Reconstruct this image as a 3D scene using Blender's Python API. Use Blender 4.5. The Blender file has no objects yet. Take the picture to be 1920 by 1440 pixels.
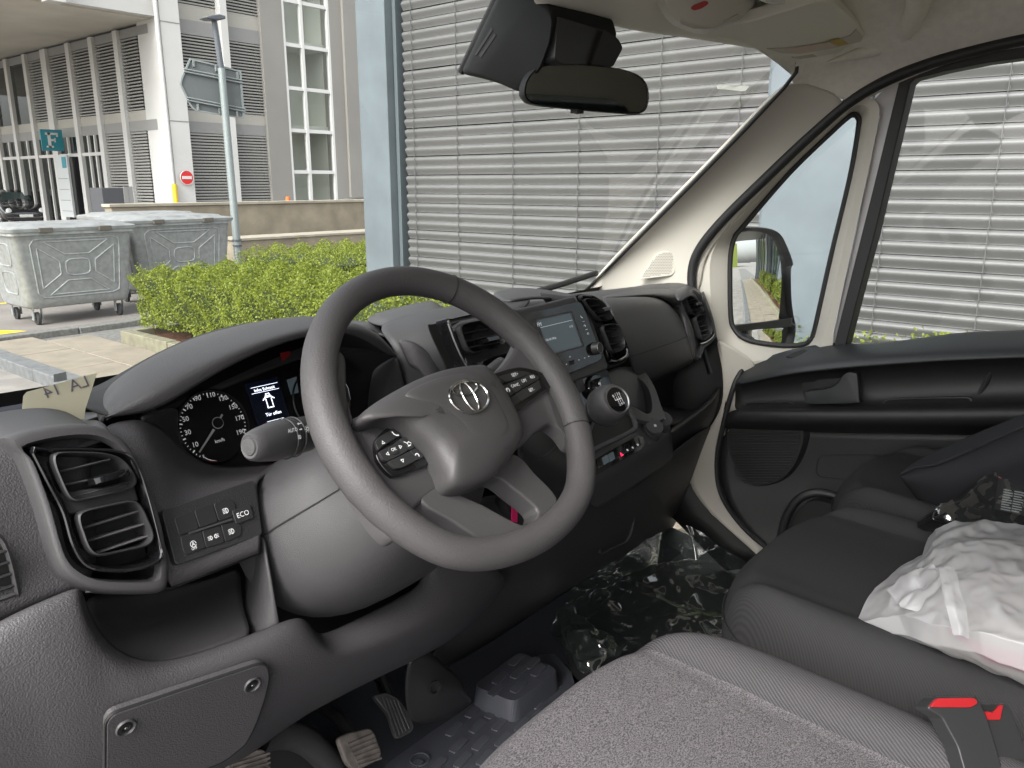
import bpy, bmesh, math, random
import numpy as np
from mathutils import Vector, Matrix
random.seed(7)
rng = np.random.default_rng(7)
SC = bpy.context.scene
COL = SC.collection
# ---------------------------------------------------------------- camera
# geometry is written with z measured from the eye; EYE lifts it onto the ground (z = 0)
EYE = 1.75
FOC = 1500.0
YAW = math.radians(50.27)
PIT = math.atan(375 / 1500.0)
CF = np.array([math.sin(YAW) * math.cos(PIT), math.cos(YAW) * math.cos(PIT), -math.sin(PIT)])
CR = np.array([math.cos(YAW), -math.sin(YAW), 0.0])
CU = np.cross(CR, CF)
cam = bpy.data.cameras.new('camera')
camo = bpy.data.objects.new('camera', cam)
COL.objects.link(camo)
cam.sensor_width = 36.0
cam.lens = 36.0 * FOC / 1920.0
cam.clip_start = 0.02
cam.clip_end = 800
camo.matrix_world = Matrix((
    (CR[0], CU[0], -CF[0], 0), (CR[1], CU[1], -CF[1], 0), (CR[2], CU[2], -CF[2], EYE), (0, 0, 0, 1)))
SC.camera = camo
# ---------------------------------------------------------------- sky, sun, exposure
W = bpy.data.worlds.new('World')
SC.world = W
W.use_nodes = True
_n = W.node_tree.nodes
_l = W.node_tree.links
_n.clear()
_sky = _n.new('ShaderNodeTexSky')
_sky.sky_type = 'NISHITA'
_sky.sun_disc = False
SUN_EL, SUN_AZ = math.radians(42), math.radians(262)
_sky.sun_elevation = SUN_EL
_sky.sun_rotation = SUN_AZ
_sky.dust_density = 4.0
_hs = _n.new('ShaderNodeHueSaturation')
_hs.inputs['Saturation'].default_value = 0.22
_bg = _n.new('ShaderNodeBackground')
_bg.inputs['Strength'].default_value = 0.15
_o = _n.new('ShaderNodeOutputWorld')
_l.new(_sky.outputs[0], _hs.inputs['Color'])
_l.new(_hs.outputs[0], _bg.inputs['Color'])
_l.new(_bg.outputs[0], _o.inputs['Surface'])
sun = bpy.data.lights.new('sun', 'SUN')
sun.energy = 0.95
sun.angle = math.radians(25)
sun.color = (1.0, 0.97, 0.93)
suno = bpy.data.objects.new('sun', sun)
COL.objects.link(suno)
_sd = Vector((math.sin(SUN_AZ) * math.cos(SUN_EL), math.cos(SUN_AZ) * math.cos(SUN_EL), math.sin(SUN_EL)))
suno.rotation_euler = _sd.to_track_quat('Z', 'Y').to_euler()
suno.location = (0, 0, 30)
SC.view_settings.view_transform = 'Standard'
SC.view_settings.look = 'None'
SC.view_settings.gamma = 1.0
SC.view_settings.exposure = 1.7
SC.render.engine = 'CYCLES'
SC.cycles.use_denoising = True
SC.cycles.max_bounces = 10
SC.cycles.diffuse_bounces = 5
SC.cycles.glossy_bounces = 4
SC.cycles.transmission_bounces = 6
SC.cycles.transparent_max_bounces = 16
SC.cycles.sample_clamp_indirect = 8.0
SC.cycles.caustics_reflective = False
SC.cycles.caustics_refractive = False

# ---------------------------------------------------------------- pixel helpers (a pixel gives a direction, a surface gives the distance)
def A(*a):
    return np.array(a, float)
def ray(x, y):
    d = CF * FOC + CR * (x - 960) + CU * (720 - y)
    return d / np.linalg.norm(d)
def PX(x, y, X):
    d = ray(x, y); return d * (X / d[0])
def PY(x, y, Y):
    d = ray(x, y); return d * (Y / d[1])
def PZ(x, y, Z):
    d = ray(x, y); return d * (Z / d[2])
def nrm(v):
    v = np.array(v, float); return v / np.linalg.norm(v)
class Plane:
    def __init__(s, p, n):
        s.p = A(*p); s.n = nrm(n)
    def at(s, x, y, o=0.0):
        d = ray(x, y); return d * (np.dot(s.p + s.n * o, s.n) / np.dot(d, s.n))
    def pts(s, L, o=0.0):
        return [s.at(a, b, o) for a, b in L]
    def off(s, o):
        return Plane(s.p + s.n * o, s.n)

# ---------------------------------------------------------------- mesh helpers
def empty(name, loc, label=None, cat=None, group=None, kind=None):
    o = bpy.data.objects.new(name, None)
    o.empty_display_size = 0.05
    COL.objects.link(o)
    o.location = (loc[0], loc[1], loc[2] + EYE)
    tag(o, label, cat, group, kind)
    return o
def tag(o, label=None, cat=None, group=None, kind=None):
    if label: o['label'] = label
    if cat: o['category'] = cat
    if group: o['group'] = group
    if kind: o['kind'] = kind
    return o
def wloc(o):
    return A(*o.location) if o.parent is None else A(*o.location) + wloc(o.parent)
def adopt(o, parent):
    if parent is not None:
        o.parent = parent
        p = wloc(parent) if parent.type == 'EMPTY' else A(0, 0, 0)
        if parent.type != 'EMPTY' and parent.parent is not None:
            p = A(0, 0, 0)
        o.matrix_parent_inverse = Matrix.Translation(-Vector(p)) if parent.type == 'EMPTY' else Matrix.Identity(4)
def mk(name, verts, faces, mat, parent=None, smooth=True, bevel=0, seg=2, sub=0, solid=0, soff=-1, ang=38, mats=None, fm=None):
    me = bpy.data.meshes.new(name)
    vs = [(float(v[0]), float(v[1]), float(v[2]) + EYE) for v in verts]
    me.from_pydata(vs, [], [tuple(f) for f in faces])
    if mats:
        for m in mats: me.materials.append(M[m])
        if fm:
            for p, i in zip(me.polygons, fm): p.material_index = i
    else:
        me.materials.append(M[mat])
    me.update()
    if smooth:
        me.polygons.foreach_set('use_smooth', [True] * len(me.polygons))
        if not sub:
            me.set_sharp_from_angle(angle=math.radians(ang))
    o = bpy.data.objects.new(name, me)
    COL.objects.link(o)
    if parent is not None:
        o.parent = parent
        if parent.type == 'EMPTY':
            o.matrix_parent_inverse = Matrix.Translation(-Vector(wloc(parent)))
    if sub:
        m = o.modifiers.new('s', 'SUBSURF'); m.levels = sub; m.render_levels = sub
    if solid:
        m = o.modifiers.new('t', 'SOLIDIFY'); m.thickness = solid; m.offset = soff
    if bevel:
        m = o.modifiers.new('b', 'BEVEL'); m.width = bevel; m.segments = seg; m.limit_method = 'ANGLE'; m.angle_limit = math.radians(40)
        m.harden_normals = True
    return o
def fixn(verts, faces):
    """outward normals"""
    bm = bmesh.new()
    vv = [bm.verts.new(tuple(map(float, v))) for v in verts]
    for f in faces:
        try: bm.faces.new([vv[i] for i in f])
        except ValueError: pass
    bmesh.ops.recalc_face_normals(bm, faces=bm.faces)
    bm.verts.index_update()
    r = [tuple(v.co) for v in bm.verts], [[v.index for v in f.verts] for f in bm.faces]
    bm.free()
    return r
def area_n(P):
    P = np.array(P); n = np.zeros(3)
    for i in range(len(P)):
        n += np.cross(P[i], P[(i + 1) % len(P)])
    return nrm(n)
def ext(name, pts, n, d, mat, parent=None, **k):
    """polygon pts is the front face; body goes back by d along -n"""
    n = nrm(n); pts = [np.array(p) for p in pts]
    if np.dot(area_n(pts), n) < 0: pts = pts[::-1]
    c = len(pts)
    v = pts + [p - n * d for p in pts]
    f = [list(range(c)), list(range(2 * c - 1, c - 1, -1))]
    f += [[(i + 1) % c, i, c + i, c + (i + 1) % c] for i in range(c)]
    return mk(name, v, f, mat, parent, **k)
def rnd(pts, r, n=4):
    """round the corners of a closed polygon; r a number or list"""
    pts = [np.array(p, float) for p in pts]; out = []
    for i, p in enumerate(pts):
        a, b = pts[i - 1], pts[(i + 1) % len(pts)]
        ri = r[i] if isinstance(r, (list, tuple)) else r
        la, lb = np.linalg.norm(a - p), np.linalg.norm(b - p)
        if ri <= 0: out.append(p); continue
        ra = min(ri, la * .48); rb = min(ri, lb * .48)
        p0 = p + (a - p) / la * ra; p1 = p + (b - p) / lb * rb
        for t in np.linspace(0, 1, n + 1):
            out.append((1 - t) ** 2 * p0 + 2 * t * (1 - t) * p + t * t * p1)
    return out
def crs(pts, n, closed=True):
    """Catmull-Rom resample"""
    P = [np.array(p, float) for p in pts]; m = len(P)
    segs = m if closed else m - 1
    out = []
    tot = n if closed else n - 1
    for k in range(n):
        u = k / tot * segs
        i = min(int(u), segs - 1) if not closed else int(u) % m
        t = u - (int(u) if closed else i)
        g = (lambda j: P[j % m]) if closed else (lambda j: P[max(0, min(m - 1, j))])
        p0, p1, p2, p3 = g(i - 1), g(i), g(i + 1), g(i + 2)
        out.append(.5 * ((2 * p1) + (-p0 + p2) * t + (2 * p0 - 5 * p1 + 4 * p2 - p3) * t * t + (-p0 + 3 * p1 - 3 * p2 + p3) * t ** 3))
    return out
def resamp(pts, n, closed=True):
    """even arc length resample, polyline"""
    P = np.array(pts, float)
    if closed: P = np.vstack([P, P[:1]])
    L = np.r_[0, np.cumsum(np.linalg.norm(np.diff(P, axis=0), axis=1))]
    t = np.linspace(0, L[-1], n + 1)[:-1] if closed else np.linspace(0, L[-1], n)
    return [np.array([np.interp(x, L, P[:, k]) for k in range(P.shape[1])]) for x in t]
def loft(name, loops, mat, parent=None, closed=True, caps=(True, True), **k):
    n = len(loops[0]); v = [p for l in loops for p in l]; f = []
    for i in range(len(loops) - 1):
        for j in range(n if closed else n - 1):
            a = i * n + j; b = i * n + (j + 1) % n
            f.append([a, b, b + n, a + n])
    if closed:
        if caps[0]: f.append(list(range(n))[::-1])
        if caps[1]: f.append([(len(loops) - 1) * n + j for j in range(n)])
        v, f = fixn(v, f)
    return mk(name, v, f, mat, parent, **k)
def frame(name, outer, inner, n, d, mat, parent=None, N=48, **k):
    """flat ring between two outlines, depth d"""
    n = nrm(n)
    o = resamp(outer, N); i = resamp(inner, N)
    c = np.mean(o, axis=0)
    # align starts
    s = min(range(N), key=lambda q: sum(np.linalg.norm(o[j * 8 % N] - i[(q + j * 8) % N]) for j in range(N // 8)))
    i = [i[(s + j) % N] for j in range(N)]
    lo = [o, i, [p - n * d for p in i], [p - n * d for p in o]]
    v = [p for l in lo for p in l]; f = []
    for a in range(4):
        b = (a + 1) % 4
        for j in range(N):
            f.append([a * N + j, a * N + (j + 1) % N, b * N + (j + 1) % N, b * N + j])
    v, f = fixn(v, f)
    return mk(name, v, f, mat, parent, **k)
def grid(name, rows, mat, parent=None, sub=2, solid=0.003, n=None, **k):
    """surface through rows of points, normals turned to face the given direction n"""
    R = len(rows); c = len(rows[0])
    v = [p for r in rows for p in r]
    f = [[i * c + j, i * c + j + 1, (i + 1) * c + j + 1, (i + 1) * c + j] for i in range(R - 1) for j in range(c - 1)]
    a = np.zeros(3)
    for q in f: a += np.cross(np.array(v[q[1]]) - v[q[0]], np.array(v[q[3]]) - v[q[0]])
    ref = A(*n) if n is not None else A(-.6, -.7, .4)
    if np.dot(a, ref) < 0: f = [q[::-1] for q in f]
    return mk(name, v, f, mat, parent, sub=sub, solid=solid, **k)
def gpx(rows):
    """rows of (px, py, axis, value)"""
    fn = {'x': PX, 'y': PY, 'z': PZ}
    return [[fn[a](x, y, v) for x, y, a, v in r] for r in rows]
def frames(P):
    P = [np.array(p, float) for p in P]; T = []
    for i in range(len(P)):
        T.append(nrm(P[min(i + 1, len(P) - 1)] - P[max(i - 1, 0)]))
    u = np.cross(T[0], A(0, 0, 1))
    if np.linalg.norm(u) < .05: u = np.cross(T[0], A(0, 1, 0))
    u = nrm(u); out = []
    for t in T:
        u = nrm(u - t * np.dot(u, t)); out.append((u, np.cross(t, u)))
    return out
def tube(name, P, r, mat, parent=None, n=10, cap=True, **k):
    fr = frames(P); L = []
    for i, p in enumerate(P):
        ri = r[i] if isinstance(r, (list, tuple, np.ndarray)) else r
        L.append([np.array(p) + ri * (math.cos(a) * fr[i][0] + math.sin(a) * fr[i][1]) for a in np.linspace(0, 2 * math.pi, n, endpoint=False)])
    return loft(name, L, mat, parent, caps=(cap, cap), **k)
def basis(n, up=(0, 0, 1)):
    n = nrm(n); u = np.cross(up, n)
    if np.linalg.norm(u) < 1e-4: u = np.cross((0, 1, 0), n)
    u = nrm(u); return u, np.cross(n, u), n
def lathe(name, p, ax, prof, mat, parent=None, n=28, sx=1, sy=1, up=(0, 0, 1), caps=(True, True), **k):
    u, w, a = basis(ax, up)
    L = [[A(*p) + a * s + r * (sx * math.cos(t) * u + sy * math.sin(t) * w) for t in np.linspace(0, 2 * math.pi, n, endpoint=False)] for s, r in prof]
    return loft(name, L, mat, parent, caps=caps, **k)
def boxv(c, s, R=None):
    c = A(*c); h = A(*s) / 2; v = []
    for i in range(8):
        q = A(h[0] * (1 if i & 1 else -1), h[1] * (1 if i & 2 else -1), h[2] * (1 if i & 4 else -1))
        if R is not None: q = R @ q
        v.append(c + q)
    return v, [[0, 2, 3, 1], [4, 5, 7, 6], [0, 1, 5, 4], [2, 6, 7, 3], [0, 4, 6, 2], [1, 3, 7, 5]]
def box(name, c, s, mat, parent=None, R=None, **k):
    v, f = boxv(c, s, R); return mk(name, v, f, mat, parent, **k)
def rz(a):
    c, s = math.cos(a), math.sin(a); return np.array([[c, -s, 0], [s, c, 0], [0, 0, 1.]])
class MB:
    """collects several shapes into one mesh"""
    def __init__(s): s.v = []; s.f = []; s.m = []
    def add(s, v, f, m=0):
        b = len(s.v); s.v += [np.array(p) for p in v]; s.f += [[i + b for i in q] for q in f]; s.m += [m] * len(f); return s
    def box(s, c, sz, R=None, m=0): return s.add(*boxv(c, sz, R), m)
    def build(s, name, mat, parent=None, mats=None, **k):
        return mk(name, s.v, s.f, mat, parent, mats=mats, fm=s.m if mats else None, **k)
def txt(name, s, p, u, w, size, mat, parent=None, align='CENTER', extrude=0.0):
    """flat lettering at p, running along u with letter height along w"""
    c = bpy.data.curves.new(name, 'FONT'); c.body = s; c.size = size; c.align_x = align; c.align_y = 'CENTER'; c.extrude = extrude; c.resolution_u = 3
    t = bpy.data.objects.new(name, c); COL.objects.link(t)
    dg = bpy.context.evaluated_depsgraph_get()
    me = bpy.data.meshes.new_from_object(t.evaluated_get(dg))
    bpy.data.objects.remove(t); bpy.data.curves.remove(c)
    u = nrm(u); w = nrm(w - u * np.dot(u, w)); n = np.cross(u, w)
    me.transform(Matrix(((u[0], w[0], n[0], p[0]), (u[1], w[1], n[1], p[1]), (u[2], w[2], n[2], p[2] + EYE), (0, 0, 0, 1))))
    me.materials.clear(); me.materials.append(M[mat]); me.name = name
    o = bpy.data.objects.new(name, me); COL.objects.link(o)
    if parent is not None:
        o.parent = parent
        if parent.type == 'EMPTY': o.matrix_parent_inverse = Matrix.Translation(-Vector(wloc(parent)))
    return o
def dupmesh(src, name, dx, parent=None):
    """same mesh data, moved by dx"""
    o = bpy.data.objects.new(name, src.data); COL.objects.link(o)
    for m in src.modifiers:
        q = o.modifiers.new(m.name, m.type)
        for a in ('width', 'segments', 'limit_method', 'angle_limit', 'levels', 'render_levels', 'thickness', 'offset'):
            if hasattr(m, a): setattr(q, a, getattr(m, a))
    if parent is not None:
        o.parent = parent
        if parent.type == 'EMPTY': o.matrix_parent_inverse = Matrix.Translation(-Vector(wloc(parent)))
    o.location = tuple(float(q) for q in dx)
    return o
def copy_tree(o, parent=None, off=(0, 0, 0), rot=0.0):
    c = o.copy(); COL.objects.link(c)
    if parent is not None: c.parent = parent
    else:
        c.location = (o.location[0] + off[0], o.location[1] + off[1], o.location[2] + off[2]); c.rotation_euler = (0, 0, o.rotation_euler[2] + rot)
    for ch in list(o.children):
        copy_tree(ch, c)
    return c

# ---------------------------------------------------------------- materials
M = {}
def mat(name, col, rough=.5, metal=0.0, bump=None, spec=.5, var=None, emit=None, coat=0, alpha=None, sheen=0, tr=0, nscale=None):
    """bump = (kind, scale, strength, distance); var = (scale, amount) colour variation"""
    m = bpy.data.materials.new(name); m.use_nodes = True
    nt = m.node_tree; b = nt.nodes['Principled BSDF']
    b.inputs['Base Color'].default_value = (*col, 1)
    b.inputs['Roughness'].default_value = rough
    b.inputs['Metallic'].default_value = metal
    b.inputs['Specular IOR Level'].default_value = spec
    if coat:
        b.inputs['Coat Weight'].default_value = coat; b.inputs['Coat Roughness'].default_value = .05
    if sheen:
        b.inputs['Sheen Weight'].default_value = sheen; b.inputs['Sheen Roughness'].default_value = .5
    if tr: b.inputs['Transmission Weight'].default_value = tr
    if emit:
        b.inputs['Emission Color'].default_value = (*emit[0], 1); b.inputs['Emission Strength'].default_value = emit[1]
    tc = nt.nodes.new('ShaderNodeTexCoord')
    if var:
        n = nt.nodes.new('ShaderNodeTexNoise'); n.inputs['Scale'].default_value = var[0]; n.inputs['Detail'].default_value = 5
        nt.links.new(tc.outputs['Object'], n.inputs['Vector'])
        r = nt.nodes.new('ShaderNodeValToRGB')
        a = var[1]
        r.color_ramp.elements[0].position = .3; r.color_ramp.elements[1].position = .7
        c2 = var[2] if len(var) > 2 else tuple(c * (1 + a) for c in col)
        c1 = tuple(c * (1 - a) for c in col)
        r.color_ramp.elements[0].color = (*c1, 1); r.color_ramp.elements[1].color = (*c2, 1)
        nt.links.new(n.outputs['Fac'], r.inputs['Fac']); nt.links.new(r.outputs[0], b.inputs['Base Color'])
    if bump:
        kind, sc, st, dist = bump
        if kind == 'noise':
            t = nt.nodes.new('ShaderNodeTexNoise'); t.inputs['Detail'].default_value = 3; out = 'Fac'
        elif kind == 'vor':
            t = nt.nodes.new('ShaderNodeTexVoronoi'); out = 'Distance'
        elif kind == 'wave':
            t = nt.nodes.new('ShaderNodeTexWave'); t.bands_direction = 'DIAGONAL'; t.inputs['Distortion'].default_value = .4; out = 'Fac'
        elif kind == 'ribs':
            t = nt.nodes.new('ShaderNodeTexWave'); t.bands_direction = 'Y'; out = 'Fac'
        t.inputs['Scale'].default_value = sc
        nt.links.new(tc.outputs['Object'], t.inputs['Vector'])
        bp = nt.nodes.new('ShaderNodeBump'); bp.inputs['Strength'].default_value = st; bp.inputs['Distance'].default_value = dist
        nt.links.new(t.outputs[out], bp.inputs['Height']); nt.links.new(bp.outputs[0], b.inputs['Normal'])
    M[name] = m
    return m
def glass(name, tint=(.93, .95, .94), ior=1.5, rough=0.0):
    m = bpy.data.materials.new(name); m.use_nodes = True; nt = m.node_tree; nt.nodes.clear()
    t = nt.nodes.new('ShaderNodeBsdfTransparent'); t.inputs[0].default_value = (*tint, 1)
    g = nt.nodes.new('ShaderNodeBsdfGlossy'); g.inputs['Roughness'].default_value = rough
    f = nt.nodes.new('ShaderNodeFresnel'); f.inputs[0].default_value = ior
    x = nt.nodes.new('ShaderNodeMixShader'); o = nt.nodes.new('ShaderNodeOutputMaterial')
    # a thin pane: the same reflectance from either side
    ge = nt.nodes.new('ShaderNodeNewGeometry'); mm = nt.nodes.new('ShaderNodeMix'); mm.data_type = 'FLOAT'
    mm.inputs[2].default_value = ior; mm.inputs[3].default_value = 1.0 / ior
    nt.links.new(ge.outputs['Backfacing'], mm.inputs[0]); nt.links.new(mm.outputs[0], f.inputs[0])
    nt.links.new(f.outputs[0], x.inputs[0]); nt.links.new(t.outputs[0], x.inputs[1]); nt.links.new(g.outputs[0], x.inputs[2]); nt.links.new(x.outputs[0], o.inputs[0])
    M[name] = m
    return m
# outside
mat('asphalt', (.23, .215, .198), .9, bump=('noise', 60, .5, .01), var=(3, .25))
mat('lot', (.20, .183, .168), .9, bump=('noise', 60, .4, .01), var=(1.2, .2))
mat('slab', (.235, .205, .16), .9, bump=('noise', 80, .4, .005), var=(5, .16))
mat('kerbstone', (.15, .147, .138), .85, bump=('noise', 120, .6, .006), var=(25, .3))
mat('kerbtop', (.135, .14, .142), .8, bump=('noise', 120, .4, .004), var=(14, .2))
mat('planterstone', (.21, .185, .145), .9, bump=('noise', 90, .5, .006), var=(10, .3, (.22, .22, .14)))
mat('mulch', (.15, .055, .027), .95, bump=('noise', 90, 1, .03), var=(40, .5, (.24, .11, .055)))
mat('slat', (.128, .128, .126), .45, metal=.1, bump=('noise', 25, .06, .004), var=(2.2, .07))
mat('cord', (.10, .10, .10), .8)
mat('bluecolumn', (.115, .138, .152), .7, var=(3.5, .13), bump=('noise', 30, .1, .004))
mat('darkgap', (.02, .02, .02), .9)
mat('bluegrey', (.09, .11, .12), .5)
mat('galv', (.315, .33, .327), .5, metal=.4, var=(16, .16), bump=('noise', 14, .15, .01))
mat('galvlid', (.32, .33, .328), .45, metal=.4, var=(7, .2), bump=('noise', 8, .2, .01))
mat('rubber', (.03, .03, .032), .75)
mat('concrete', (.25, .215, .16), .9, bump=('noise', 40, .4, .008), var=(2.5, .22))
mat('concretetop', (.33, .30, .24), .9, bump=('noise', 40, .4, .008), var=(4, .15))
mat('bwhite', (.56, .555, .54), .6, var=(.8, .05))
mat('bcream', (.38, .365, .33), .7, var=(.8, .06))
mat('bgrey', (.25, .24, .222), .8, var=(.5, .06))
mat('bband', (.25, .25, .245), .6)
mat('bdark', (.03, .032, .03), .6)
mat('bslat', (.28, .275, .26), .5)
mat('soffit', (.50, .475, .42), .85, var=(.6, .1))
mat('stairwall', (.62, .63, .58), .8)
mat('teal', (.02, .22, .27), .5)
mat('white', (.62, .62, .61), .5)
mat('red', (.6, .02, .02), .45)
mat('yellow', (.75, .52, .03), .6)
mat('yline', (.70, .50, .02), .8)
mat('signgrey', (.115, .125, .13), .5)
mat('lamppole', (.25, .28, .28), .5, metal=.3)
mat('lamphead', (.09, .10, .115), .4)
mat('carpaint', (.008, .009, .012), .12, coat=1)
mat('carglass', (.03, .05, .05), .05, spec=.8)
mat('headlight', (.7, .72, .72), .1, coat=1)
mat('plate', (.7, .7, .7), .5)
mat('displaybox', (.06, .063, .07), .45)
mat('infosign', (.5, .52, .53), .6)
mat('orange', (.8, .15, .02), .6)
mat('twig', (.16, .09, .055), .9)
glass('bglass', (.82, .84, .82), 1.5)
glass('darkglass', (.28, .32, .30), 1.55)
def leafmat(name, c1, c2, tr=.35):
    m = bpy.data.materials.new(name); m.use_nodes = True; nt = m.node_tree; b = nt.nodes['Principled BSDF']
    tc = nt.nodes.new('ShaderNodeTexCoord'); n = nt.nodes.new('ShaderNodeTexNoise'); n.inputs['Scale'].default_value = 16; n.inputs['Detail'].default_value = 8; n.inputs['Roughness'].default_value = .7
    r = nt.nodes.new('ShaderNodeValToRGB'); r.color_ramp.elements[0].position = .35; r.color_ramp.elements[1].position = .68
    r.color_ramp.elements[0].color = (*c1, 1); r.color_ramp.elements[1].color = (*c2, 1)
    nt.links.new(tc.outputs['Object'], n.inputs['Vector']); nt.links.new(n.outputs[0], r.inputs[0])
    nt.links.new(r.outputs[0], b.inputs['Base Color']); b.inputs['Roughness'].default_value = .5
    t = nt.nodes.new('ShaderNodeBsdfTranslucent'); nt.links.new(r.outputs[0], t.inputs[0])
    x = nt.nodes.new('ShaderNodeMixShader'); x.inputs[0].default_value = tr
    o = nt.nodes['Material Output']
    nt.links.new(b.outputs[0], x.inputs[1]); nt.links.new(t.outputs[0], x.inputs[2]); nt.links.new(x.outputs[0], o.inputs[0])
    M[name] = m
leafmat('leaf', (.10, .15, .013), (.33, .375, .04))
leafmat('tapefilm', (.75, .75, .70), (.9, .9, .86), .75)
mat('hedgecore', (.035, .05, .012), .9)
# van
def grained(name, col, rough, scale, strength, spec=.5, var=None):
    mat(name, col, rough, bump=('noise', scale, strength, .0017), spec=spec, var=var)
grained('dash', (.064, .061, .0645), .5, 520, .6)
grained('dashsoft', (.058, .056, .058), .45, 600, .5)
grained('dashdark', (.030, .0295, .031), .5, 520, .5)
mat('smooth', (.055, .0535, .0555), .46, bump=('noise', 800, .35, .0012))
mat('ventslat', (.085, .084, .086), .35)
mat('smoothdark', (.028, .028, .029), .42)
mat('black', (.012, .012, .012), .6)
mat('gloss', (.008, .008, .009), .06, coat=.6)
mat('rim', (.068, .064, .066), .54, bump=('noise', 560, .5, .0014))
mat('wheelplastic', (.066, .063, .065), .48, bump=('noise', 800, .35, .001))
mat('airbag', (.056, .054, .055), .5, bump=('noise', 800, .35, .001))
mat('chrome', (.75, .75, .74), .12, metal=1)
mat('satin', (.5, .5, .5), .3, metal=.9)
mat('ink', (.78, .78, .78), .5, emit=((1, 1, 1), .08))
mat('lcdink', (.8, .85, 1), .5, emit=((.8, .85, 1), .9))
mat('redink', (.8, .05, .1), .5, emit=((1, .02, .1), .9))
mat('redprint', (.45, .03, .03), .5)
mat('lcd', (.004, .005, .010), .25, emit=((.02, .03, .08), .02))
mat('housing', (.014, .0145, .015), .7, spec=.25)
mat('hinge', (.10, .09, .075), .7)
mat('gauge', (.004, .004, .005), .4)
mat('screen', (.055, .068, .078), .12, emit=((.3, .4, .45), .03))
mat('screenink', (.4, .42, .43), .4, emit=((.8, .85, .9), .15))
mat('beige', (.56, .535, .475), .55, bump=('noise', 900, .12, .0006))
mat('beigedark', (.52, .49, .43), .6, bump=('noise', 900, .12, .0006))
mat('liner', (.80, .77, .70), .95, bump=('noise', 420, .5, .0012), var=(60, .05))
mat('visor', (.76, .74, .66), .75, bump=('noise', 700, .2, .0008))
mat('stickerw', (.62, .59, .5), .5, var=(40, .12, (.66, .5, .42)))
mat('stickery', (.5, .36, .05), .5)
mat('bodypaint', (.52, .51, .52), .3, coat=.4, var=(9, .12))
mat('grillehole', (.16, .145, .12), .8)
mat('seal', (.014, .014, .015), .55)
mat('frit', (.006, .006, .006), .5)
mat('mirror', (.80, .82, .81), .0, metal=1)
mat('dimmirror', (.45, .47, .45), .02, metal=1)
mat('doorp', (.016, .0158, .0165), .5, bump=('noise', 600, .3, .001))
mat('doortop', (.030, .032, .034), .45, bump=('noise', 600, .3, .001))
mat('fabric', (.060, .058, .060), .9, bump=('wave', 380, .6, .0012), sheen=.25)
mat('fabricw', (.125, .118, .125), .95, bump=('vor', 420, 1.0, .003), sheen=.3)
mat('bagfabric', (.018, .018, .021), .85, bump=('wave', 700, .2, .0008), spec=.3)
mat('matrub', (.062, .065, .078), .5, bump=('ribs', 90, .25, .001))
mat('matpad', (.075, .078, .092), .42)
mat('carpet', (.022, .024, .032), .95, bump=('ribs', 120, .5, .002))
mat('pedal', (.115, .10, .09), .7, bump=('noise', 60, .6, .002), var=(50, .5))
mat('metalblack', (.02, .02, .02), .3, metal=.3)
mat('pink', (.75, .02, .16), .4)
mat('redplastic', (.34, .016, .02), .4)
mat('filmbag', (.80, .80, .79), .35, tr=0)
mat('card', (.50, .475, .36), .6)
mat('pen', (.12, .10, .14), .6)
glass('windscreen', (.90, .92, .905), 1.5)
glass('sideglass', (.93, .96, .95), 1.5)
glass('sleeve', (.97, .97, .95), 1.45)
# ================================================================ OUTSIDE
G = -EYE
FX = 4.40           # plane of the blinds beside the van
# ---- ground
def sheet(name, x0, x1, y0, y1, z, m, kind='structure'):
    return tag(mk(name, [(x0, y0, z), (x1, y0, z), (x1, y1, z), (x0, y1, z)], [[0, 1, 2, 3]], m), kind=kind)
sheet('road', -300, 300, -300, 300, G, 'asphalt')
sheet('parking_lot', 2.9, 80, 9.9, 90, G + .004, 'lot')
for (a, b) in (((0, 541), (36, 538)), ((0, 570), (33, 568)), ((0, 488), (16, 490)), ((0, 496), (20, 498))):
    p, q = PZ(*a, G), PZ(*b, G); d = nrm(q - p); nn = A(-d[1], d[0], 0) * .06
    p = p - d * 3
    tag(mk('parking_line', [p - nn + A(0, 0, .008), q - nn + A(0, 0, .008), q + nn + A(0, 0, .008), p + nn + A(0, 0, .008)], [[0, 1, 2, 3]], 'yline'), kind='structure')
p = PZ(0, 622, G)
tag(mk('parking_marking', [p + A(-1.5, -.25, .008), p + A(.22, -.25, .008), p + A(-.05, .2, .008), p + A(-1.5, .2, .008)], [[0, 1, 2, 3]], 'yline'), kind='structure')
# ---- pavement of slabs behind a kerb that runs beside the van
KX = 2.66
pv = mk('pavement', [(KX + .15, -40, G + .06), (FX + .3, -40, G + .06), (FX + .3, 9.72, G + .06), (KX + .15, 9.72, G + .06)], [[0, 1, 2, 3]], 'kerbstone')
tag(pv, kind='structure')
_slab = {}
for c, (xa, xb) in enumerate(((2.845, 3.33), (3.34, 3.80))):
    y = 9.70 - (.35 if c else 0)
    k = 0
    while y > -14:
        L = .98
        z = G + .10 + random.uniform(-.004, .004)
        nm = (c,)
        if nm not in _slab:
            v, f = boxv(((xa + xb) / 2, y - L / 2, G + .10 - .03), (xb - xa, L, .06))
            _slab[nm] = (mk('slab', v, f, 'slab', pv, bevel=.006), y)
        else:
            o, y0 = _slab[nm]; dupmesh(o, 'slab', (random.uniform(-.003, .003), y - y0, z - G - .10), pv)
        y -= L + .012
kb = empty('kerb', (KX, 0, G), kind='structure')
_k = None
y = 9.9
while y > -14:
    if _k is None:
        v, f = boxv((KX + .09, y - .5, G + .04), (.175, .99, .15)); _k = (mk('kerb_stone', v, f, 'kerbtop', kb, bevel=.012), y)
    else: dupmesh(_k[0], 'kerb_stone', (random.uniform(-.004, .004), y - _k[1], random.uniform(-.004, .004)), kb)
    y -= 1.0
_k = None
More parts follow.
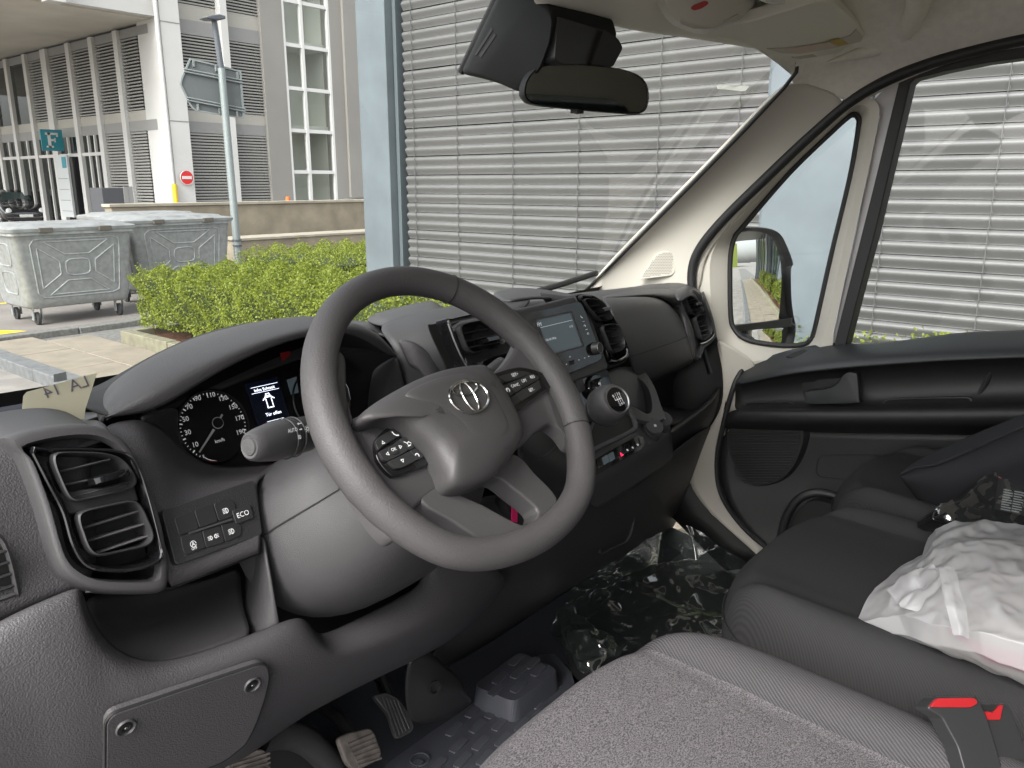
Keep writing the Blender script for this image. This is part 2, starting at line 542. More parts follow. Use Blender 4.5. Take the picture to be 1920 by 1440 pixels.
for i in range(9):
    x = KX + .18 + i * 1.0
    if _k is None:
        v, f = boxv((x + .5, 9.83, G + .055), (.99, .2, .16)); _k = mk('kerb_stone', v, f, 'kerbstone', kb, bevel=.012)
    else: dupmesh(_k, 'kerb_stone', (i * 1.0, random.uniform(-.004, .004), random.uniform(-.004, .004)), kb)
# ---- planting bed with stone edging
pb = empty('planting_bed_edging', (3.9, 0, G), 'low stone edging around the mulch bed under the hedge', 'edging')
_k = None
y = 8.62
while y > -14:
    if _k is None:
        v, f = boxv((3.865, y - .5, G + .13), (.12, .985, .2)); _k = (mk('edging_stone', v, f, 'planterstone', pb, bevel=.01), y)
    else: dupmesh(_k[0], 'edging_stone', (random.uniform(-.004, .004), y - _k[1], random.uniform(-.004, .004)), pb)
    y -= 1.0
_k = None
for i in range(4):
    if _k is None:
        v, f = boxv((3.93 + .5, 8.57, G + .13), (.985, .11, .2)); _k = mk('edging_stone', v, f, 'planterstone', pb, bevel=.01)
    else: dupmesh(_k, 'edging_stone', (i * 1.0, 0, random.uniform(-.004, .004)), pb)
bx, by = [], []
rows = []
for i in range(50):
    yy = 8.5 - i * .45
    rows.append([A(3.9 + j * .35, yy, G + .15 + random.uniform(-.012, .02)) for j in range(9 if True else 3)])
tag(grid('mulch_bed', rows, 'mulch', sub=1, solid=0, n=(0, 0, 1)), kind='structure')
# ---- hedges: many small leaves round a dark inner mass
def hedge(name, boxes, dens, label, cat='hedge', group=None, leaf=.0115, rough=.045, seed=1, base=(0, 0)):
    r = np.random.default_rng(seed)
    root = empty(name, (boxes[0][0], boxes[0][2], G), label, cat, group)
    core = MB(); P = []; N = []
    for (x0, x1, y0, y1, z0, z1) in boxes:
        core.box(((x0 + x1) / 2, (y0 + y1) / 2, (z0 + z1) / 2 - .01), (x1 - x0 - .16, y1 - y0 - .16, z1 - z0 - .14))
        for (u0, u1, v0, v1, fn, nn) in (
            (y0, y1, z0, z1, lambda a, b: (x0 + 0 * a, a, b), (-1, 0, 0)), (y0, y1, z0, z1, lambda a, b: (x1 + 0 * a, a, b), (1, 0, 0)),
            (x0, x1, z0, z1, lambda a, b: (a, y0 + 0 * a, b), (0, -1, 0)), (x0, x1, z0, z1, lambda a, b: (a, y1 + 0 * a, b), (0, 1, 0)),
            (x0, x1, y0, y1, lambda a, b: (a, b, z1 + 0 * a), (0, 0, 1))):
            n = int((u1 - u0) * (v1 - v0) * dens)
            a = r.uniform(u0, u1, n); b = r.uniform(v0, v1, n)
            p = np.stack(fn(a, b), 1); nn = np.array(nn, float)
            w = .035 * (np.sin(p[:, 0] * 7 + p[:, 1] * 5.3 + p[:, 2] * 9) + np.sin(p[:, 0] * 17 - p[:, 1] * 13.1 + p[:, 2] * 19))
            dep = w + r.exponential(rough * .55, n) * -1 + .025
            dep = np.where(r.random(n) < .04, dep + .05, dep)
            P.append(p + nn * dep[:, None]); N.append(np.tile(nn, (n, 1)))
    P = np.concatenate(P); N = np.concatenate(N); n = len(P)
    d = N * .5 + r.normal(0, .8, (n, 3)) + A(0, 0, .35); d /= np.linalg.norm(d, axis=1)[:, None]
    t = np.cross(d, r.normal(0, 1, (n, 3))); t /= np.linalg.norm(t, axis=1)[:, None]; s = np.cross(d, t)
    L = (leaf * r.uniform(.7, 1.35, n))[:, None]
    v = np.stack([P - t * L, P + s * L * .55 + d * L * .2, P + t * L, P - s * L * .55 + d * L * .2], 1).reshape(-1, 3)
    v[:, 2] += EYE
    me = bpy.data.meshes.new('foliage'); me.vertices.add(4 * n); me.vertices.foreach_set('co', v.ravel())
    me.loops.add(4 * n); me.loops.foreach_set('vertex_index', np.arange(4 * n)); me.polygons.add(n); me.polygons.foreach_set('loop_start', np.arange(0, 4 * n, 4))
    me.update(); me.materials.append(M['leaf'])
    o = bpy.data.objects.new('foliage', me); COL.objects.link(o); o.parent = root
    o.matrix_parent_inverse = Matrix.Translation(-Vector(wloc(root)))
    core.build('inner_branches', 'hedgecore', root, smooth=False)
    # bare stems at the foot
    tw = MB()
    for (x0, x1, y0, y1, z0, z1) in boxes[:1]:
        for k in range(int((y1 - y0) * 9)):
            p = A(r.uniform(x0 + .02, min(x1, x0 + .45)), r.uniform(y0 + .05, y1 - .02), G + .14)
            q = p + A(r.uniform(-.09, .09), r.uniform(-.09, .09), r.uniform(.2, .4)); e = A(.005, 0, 0); g = A(0, .005, 0)
            tw.add([p - e, p + e, p + g, q - e * .6, q + e * .6, q + g * .6], [[0, 1, 4, 3], [1, 2, 5, 4], [2, 0, 3, 5]])
    tag(tw.build('stem', 'twig', root), kind='stuff')
    return root
hedge('hedge', [(3.98, 5.6, 5.32, 8.5, G + .30, G + .83)], 8500, 'clipped light green hedge block beside the pavement, in front of the metal bins', seed=3)
hedge('hedge', [(3.98, 4.30, 1.9, 5.25, G + .30, G + .88)], 5000, 'narrow clipped hedge running along the foot of the blinds', seed=4)
hedge('hedge', [(5.62, 9.0, 7.2, 9.2, G + .2, G + .93)], 3000, 'clipped hedge behind the front hedge, by the concrete wall', seed=5)
hedge('hedge', [(4.02, 4.32, -.6, 1.86, G + .35, G + .97)], 1800, 'short hedge beside the passenger door, under the blinds', seed=6)
for i in range(4):
    yy = -2.2 - i * 2.3
    hedge('shrub', [(3.98, 4.36, yy - .75, yy + .75, G + .3, G + .75 + .05 * i)], 900, ['first', 'second', 'third', 'fourth'][i] + ' low shrub behind the passenger door hedge, seen in the door mirror', 'shrub', 'shrubs along the facade behind the van', leaf=.03, seed=20 + i)
# ---- facade with external blinds and blue grey columns
fa = empty('blind_facade', (FX, 2, G), 'long facade of closed grey venetian blinds beside the van', 'building')
box('facade_wall', (FX + .27, -4.5, 1.2), (.3, 19.4, 6.0), 'darkgap', fa)
PITCH = .0685
# slat profile (x, z): closed blade with rolled edges, standing nearly upright
prof = [(-.034, .030), (-.039, .022), (-.030, .004), (-.012, -.018), (.010, -.036), (.016, -.034), (.004, -.017), (-.018, .006), (-.030, .026)]
# upper lip catches the sky, lower part hangs back under the next blade
out_ = [(.010, .0378), (-.010, .0350), (-.024, .0290), (-.032, .0205), (-.034, .0120), (-.031, .0035), (-.026, -.0060), (-.021, -.0150), (-.017, -.0230), (-.015, -.0285), (-.018, -.0315), (-.008, -.0325)]
prof = out_ + [(a + .0022, b - .0012) for a, b in out_[::-1][2:]]
def slat(y0, y1, z):
    L = [[A(FX + px_, yy, z + pz_) for px_, pz_ in prof] for yy in (y0, y1)]
    v = L[0] + L[1]; n = len(prof)
    f = [[j, (j + 1) % n, n + (j + 1) % n, n + j] for j in range(n)]
    return fixn(v, f)
cols_y = [(4.775, 5.10), (1.34, 1.80), (-2.15, -1.70), (-5.65, -5.2), (-9.15, -8.7)]
bays = [(1.80, 4.70), (-1.68, 1.31), (-5.18, -2.17)]
for bi, (ya, yb) in enumerate(bays):
    z0 = -1.34
    cnt = 74 if bi < 2 else 60
    v, f = slat(ya + .012, yb - .012, z0)
    base = mk('blind_slat', v, f, 'slat', fa, ang=50)
    for k in range(1, cnt):
        q_ = dupmesh(base, 'blind_slat', (random.uniform(-.0012, .0012), 0, k * PITCH + random.uniform(-.0012, .0012)), fa)
        q_.rotation_euler.x = random.uniform(-.0006, .0006)
    ys = {0: [4.585, 4.14, 3.62, 3.075, 2.5, 2.0], 1: [1.19, .72, .10, -.5, -1.1]}.get(bi, [ya + .4, ya + 1.2, ya + 2, ya + 2.7])
    for yy in ys:
        yy = min(max(yy, ya + .05), yb - .05)
        c = MB(); c.box((FX - .0385, yy, z0 + cnt * PITCH / 2), (.003, .0035, cnt * PITCH))
        for k in range(cnt):
            c.box((FX - .034, yy - .006, z0 + k * PITCH - .022), (.006, .003, .016))
        c.build('ladder_cord', 'cord', fa, smooth=False)
for i, (ya, yb) in enumerate(cols_y):
    cr = mk('facade_column', *boxv(((4.28 + FX + .15) / 2, (ya + yb) / 2, 1.5), (FX + .15 - 4.28, yb - ya, 6.5)), 'bluecolumn', bevel=.006)
    tag(cr, ['blue grey painted column at the far corner of the blind facade, by the hedge', 'blue grey painted column between the blinds, behind the door mirror'][i] if i < 2 else ['first', 'second', 'third'][i - 2] + ' blue grey facade column behind the passenger door, seen in the door mirror', 'column', None if i < 2 else 'facade columns behind the van')
    if i < 2:
        box('guide_rail', (FX - .02, ya - .018 if i else ya - .03, 1.5), (.07, .034, 6.4), 'bluegrey', fa)
        if i: box('guide_rail', (FX - .02, yb + .018, 1.5), (.07, .034, 6.4), 'bluegrey', fa)
# recessed glazed front further back, for the mirror
for k in range(9):
    box('mullion', (FX, -6 - k * 1.1, .9), (.12, .1, 5.2), 'bluegrey', fa)
mk('window_pane', [(FX + .1, -5.7, -1.7), (FX + .1, -16, -1.7), (FX + .1, -16, 3.4), (FX + .1, -5.7, 3.4)], [[0, 1, 2, 3]], 'carglass', fa)
tag(box('canopy', (3.2, -9.5, 1.62), (3.0, 7.5, .5), 'bband'), 'flat grey canopy over the pavement far behind the van', 'canopy')
bank = tag(mk('grass_bank', [(-40, -55, G), (2.6, -55, G), (2.6, -75, G + 9), (-40, -75, G + 9)], [[0, 1, 2, 3]], 'leaf'), kind='structure')

# ---- galvanised rubbish containers
def container(loc, w, d, h, label, rot=0.0):
    x, y = loc
    root = empty('rubbish_container', (x, y, G), label, 'rubbish container', 'galvanised rubbish containers by the hedge')
    z0, z1 = G + .22, G + h
    def loop(z, s, rr):
        q = [(-w / 2 * s, -d / 2 * s), (w / 2 * s, -d / 2 * s), (w / 2 * s, d / 2 * s), (-w / 2 * s, d / 2 * s)]
        return [A(x + a, y + b, z) for a, b in rnd([A(*p) for p in q], rr, 5)]
    loft('body', [loop(z0 + .0, .80, .08), loop(z0 + .025, .85, .12), loop(z0 + .1, .87, .12), loop(z1 - .03, .97, .1), loop(z1, .99, .1), loop(z1, 1.02, .1), loop(z1 - .035, 1.02, .1)], 'galv', root, caps=(True, False))
    # pressed relief on the front: frame, cross and centre square
    def fp(a, b, o=0.0):   # a,b in -1..1 on the front face
        z = z0 + .1 + (b * .5 + .5) * (z1 - z0 - .16)
        s = .87 + .10 * (z - z0 - .1) / (z1 - z0 - .13)
        return A(x + a * w / 2 * s * .82, y - d / 2 * s - o, z)
    def bead(P, closed, r=.011):
        P = resamp([fp(*q) for q in (rnd([A(*p) for p in P], .16, 3) if closed else P)], 40, closed)
        if closed: P = P + P[:1]
        tube('pressed_rib', P, r, 'galv', root, n=6)
    bead([(-.92, -.93), (.92, -.93), (.92, .93), (-.92, .93)], True)
    for s in (-1, 1):
        bead([(s * .80, -.62), (s * .38, -.2), (s * .38, .2), (s * .80, .66)], False)
        bead([(s * .80, -.62), (s * .80, .66)], False)
        bead([(-.66, s * .84), (-.25, s * .42), (.25, s * .42), (.66, s * .84)], False)
        bead([(-.66, s * .84), (.66, s * .84)], False)
    bead([(-.26, -.26), (.26, -.26), (.26, .26), (-.26, .26)], True)
    def sp(a, b):
        z = z0 + .1 + (b * .5 + .5) * (z1 - z0 - .16); s = .87 + .10 * (z - z0 - .1) / (z1 - z0 - .13)
        return A(x - w / 2 * s, y + a * d / 2 * s * .8, z)
    for q in ([(-.8, -.8), (.3, -.8), (.3, -.1), (-.8, -.1)], [(-.8, .1), (.3, .1), (.3, .8), (-.8, .8)]):
        P = resamp([sp(*e) for e in rnd([A(*p) for p in q], .2, 3)], 30); tube('pressed_rib', P + P[:1], .011, 'galv', root, n=6)
    lid = loft('lid', [loop(z1 + .004, 1.04, .1), loop(z1 + .045, 1.05, .1), loop(z1 + .06, 1.03, .12), loop(z1 + .075, .9, .2), loop(z1 + .10, .86, .2), loop(z1 + .105, .5, .2)], 'galvlid', root)
    for s in (-.38, .38):
        box('lid_hinge', (x + s * w / 1.6, y - d / 2 * 1.06, z1 + .025), (.16, .05, .06), 'hinge', lid, bevel=.006)
    for i, (sx, sy) in enumerate(((-1, -1), (1, -1), (-1, 1), (1, 1))):
        cx, cy = x + sx * w * .34, y + sy * d * .33
        fk = MB(); fk.box((cx - .05, cy, G + .15), (.012, .05, .16)); fk.box((cx + .05, cy, G + .15), (.012, .05, .16)); fk.box((cx, cy, G + .225), (.14, .14, .02))
        c = fk.build('castor', 'galv', root)
        lathe('wheel', (cx - .022, cy + .01, G + .085), (1, 0, 0), [(0, .02), (0, .07), (.006, .083), (.038, .083), (.044, .07), (.044, .02)], 'rubber', c, n=20)
    return root
c1 = container((4.42, 11.45), 1.52, 1.05, 1.17, 'galvanised rubbish container with a cross pressed into its side, standing by the kerb')
c2 = container((6.15, 11.95), 1.62, 1.05, 1.20, 'galvanised rubbish container beside the sign pole, behind the hedge', )
c3 = container((6.55, 13.5), 1.62, 1.05, 1.20, 'galvanised rubbish container in the row behind, only its lid showing')
# black ball between the wheels of the container
# ---- concrete walls
YW = 16.0
a, b = PY(208, 386, YW), PY(1000, 380, YW)
wt = a[2] + .03
w1 = empty('concrete_wall', (a[0], YW, G), 'tall weathered concrete wall in front of the white building', 'wall')
box('wall_body', ((a[0] + 24) / 2, YW + .15, (wt - .06 + G) / 2), (24 - a[0], .3, wt - .06 - G), 'concrete', w1, bevel=.01)
box('coping', ((a[0] + 24) / 2 - .02, YW + .15, wt - .028), (24 - a[0] + .04, .36, .06), 'concretetop', w1, bevel=.008)
YW2 = 13.9
a2 = PY(450, 447, YW2); t2 = a2[2]
w2 = empty('concrete_wall', (a2[0], YW2, G), 'lower concrete wall beside the sign pole, right behind the hedge', 'wall')
box('wall_body', ((a2[0] + 20) / 2, YW2 + .35, (t2 - .05 + G) / 2), (20 - a2[0], .7, t2 - .05 - G), 'concrete', w2, bevel=.01)
box('coping', ((a2[0] + 20) / 2 - .02, YW2 + .35, t2 - .024), (20 - a2[0] + .04, .75, .05), 'concretetop', w2, bevel=.008)
# ---- street lamp pole with a direction sign seen from behind
YP = 12.9
pb_, pt_ = PY(444, 470, YP), PY(415, 128, YP)
lp = empty('lamp_pole', (pb_[0], YP, G), 'galvanised lamp pole leaning a little, with a dark lamp head, beside the bins', 'lamp pole')
X0 = pb_[0]
foot = A(X0 + .02, YP, G)
top1 = A(pt_[0], YP, pt_[2]); top2 = PY(401, 34, YP)
tube('lower_pole', [foot, foot * .5 + top1 * .5, top1], [.07, .065, .06], 'lamppole', lp, n=16)
tube('upper_pole', [top1 - nrm(top1 - foot) * .02, top2], [.05, .045], 'lamphead', lp, n=14)
hd = [PY(x, y, YP) for x, y in ((378, 34), (390, 30), (405, 28), (416, 31), (417, 37), (404, 39), (388, 38))]
ext('lamp_head', [h + A(0, -.12, 0) for h in hd], (0, -1, 0), .24, 'lamphead', lp, bevel=.02)
for zz in (PY(445, 452, YP)[2], PY(446, 462, YP)[2]):
    lathe('pole_clamp', (foot[0] - .002, YP, zz), (0, 0, 1), [(0, .07), (0, .082), (.03, .082), (.03, .07)], 'lamphead', lp, n=16)
sg = empty('direction_sign', (X0, YP, top1[2] - 1), 'arrow shaped direction sign seen from behind, clamped to the lamp pole', 'sign')
SGP = Plane((X0, YP + .12, 0), (0, -1, 0))
so = [(362, 108), (410, 122), (446, 134), (453, 223), (412, 216), (371, 207), (364, 198), (346, 156), (348, 145)]
so3 = SGP.pts(so)
# the sign is turned a little about the pole: shear into a slanted plane of its own
def tilt(p): return A(p[0], p[1] + (p[0] - X0) * -.25, p[2])
so3 = [tilt(p) for p in so3]
nsg = nrm((-.25, -1, 0))
cen = np.mean(so3, axis=0)
ext('sign_panel', [cen + (p - cen) * .985 for p in so3], nsg, .01, 'signgrey', sg)
frame('sign_rim', [p + nsg * .02 for p in so3], [cen + (p - cen) * .94 + nsg * .02 for p in so3], nsg, .035, 'lamppole', sg, N=72)
for pa, pb2 in (((352, 128), (449, 152)), ((358, 182), (453, 205))):
    for dy in (0, 5):
        q0, q1 = [tilt(SGP.at(x, y + dy)) + nsg * .03 for x, y in (pa, pb2)]
        tube('sign_rail', [q0, q1], .014, 'lamppole', sg, n=6)
for x, y in ((368, 118), (405, 128), (376, 200), (412, 208), (440, 215), (440, 142)):
    p = tilt(SGP.at(x, y)) + nsg * .015; box('clip', p, (.03, .03, .1), 'galv', sg)
# ---- white office building, corner toward the camera
YB = 27.0
bd = empty('office_building', (14, YB, G), 'white office building with grey blinds and a tall corner column', 'building')
def B(x, y, Y=YB): return PY(x, y, Y)
XC = B(342, 200)[0]             # right edge of the corner column
XL = B(316, 300)[0]             # the arris of the column
def zat(x, y, Y=YB): return PY(x, y, Y)[2]
# front face (faces the camera): bands, windows
xr = B(500, 200)[0]
# levels measured at the column's right edge
def lev(px_, y): return PY(px_, y, YB)[2]
zz = {'g0': G, 'g1': lev(360, 246), 's1': lev(360, 226), 'w1': lev(360, 207), 'w2': lev(345, 66), 's2': lev(345, 50), 'w3': lev(345, 15), 'top': 14.0}
fr = MB()
box('wall', ((XC + xr) / 2, YB + .45, 6.2), (xr - XC - .02, .3, 16), 'bdark', bd)
def hband(z0, z1, m, nm, o=0.0):
    if z1 > z0: box(nm, ((XC + xr) / 2, YB + .12 - o, (z0 + z1) / 2), (xr - XC, .24, z1 - z0), m, bd)
z_g_top = lev(430, 252); z_b1 = lev(430, 232); z_sill1 = lev(430, 212)
z_w1top = lev(430, 76); z_b2 = lev(430, 50); z_sill2 = lev(430, 22)
hband(z_g_top, z_b1, 'bband', 'blind_box', .03)
hband(z_b1, z_sill1, 'bcream', 'spandrel_panel')
hband(z_w1top, z_b2, 'bband', 'blind_box', .03)
hband(z_b2, z_sill2, 'bcream', 'spandrel_panel')
z_w2top = z_sill2 + (z_w1top - z_sill1); hband(z_w2top, z_w2top + 1.2, 'bband', 'blind_box', .03)
# blind slats between
def slats(x0, x1, z0, z1, n, m='bslat', yy=YB, along='x', fill=.62):
    ba = None
    st = (z1 - z0) / n
    for k in range(n):
        z = z0 + st * (k + .5)
        if along == 'x': c, s = ((x0 + x1) / 2, yy, z), (abs(x1 - x0), .05, st * fill)
        else: c, s = (yy, (x0 + x1) / 2, z), (.05, abs(x1 - x0), st * fill)
        if ba is None: ba = box('blind_slat', c, s, m, bd, smooth=False); b0 = z
        else: dupmesh(ba, 'blind_slat', (0, 0, z - b0), bd)
xm0, xm1 = B(421, 200)[0], B(432, 200)[0]
xm0, xm1 = (XC + xr) / 2 - .12, (XC + xr) / 2 + .12
for (x0, x1) in ((XC + .05, xm0 - .02), (xm1 + .02, xr - .1)):
    slats(x0, x1, G, z_g_top, 34)
    slats(x0, x1, z_sill1, z_w1top, 24, 'bslat', fill=.5)
    slats(x0, x1, z_sill2, z_w2top, 24, 'bslat', fill=.5)
box('facade_post', ((xm0 + xm1) / 2, YB - .05, 6), (.26, .5, 15.5), 'bwhite', bd)
# corner column
box('corner_column', ((XL + XC) / 2, YB + .45, 6), (XC - XL, 1.6, 16), 'bwhite', bd, bevel=.02)
for zq in (lev(320, 228), lev(320, 46)):
    box('column_joint', ((XL + XC) / 2, YB - .352, zq), (XC - XL + .02, .01, .035), 'bband', bd)
tube('downpipe', [A(XL - .09, YB - .32, G), A(XL - .09, YB - .32, 12)], .07, 'bwhite', bd)
tube('yellow_guard', [A(XL - .10, YB - .40, G), A(XL - .10, YB - .40, lev(333, 345))], .085, 'yellow', bd)
# no entry sign
ne = empty('no_entry_sign', (B(350, 333)[0], YB - .42, lev(350, 333)), 'round red no entry sign with a white bar on the white column', 'sign')
c = B(350, 333, YB - .42); R = .23
lathe('sign_disc', c, (0, -1, 0), [(0, 0.001), (0, R), (.02, R), (.02, .001)], 'red', ne, n=32)
lathe('sign_rim', c, (0, -1, 0), [(0.0, R - .005), (0, R + .012), (.024, R + .012), (.024, R - .005)], 'white', ne, n=32, caps=(False, False))
box('white_bar', (c[0], c[1] - .025, c[2]), (R * 1.55, .008, R * .42), 'white', ne)
# side wing: runs away from the camera, plane x = XS
XS = XL + .02
def Sx(x, y): return PX(x, y, XS)
def ys(x): return PX(x, 345, XS)[1]
ya = YB + 1.5
yend = ys(-60)
zt = lambda x, y: PX(x, y, XS)[2]
zg = zt(265, 246); zb = zt(265, 226); zs_ = zt(262, 207); ztop = zt(262, 66); zsof = zt(262, 48)
box('wing_wall', (XS + .5, (ya + yend) / 2, 3), (.3, yend - ya, 9.6), 'bdark', bd)
wing_posts = [285, 258, 206, 178, 140, 106, 66, 37, 5, -30]
posts_y = [ys(x) for x in (252, 206, 163, 118, 82, 47, 14, -20, -50)]
for i, yy in enumerate(posts_y):
    box('facade_post', (XS - .01, yy, (zsof + G) / 2), (.26, .5 if i in (3,) else .3, zsof - G), 'bwhite', bd)
def sband(z0, z1, y0, y1, m, nm, o=0): box(nm, (XS + .12 - o, (y0 + y1) / 2, (z0 + z1) / 2), (.24, y1 - y0, z1 - z0), m, bd)
sband(zg, zb, ya - 1, yend, 'bband', 'blind_box', .03)
sband(zb, zs_, ya - 1, yend, 'bcream', 'spandrel_panel')
sband(ztop, zsof, ya - 1, yend, 'bband', 'blind_box', .03)
ed = [ya - .3] + posts_y
for i in range(len(ed) - 1):
    y0, y1 = ed[i] + .14, ed[i + 1] - .14
    if i < 5: slats(y0, y1, zs_, ztop, 22, 'bslat', XS, 'y', fill=.45)
    else: mk('window_pane', [(XS, y0, zs_), (XS, y1, zs_), (XS, y1, ztop), (XS, y0, ztop)], [[0, 1, 2, 3]], 'darkglass', bd)
    if i < 2: slats(y0, y1, G, zg, 34, 'bslat', XS, 'y')
    else:
        mk('window_pane', [(XS, y0, G), (XS, y1, G), (XS, y1, zg), (XS, y0, zg)], [[0, 1, 2, 3]], 'darkglass', bd)
        zq = zt(120, 292)
        box('transom', (XS - .03, (y0 + y1) / 2, zq), (.12, y1 - y0, .12), 'bwhite', bd)
        for fq in ((.33, .66) if i == 2 else (.5,)):
            box('window_mullion', (XS - .03, y0 + (y1 - y0) * fq, (G + zg) / 2), (.1, .10, zg - G), 'bwhite', bd)
# canopy over the yard in front of the wing
tag(box('roof_soffit', (XS - 4.5, YB + 15, zsof + .35), (9.2, 29.5, .5), 'soffit', bd))
box('roof_fascia', (XS - 4.5, YB + .1, zsof + 1.45), (9.6, .35, 2.6), 'bwhite', bd)
for k in range(2): box('fascia_fin', (XS - 3.2 - k * 4.2, YB - .25, zsof + 1.5), (.5, .5, 2.9), 'bwhite', bd)
# F sign on the wing
fsn = empty('letter_sign', (XS - .3, ys(100), zt(100, 262)), 'square teal sign with a white letter F on the facade', 'sign')
pf = PX(98, 263, XS - .6)
ext('sign_panel', [pf + A(a * .40, 0, b * .40) for a, b in ((-1, -1), (1, -1), (1, 1), (-1, 1))], (0, -1, 0), .06, 'teal', fsn)
fb = MB()
for (u0, u1, v0, v1) in ((-.28, -.10, -.5, .5), (-.42, .04, -.5, -.38), (-.42, .40, .36, .5), (-.1, .18, -.06, .08), (.29, .40, .24, .40), (.14, .22, -.13, .15)):
    fb.box((pf[0] + (u0 + u1) / 2 * .56, pf[1] - .01, pf[2] + (v0 + v1) / 2 * .56), ((u1 - u0) * .56, .02, (v1 - v0) * .56))
fb.build('letter_f', 'white', fsn, smooth=False)
ib = empty('information_board', (XS - .3, ys(122), G), 'narrow grey company directory board beside the entrance', 'board')
pi = PX(122, 345, XS - .35); zi0, zi1 = zt(122, 405), zt(118, 292)
box('board_panel', (pi[0], pi[1], (zi0 + zi1) / 2), (.08, 1.1, zi1 - zi0), 'infosign', ib)
box('teal_square', (pi[0] - .05, pi[1] - .28, zi1 - .28), (.02, .36, .42), 'teal', ib)
for k in range(6): box('divider_line', (pi[0] - .045, pi[1], zi1 - .9 - k * .42), (.012, .9, .025), 'bband', ib)
dbx = empty('display_cabinet', tuple(PY(225, 380, YB - 3)), 'dark grey display cabinet standing before the entrance', 'cabinet')
q0, q1 = PY(194, 384, YB - 3), PY(247, 352, YB - 3)
box('cabinet_body', ((q0[0] + q1[0]) / 2, YB - 2.6, (G + q1[2]) / 2), (q1[0] - q0[0], .8, q1[2] - G), 'displaybox', dbx, bevel=.02)
for fx_ in (.78, .93): box('light_strip', (q0[0] + (q1[0] - q0[0]) * fx_, YB - 3.02, (G + q1[2]) / 2 + .2), (.14, .03, (q1[2] - G) * .8), 'bband', dbx)
# ---- stair tower: grey concrete with a tall glazed strip
YT = 26.85
st = empty('stair_tower', (19, YT, G), 'grey concrete stair tower with a tall white framed glazed strip', 'building')
T = lambda x, y: PY(x, y, YT)
x0, x1, x2, x3 = T(506, 300)[0], T(540, 200)[0], T(625, 200)[0], T(720, 300)[0]
box('concrete_pier', ((x0 + x1) / 2, YT + .3, 5), (x1 - x0, .6, 16), 'bgrey', st, bevel=.02)
box('concrete_pier', ((x2 + x3) / 2, YT + .6, 5), (x3 - x2, 1.2, 16), 'bgrey', st, bevel=.02)
box('pier_rib', ((x2 + x3) / 2 + .25, YT - .06, 5), ((x3 - x2) - .7, .14, 15.9), 'bgrey', st)
box('rear_wall', ((x1 + x2) / 2, YT + 1.7, 5), (x2 - x1 + .4, .2, 16), 'stairwall', st)
box('side_wall', (x2 + .02, YT + 1.2, 5), (.1, 1.4, 16), 'stairwall', st)
zr_ = [T(550, y)[2] for y in (2, 86, 166, 244, 322)]
zl = [T(550, y)[2] for y in (2, 86, 166, 244, 322)]
step = (zl[0] - zl[-1]) / 4
xm = x1 + (x2 - x1) * .40
levs = [zl[-1] - step, zl[-1]] + [zl[-1] + step * k for k in range(1, 8)]
for k, z in enumerate(levs):
    box('transom', ((x1 + x2) / 2, YT + .1, z), (x2 - x1, .14, .13), 'white', st)
    if k % 2 == 0: box('landing', ((x1 + x2) / 2, YT + 1.0, z + .1), (x2 - x1, 1.2, .25), 'stairwall', st)
    if k < len(levs) - 1:
        for (a, b) in ((x1 + .05, xm - .05), (xm + .05, x2 - .05)):
            mk('window_pane', [(a, YT + .12, z + .07), (b, YT + .12, z + .07), (b, YT + .12, levs[k + 1] - .07), (a, YT + .12, levs[k + 1] - .07)], [[0, 1, 2, 3]], 'bglass', st)
for xx in (x1 + .03, xm, x2 - .03): box('window_mullion', (xx, YT + .09, 4.8), (.12, .16, 15.5), 'white', st)
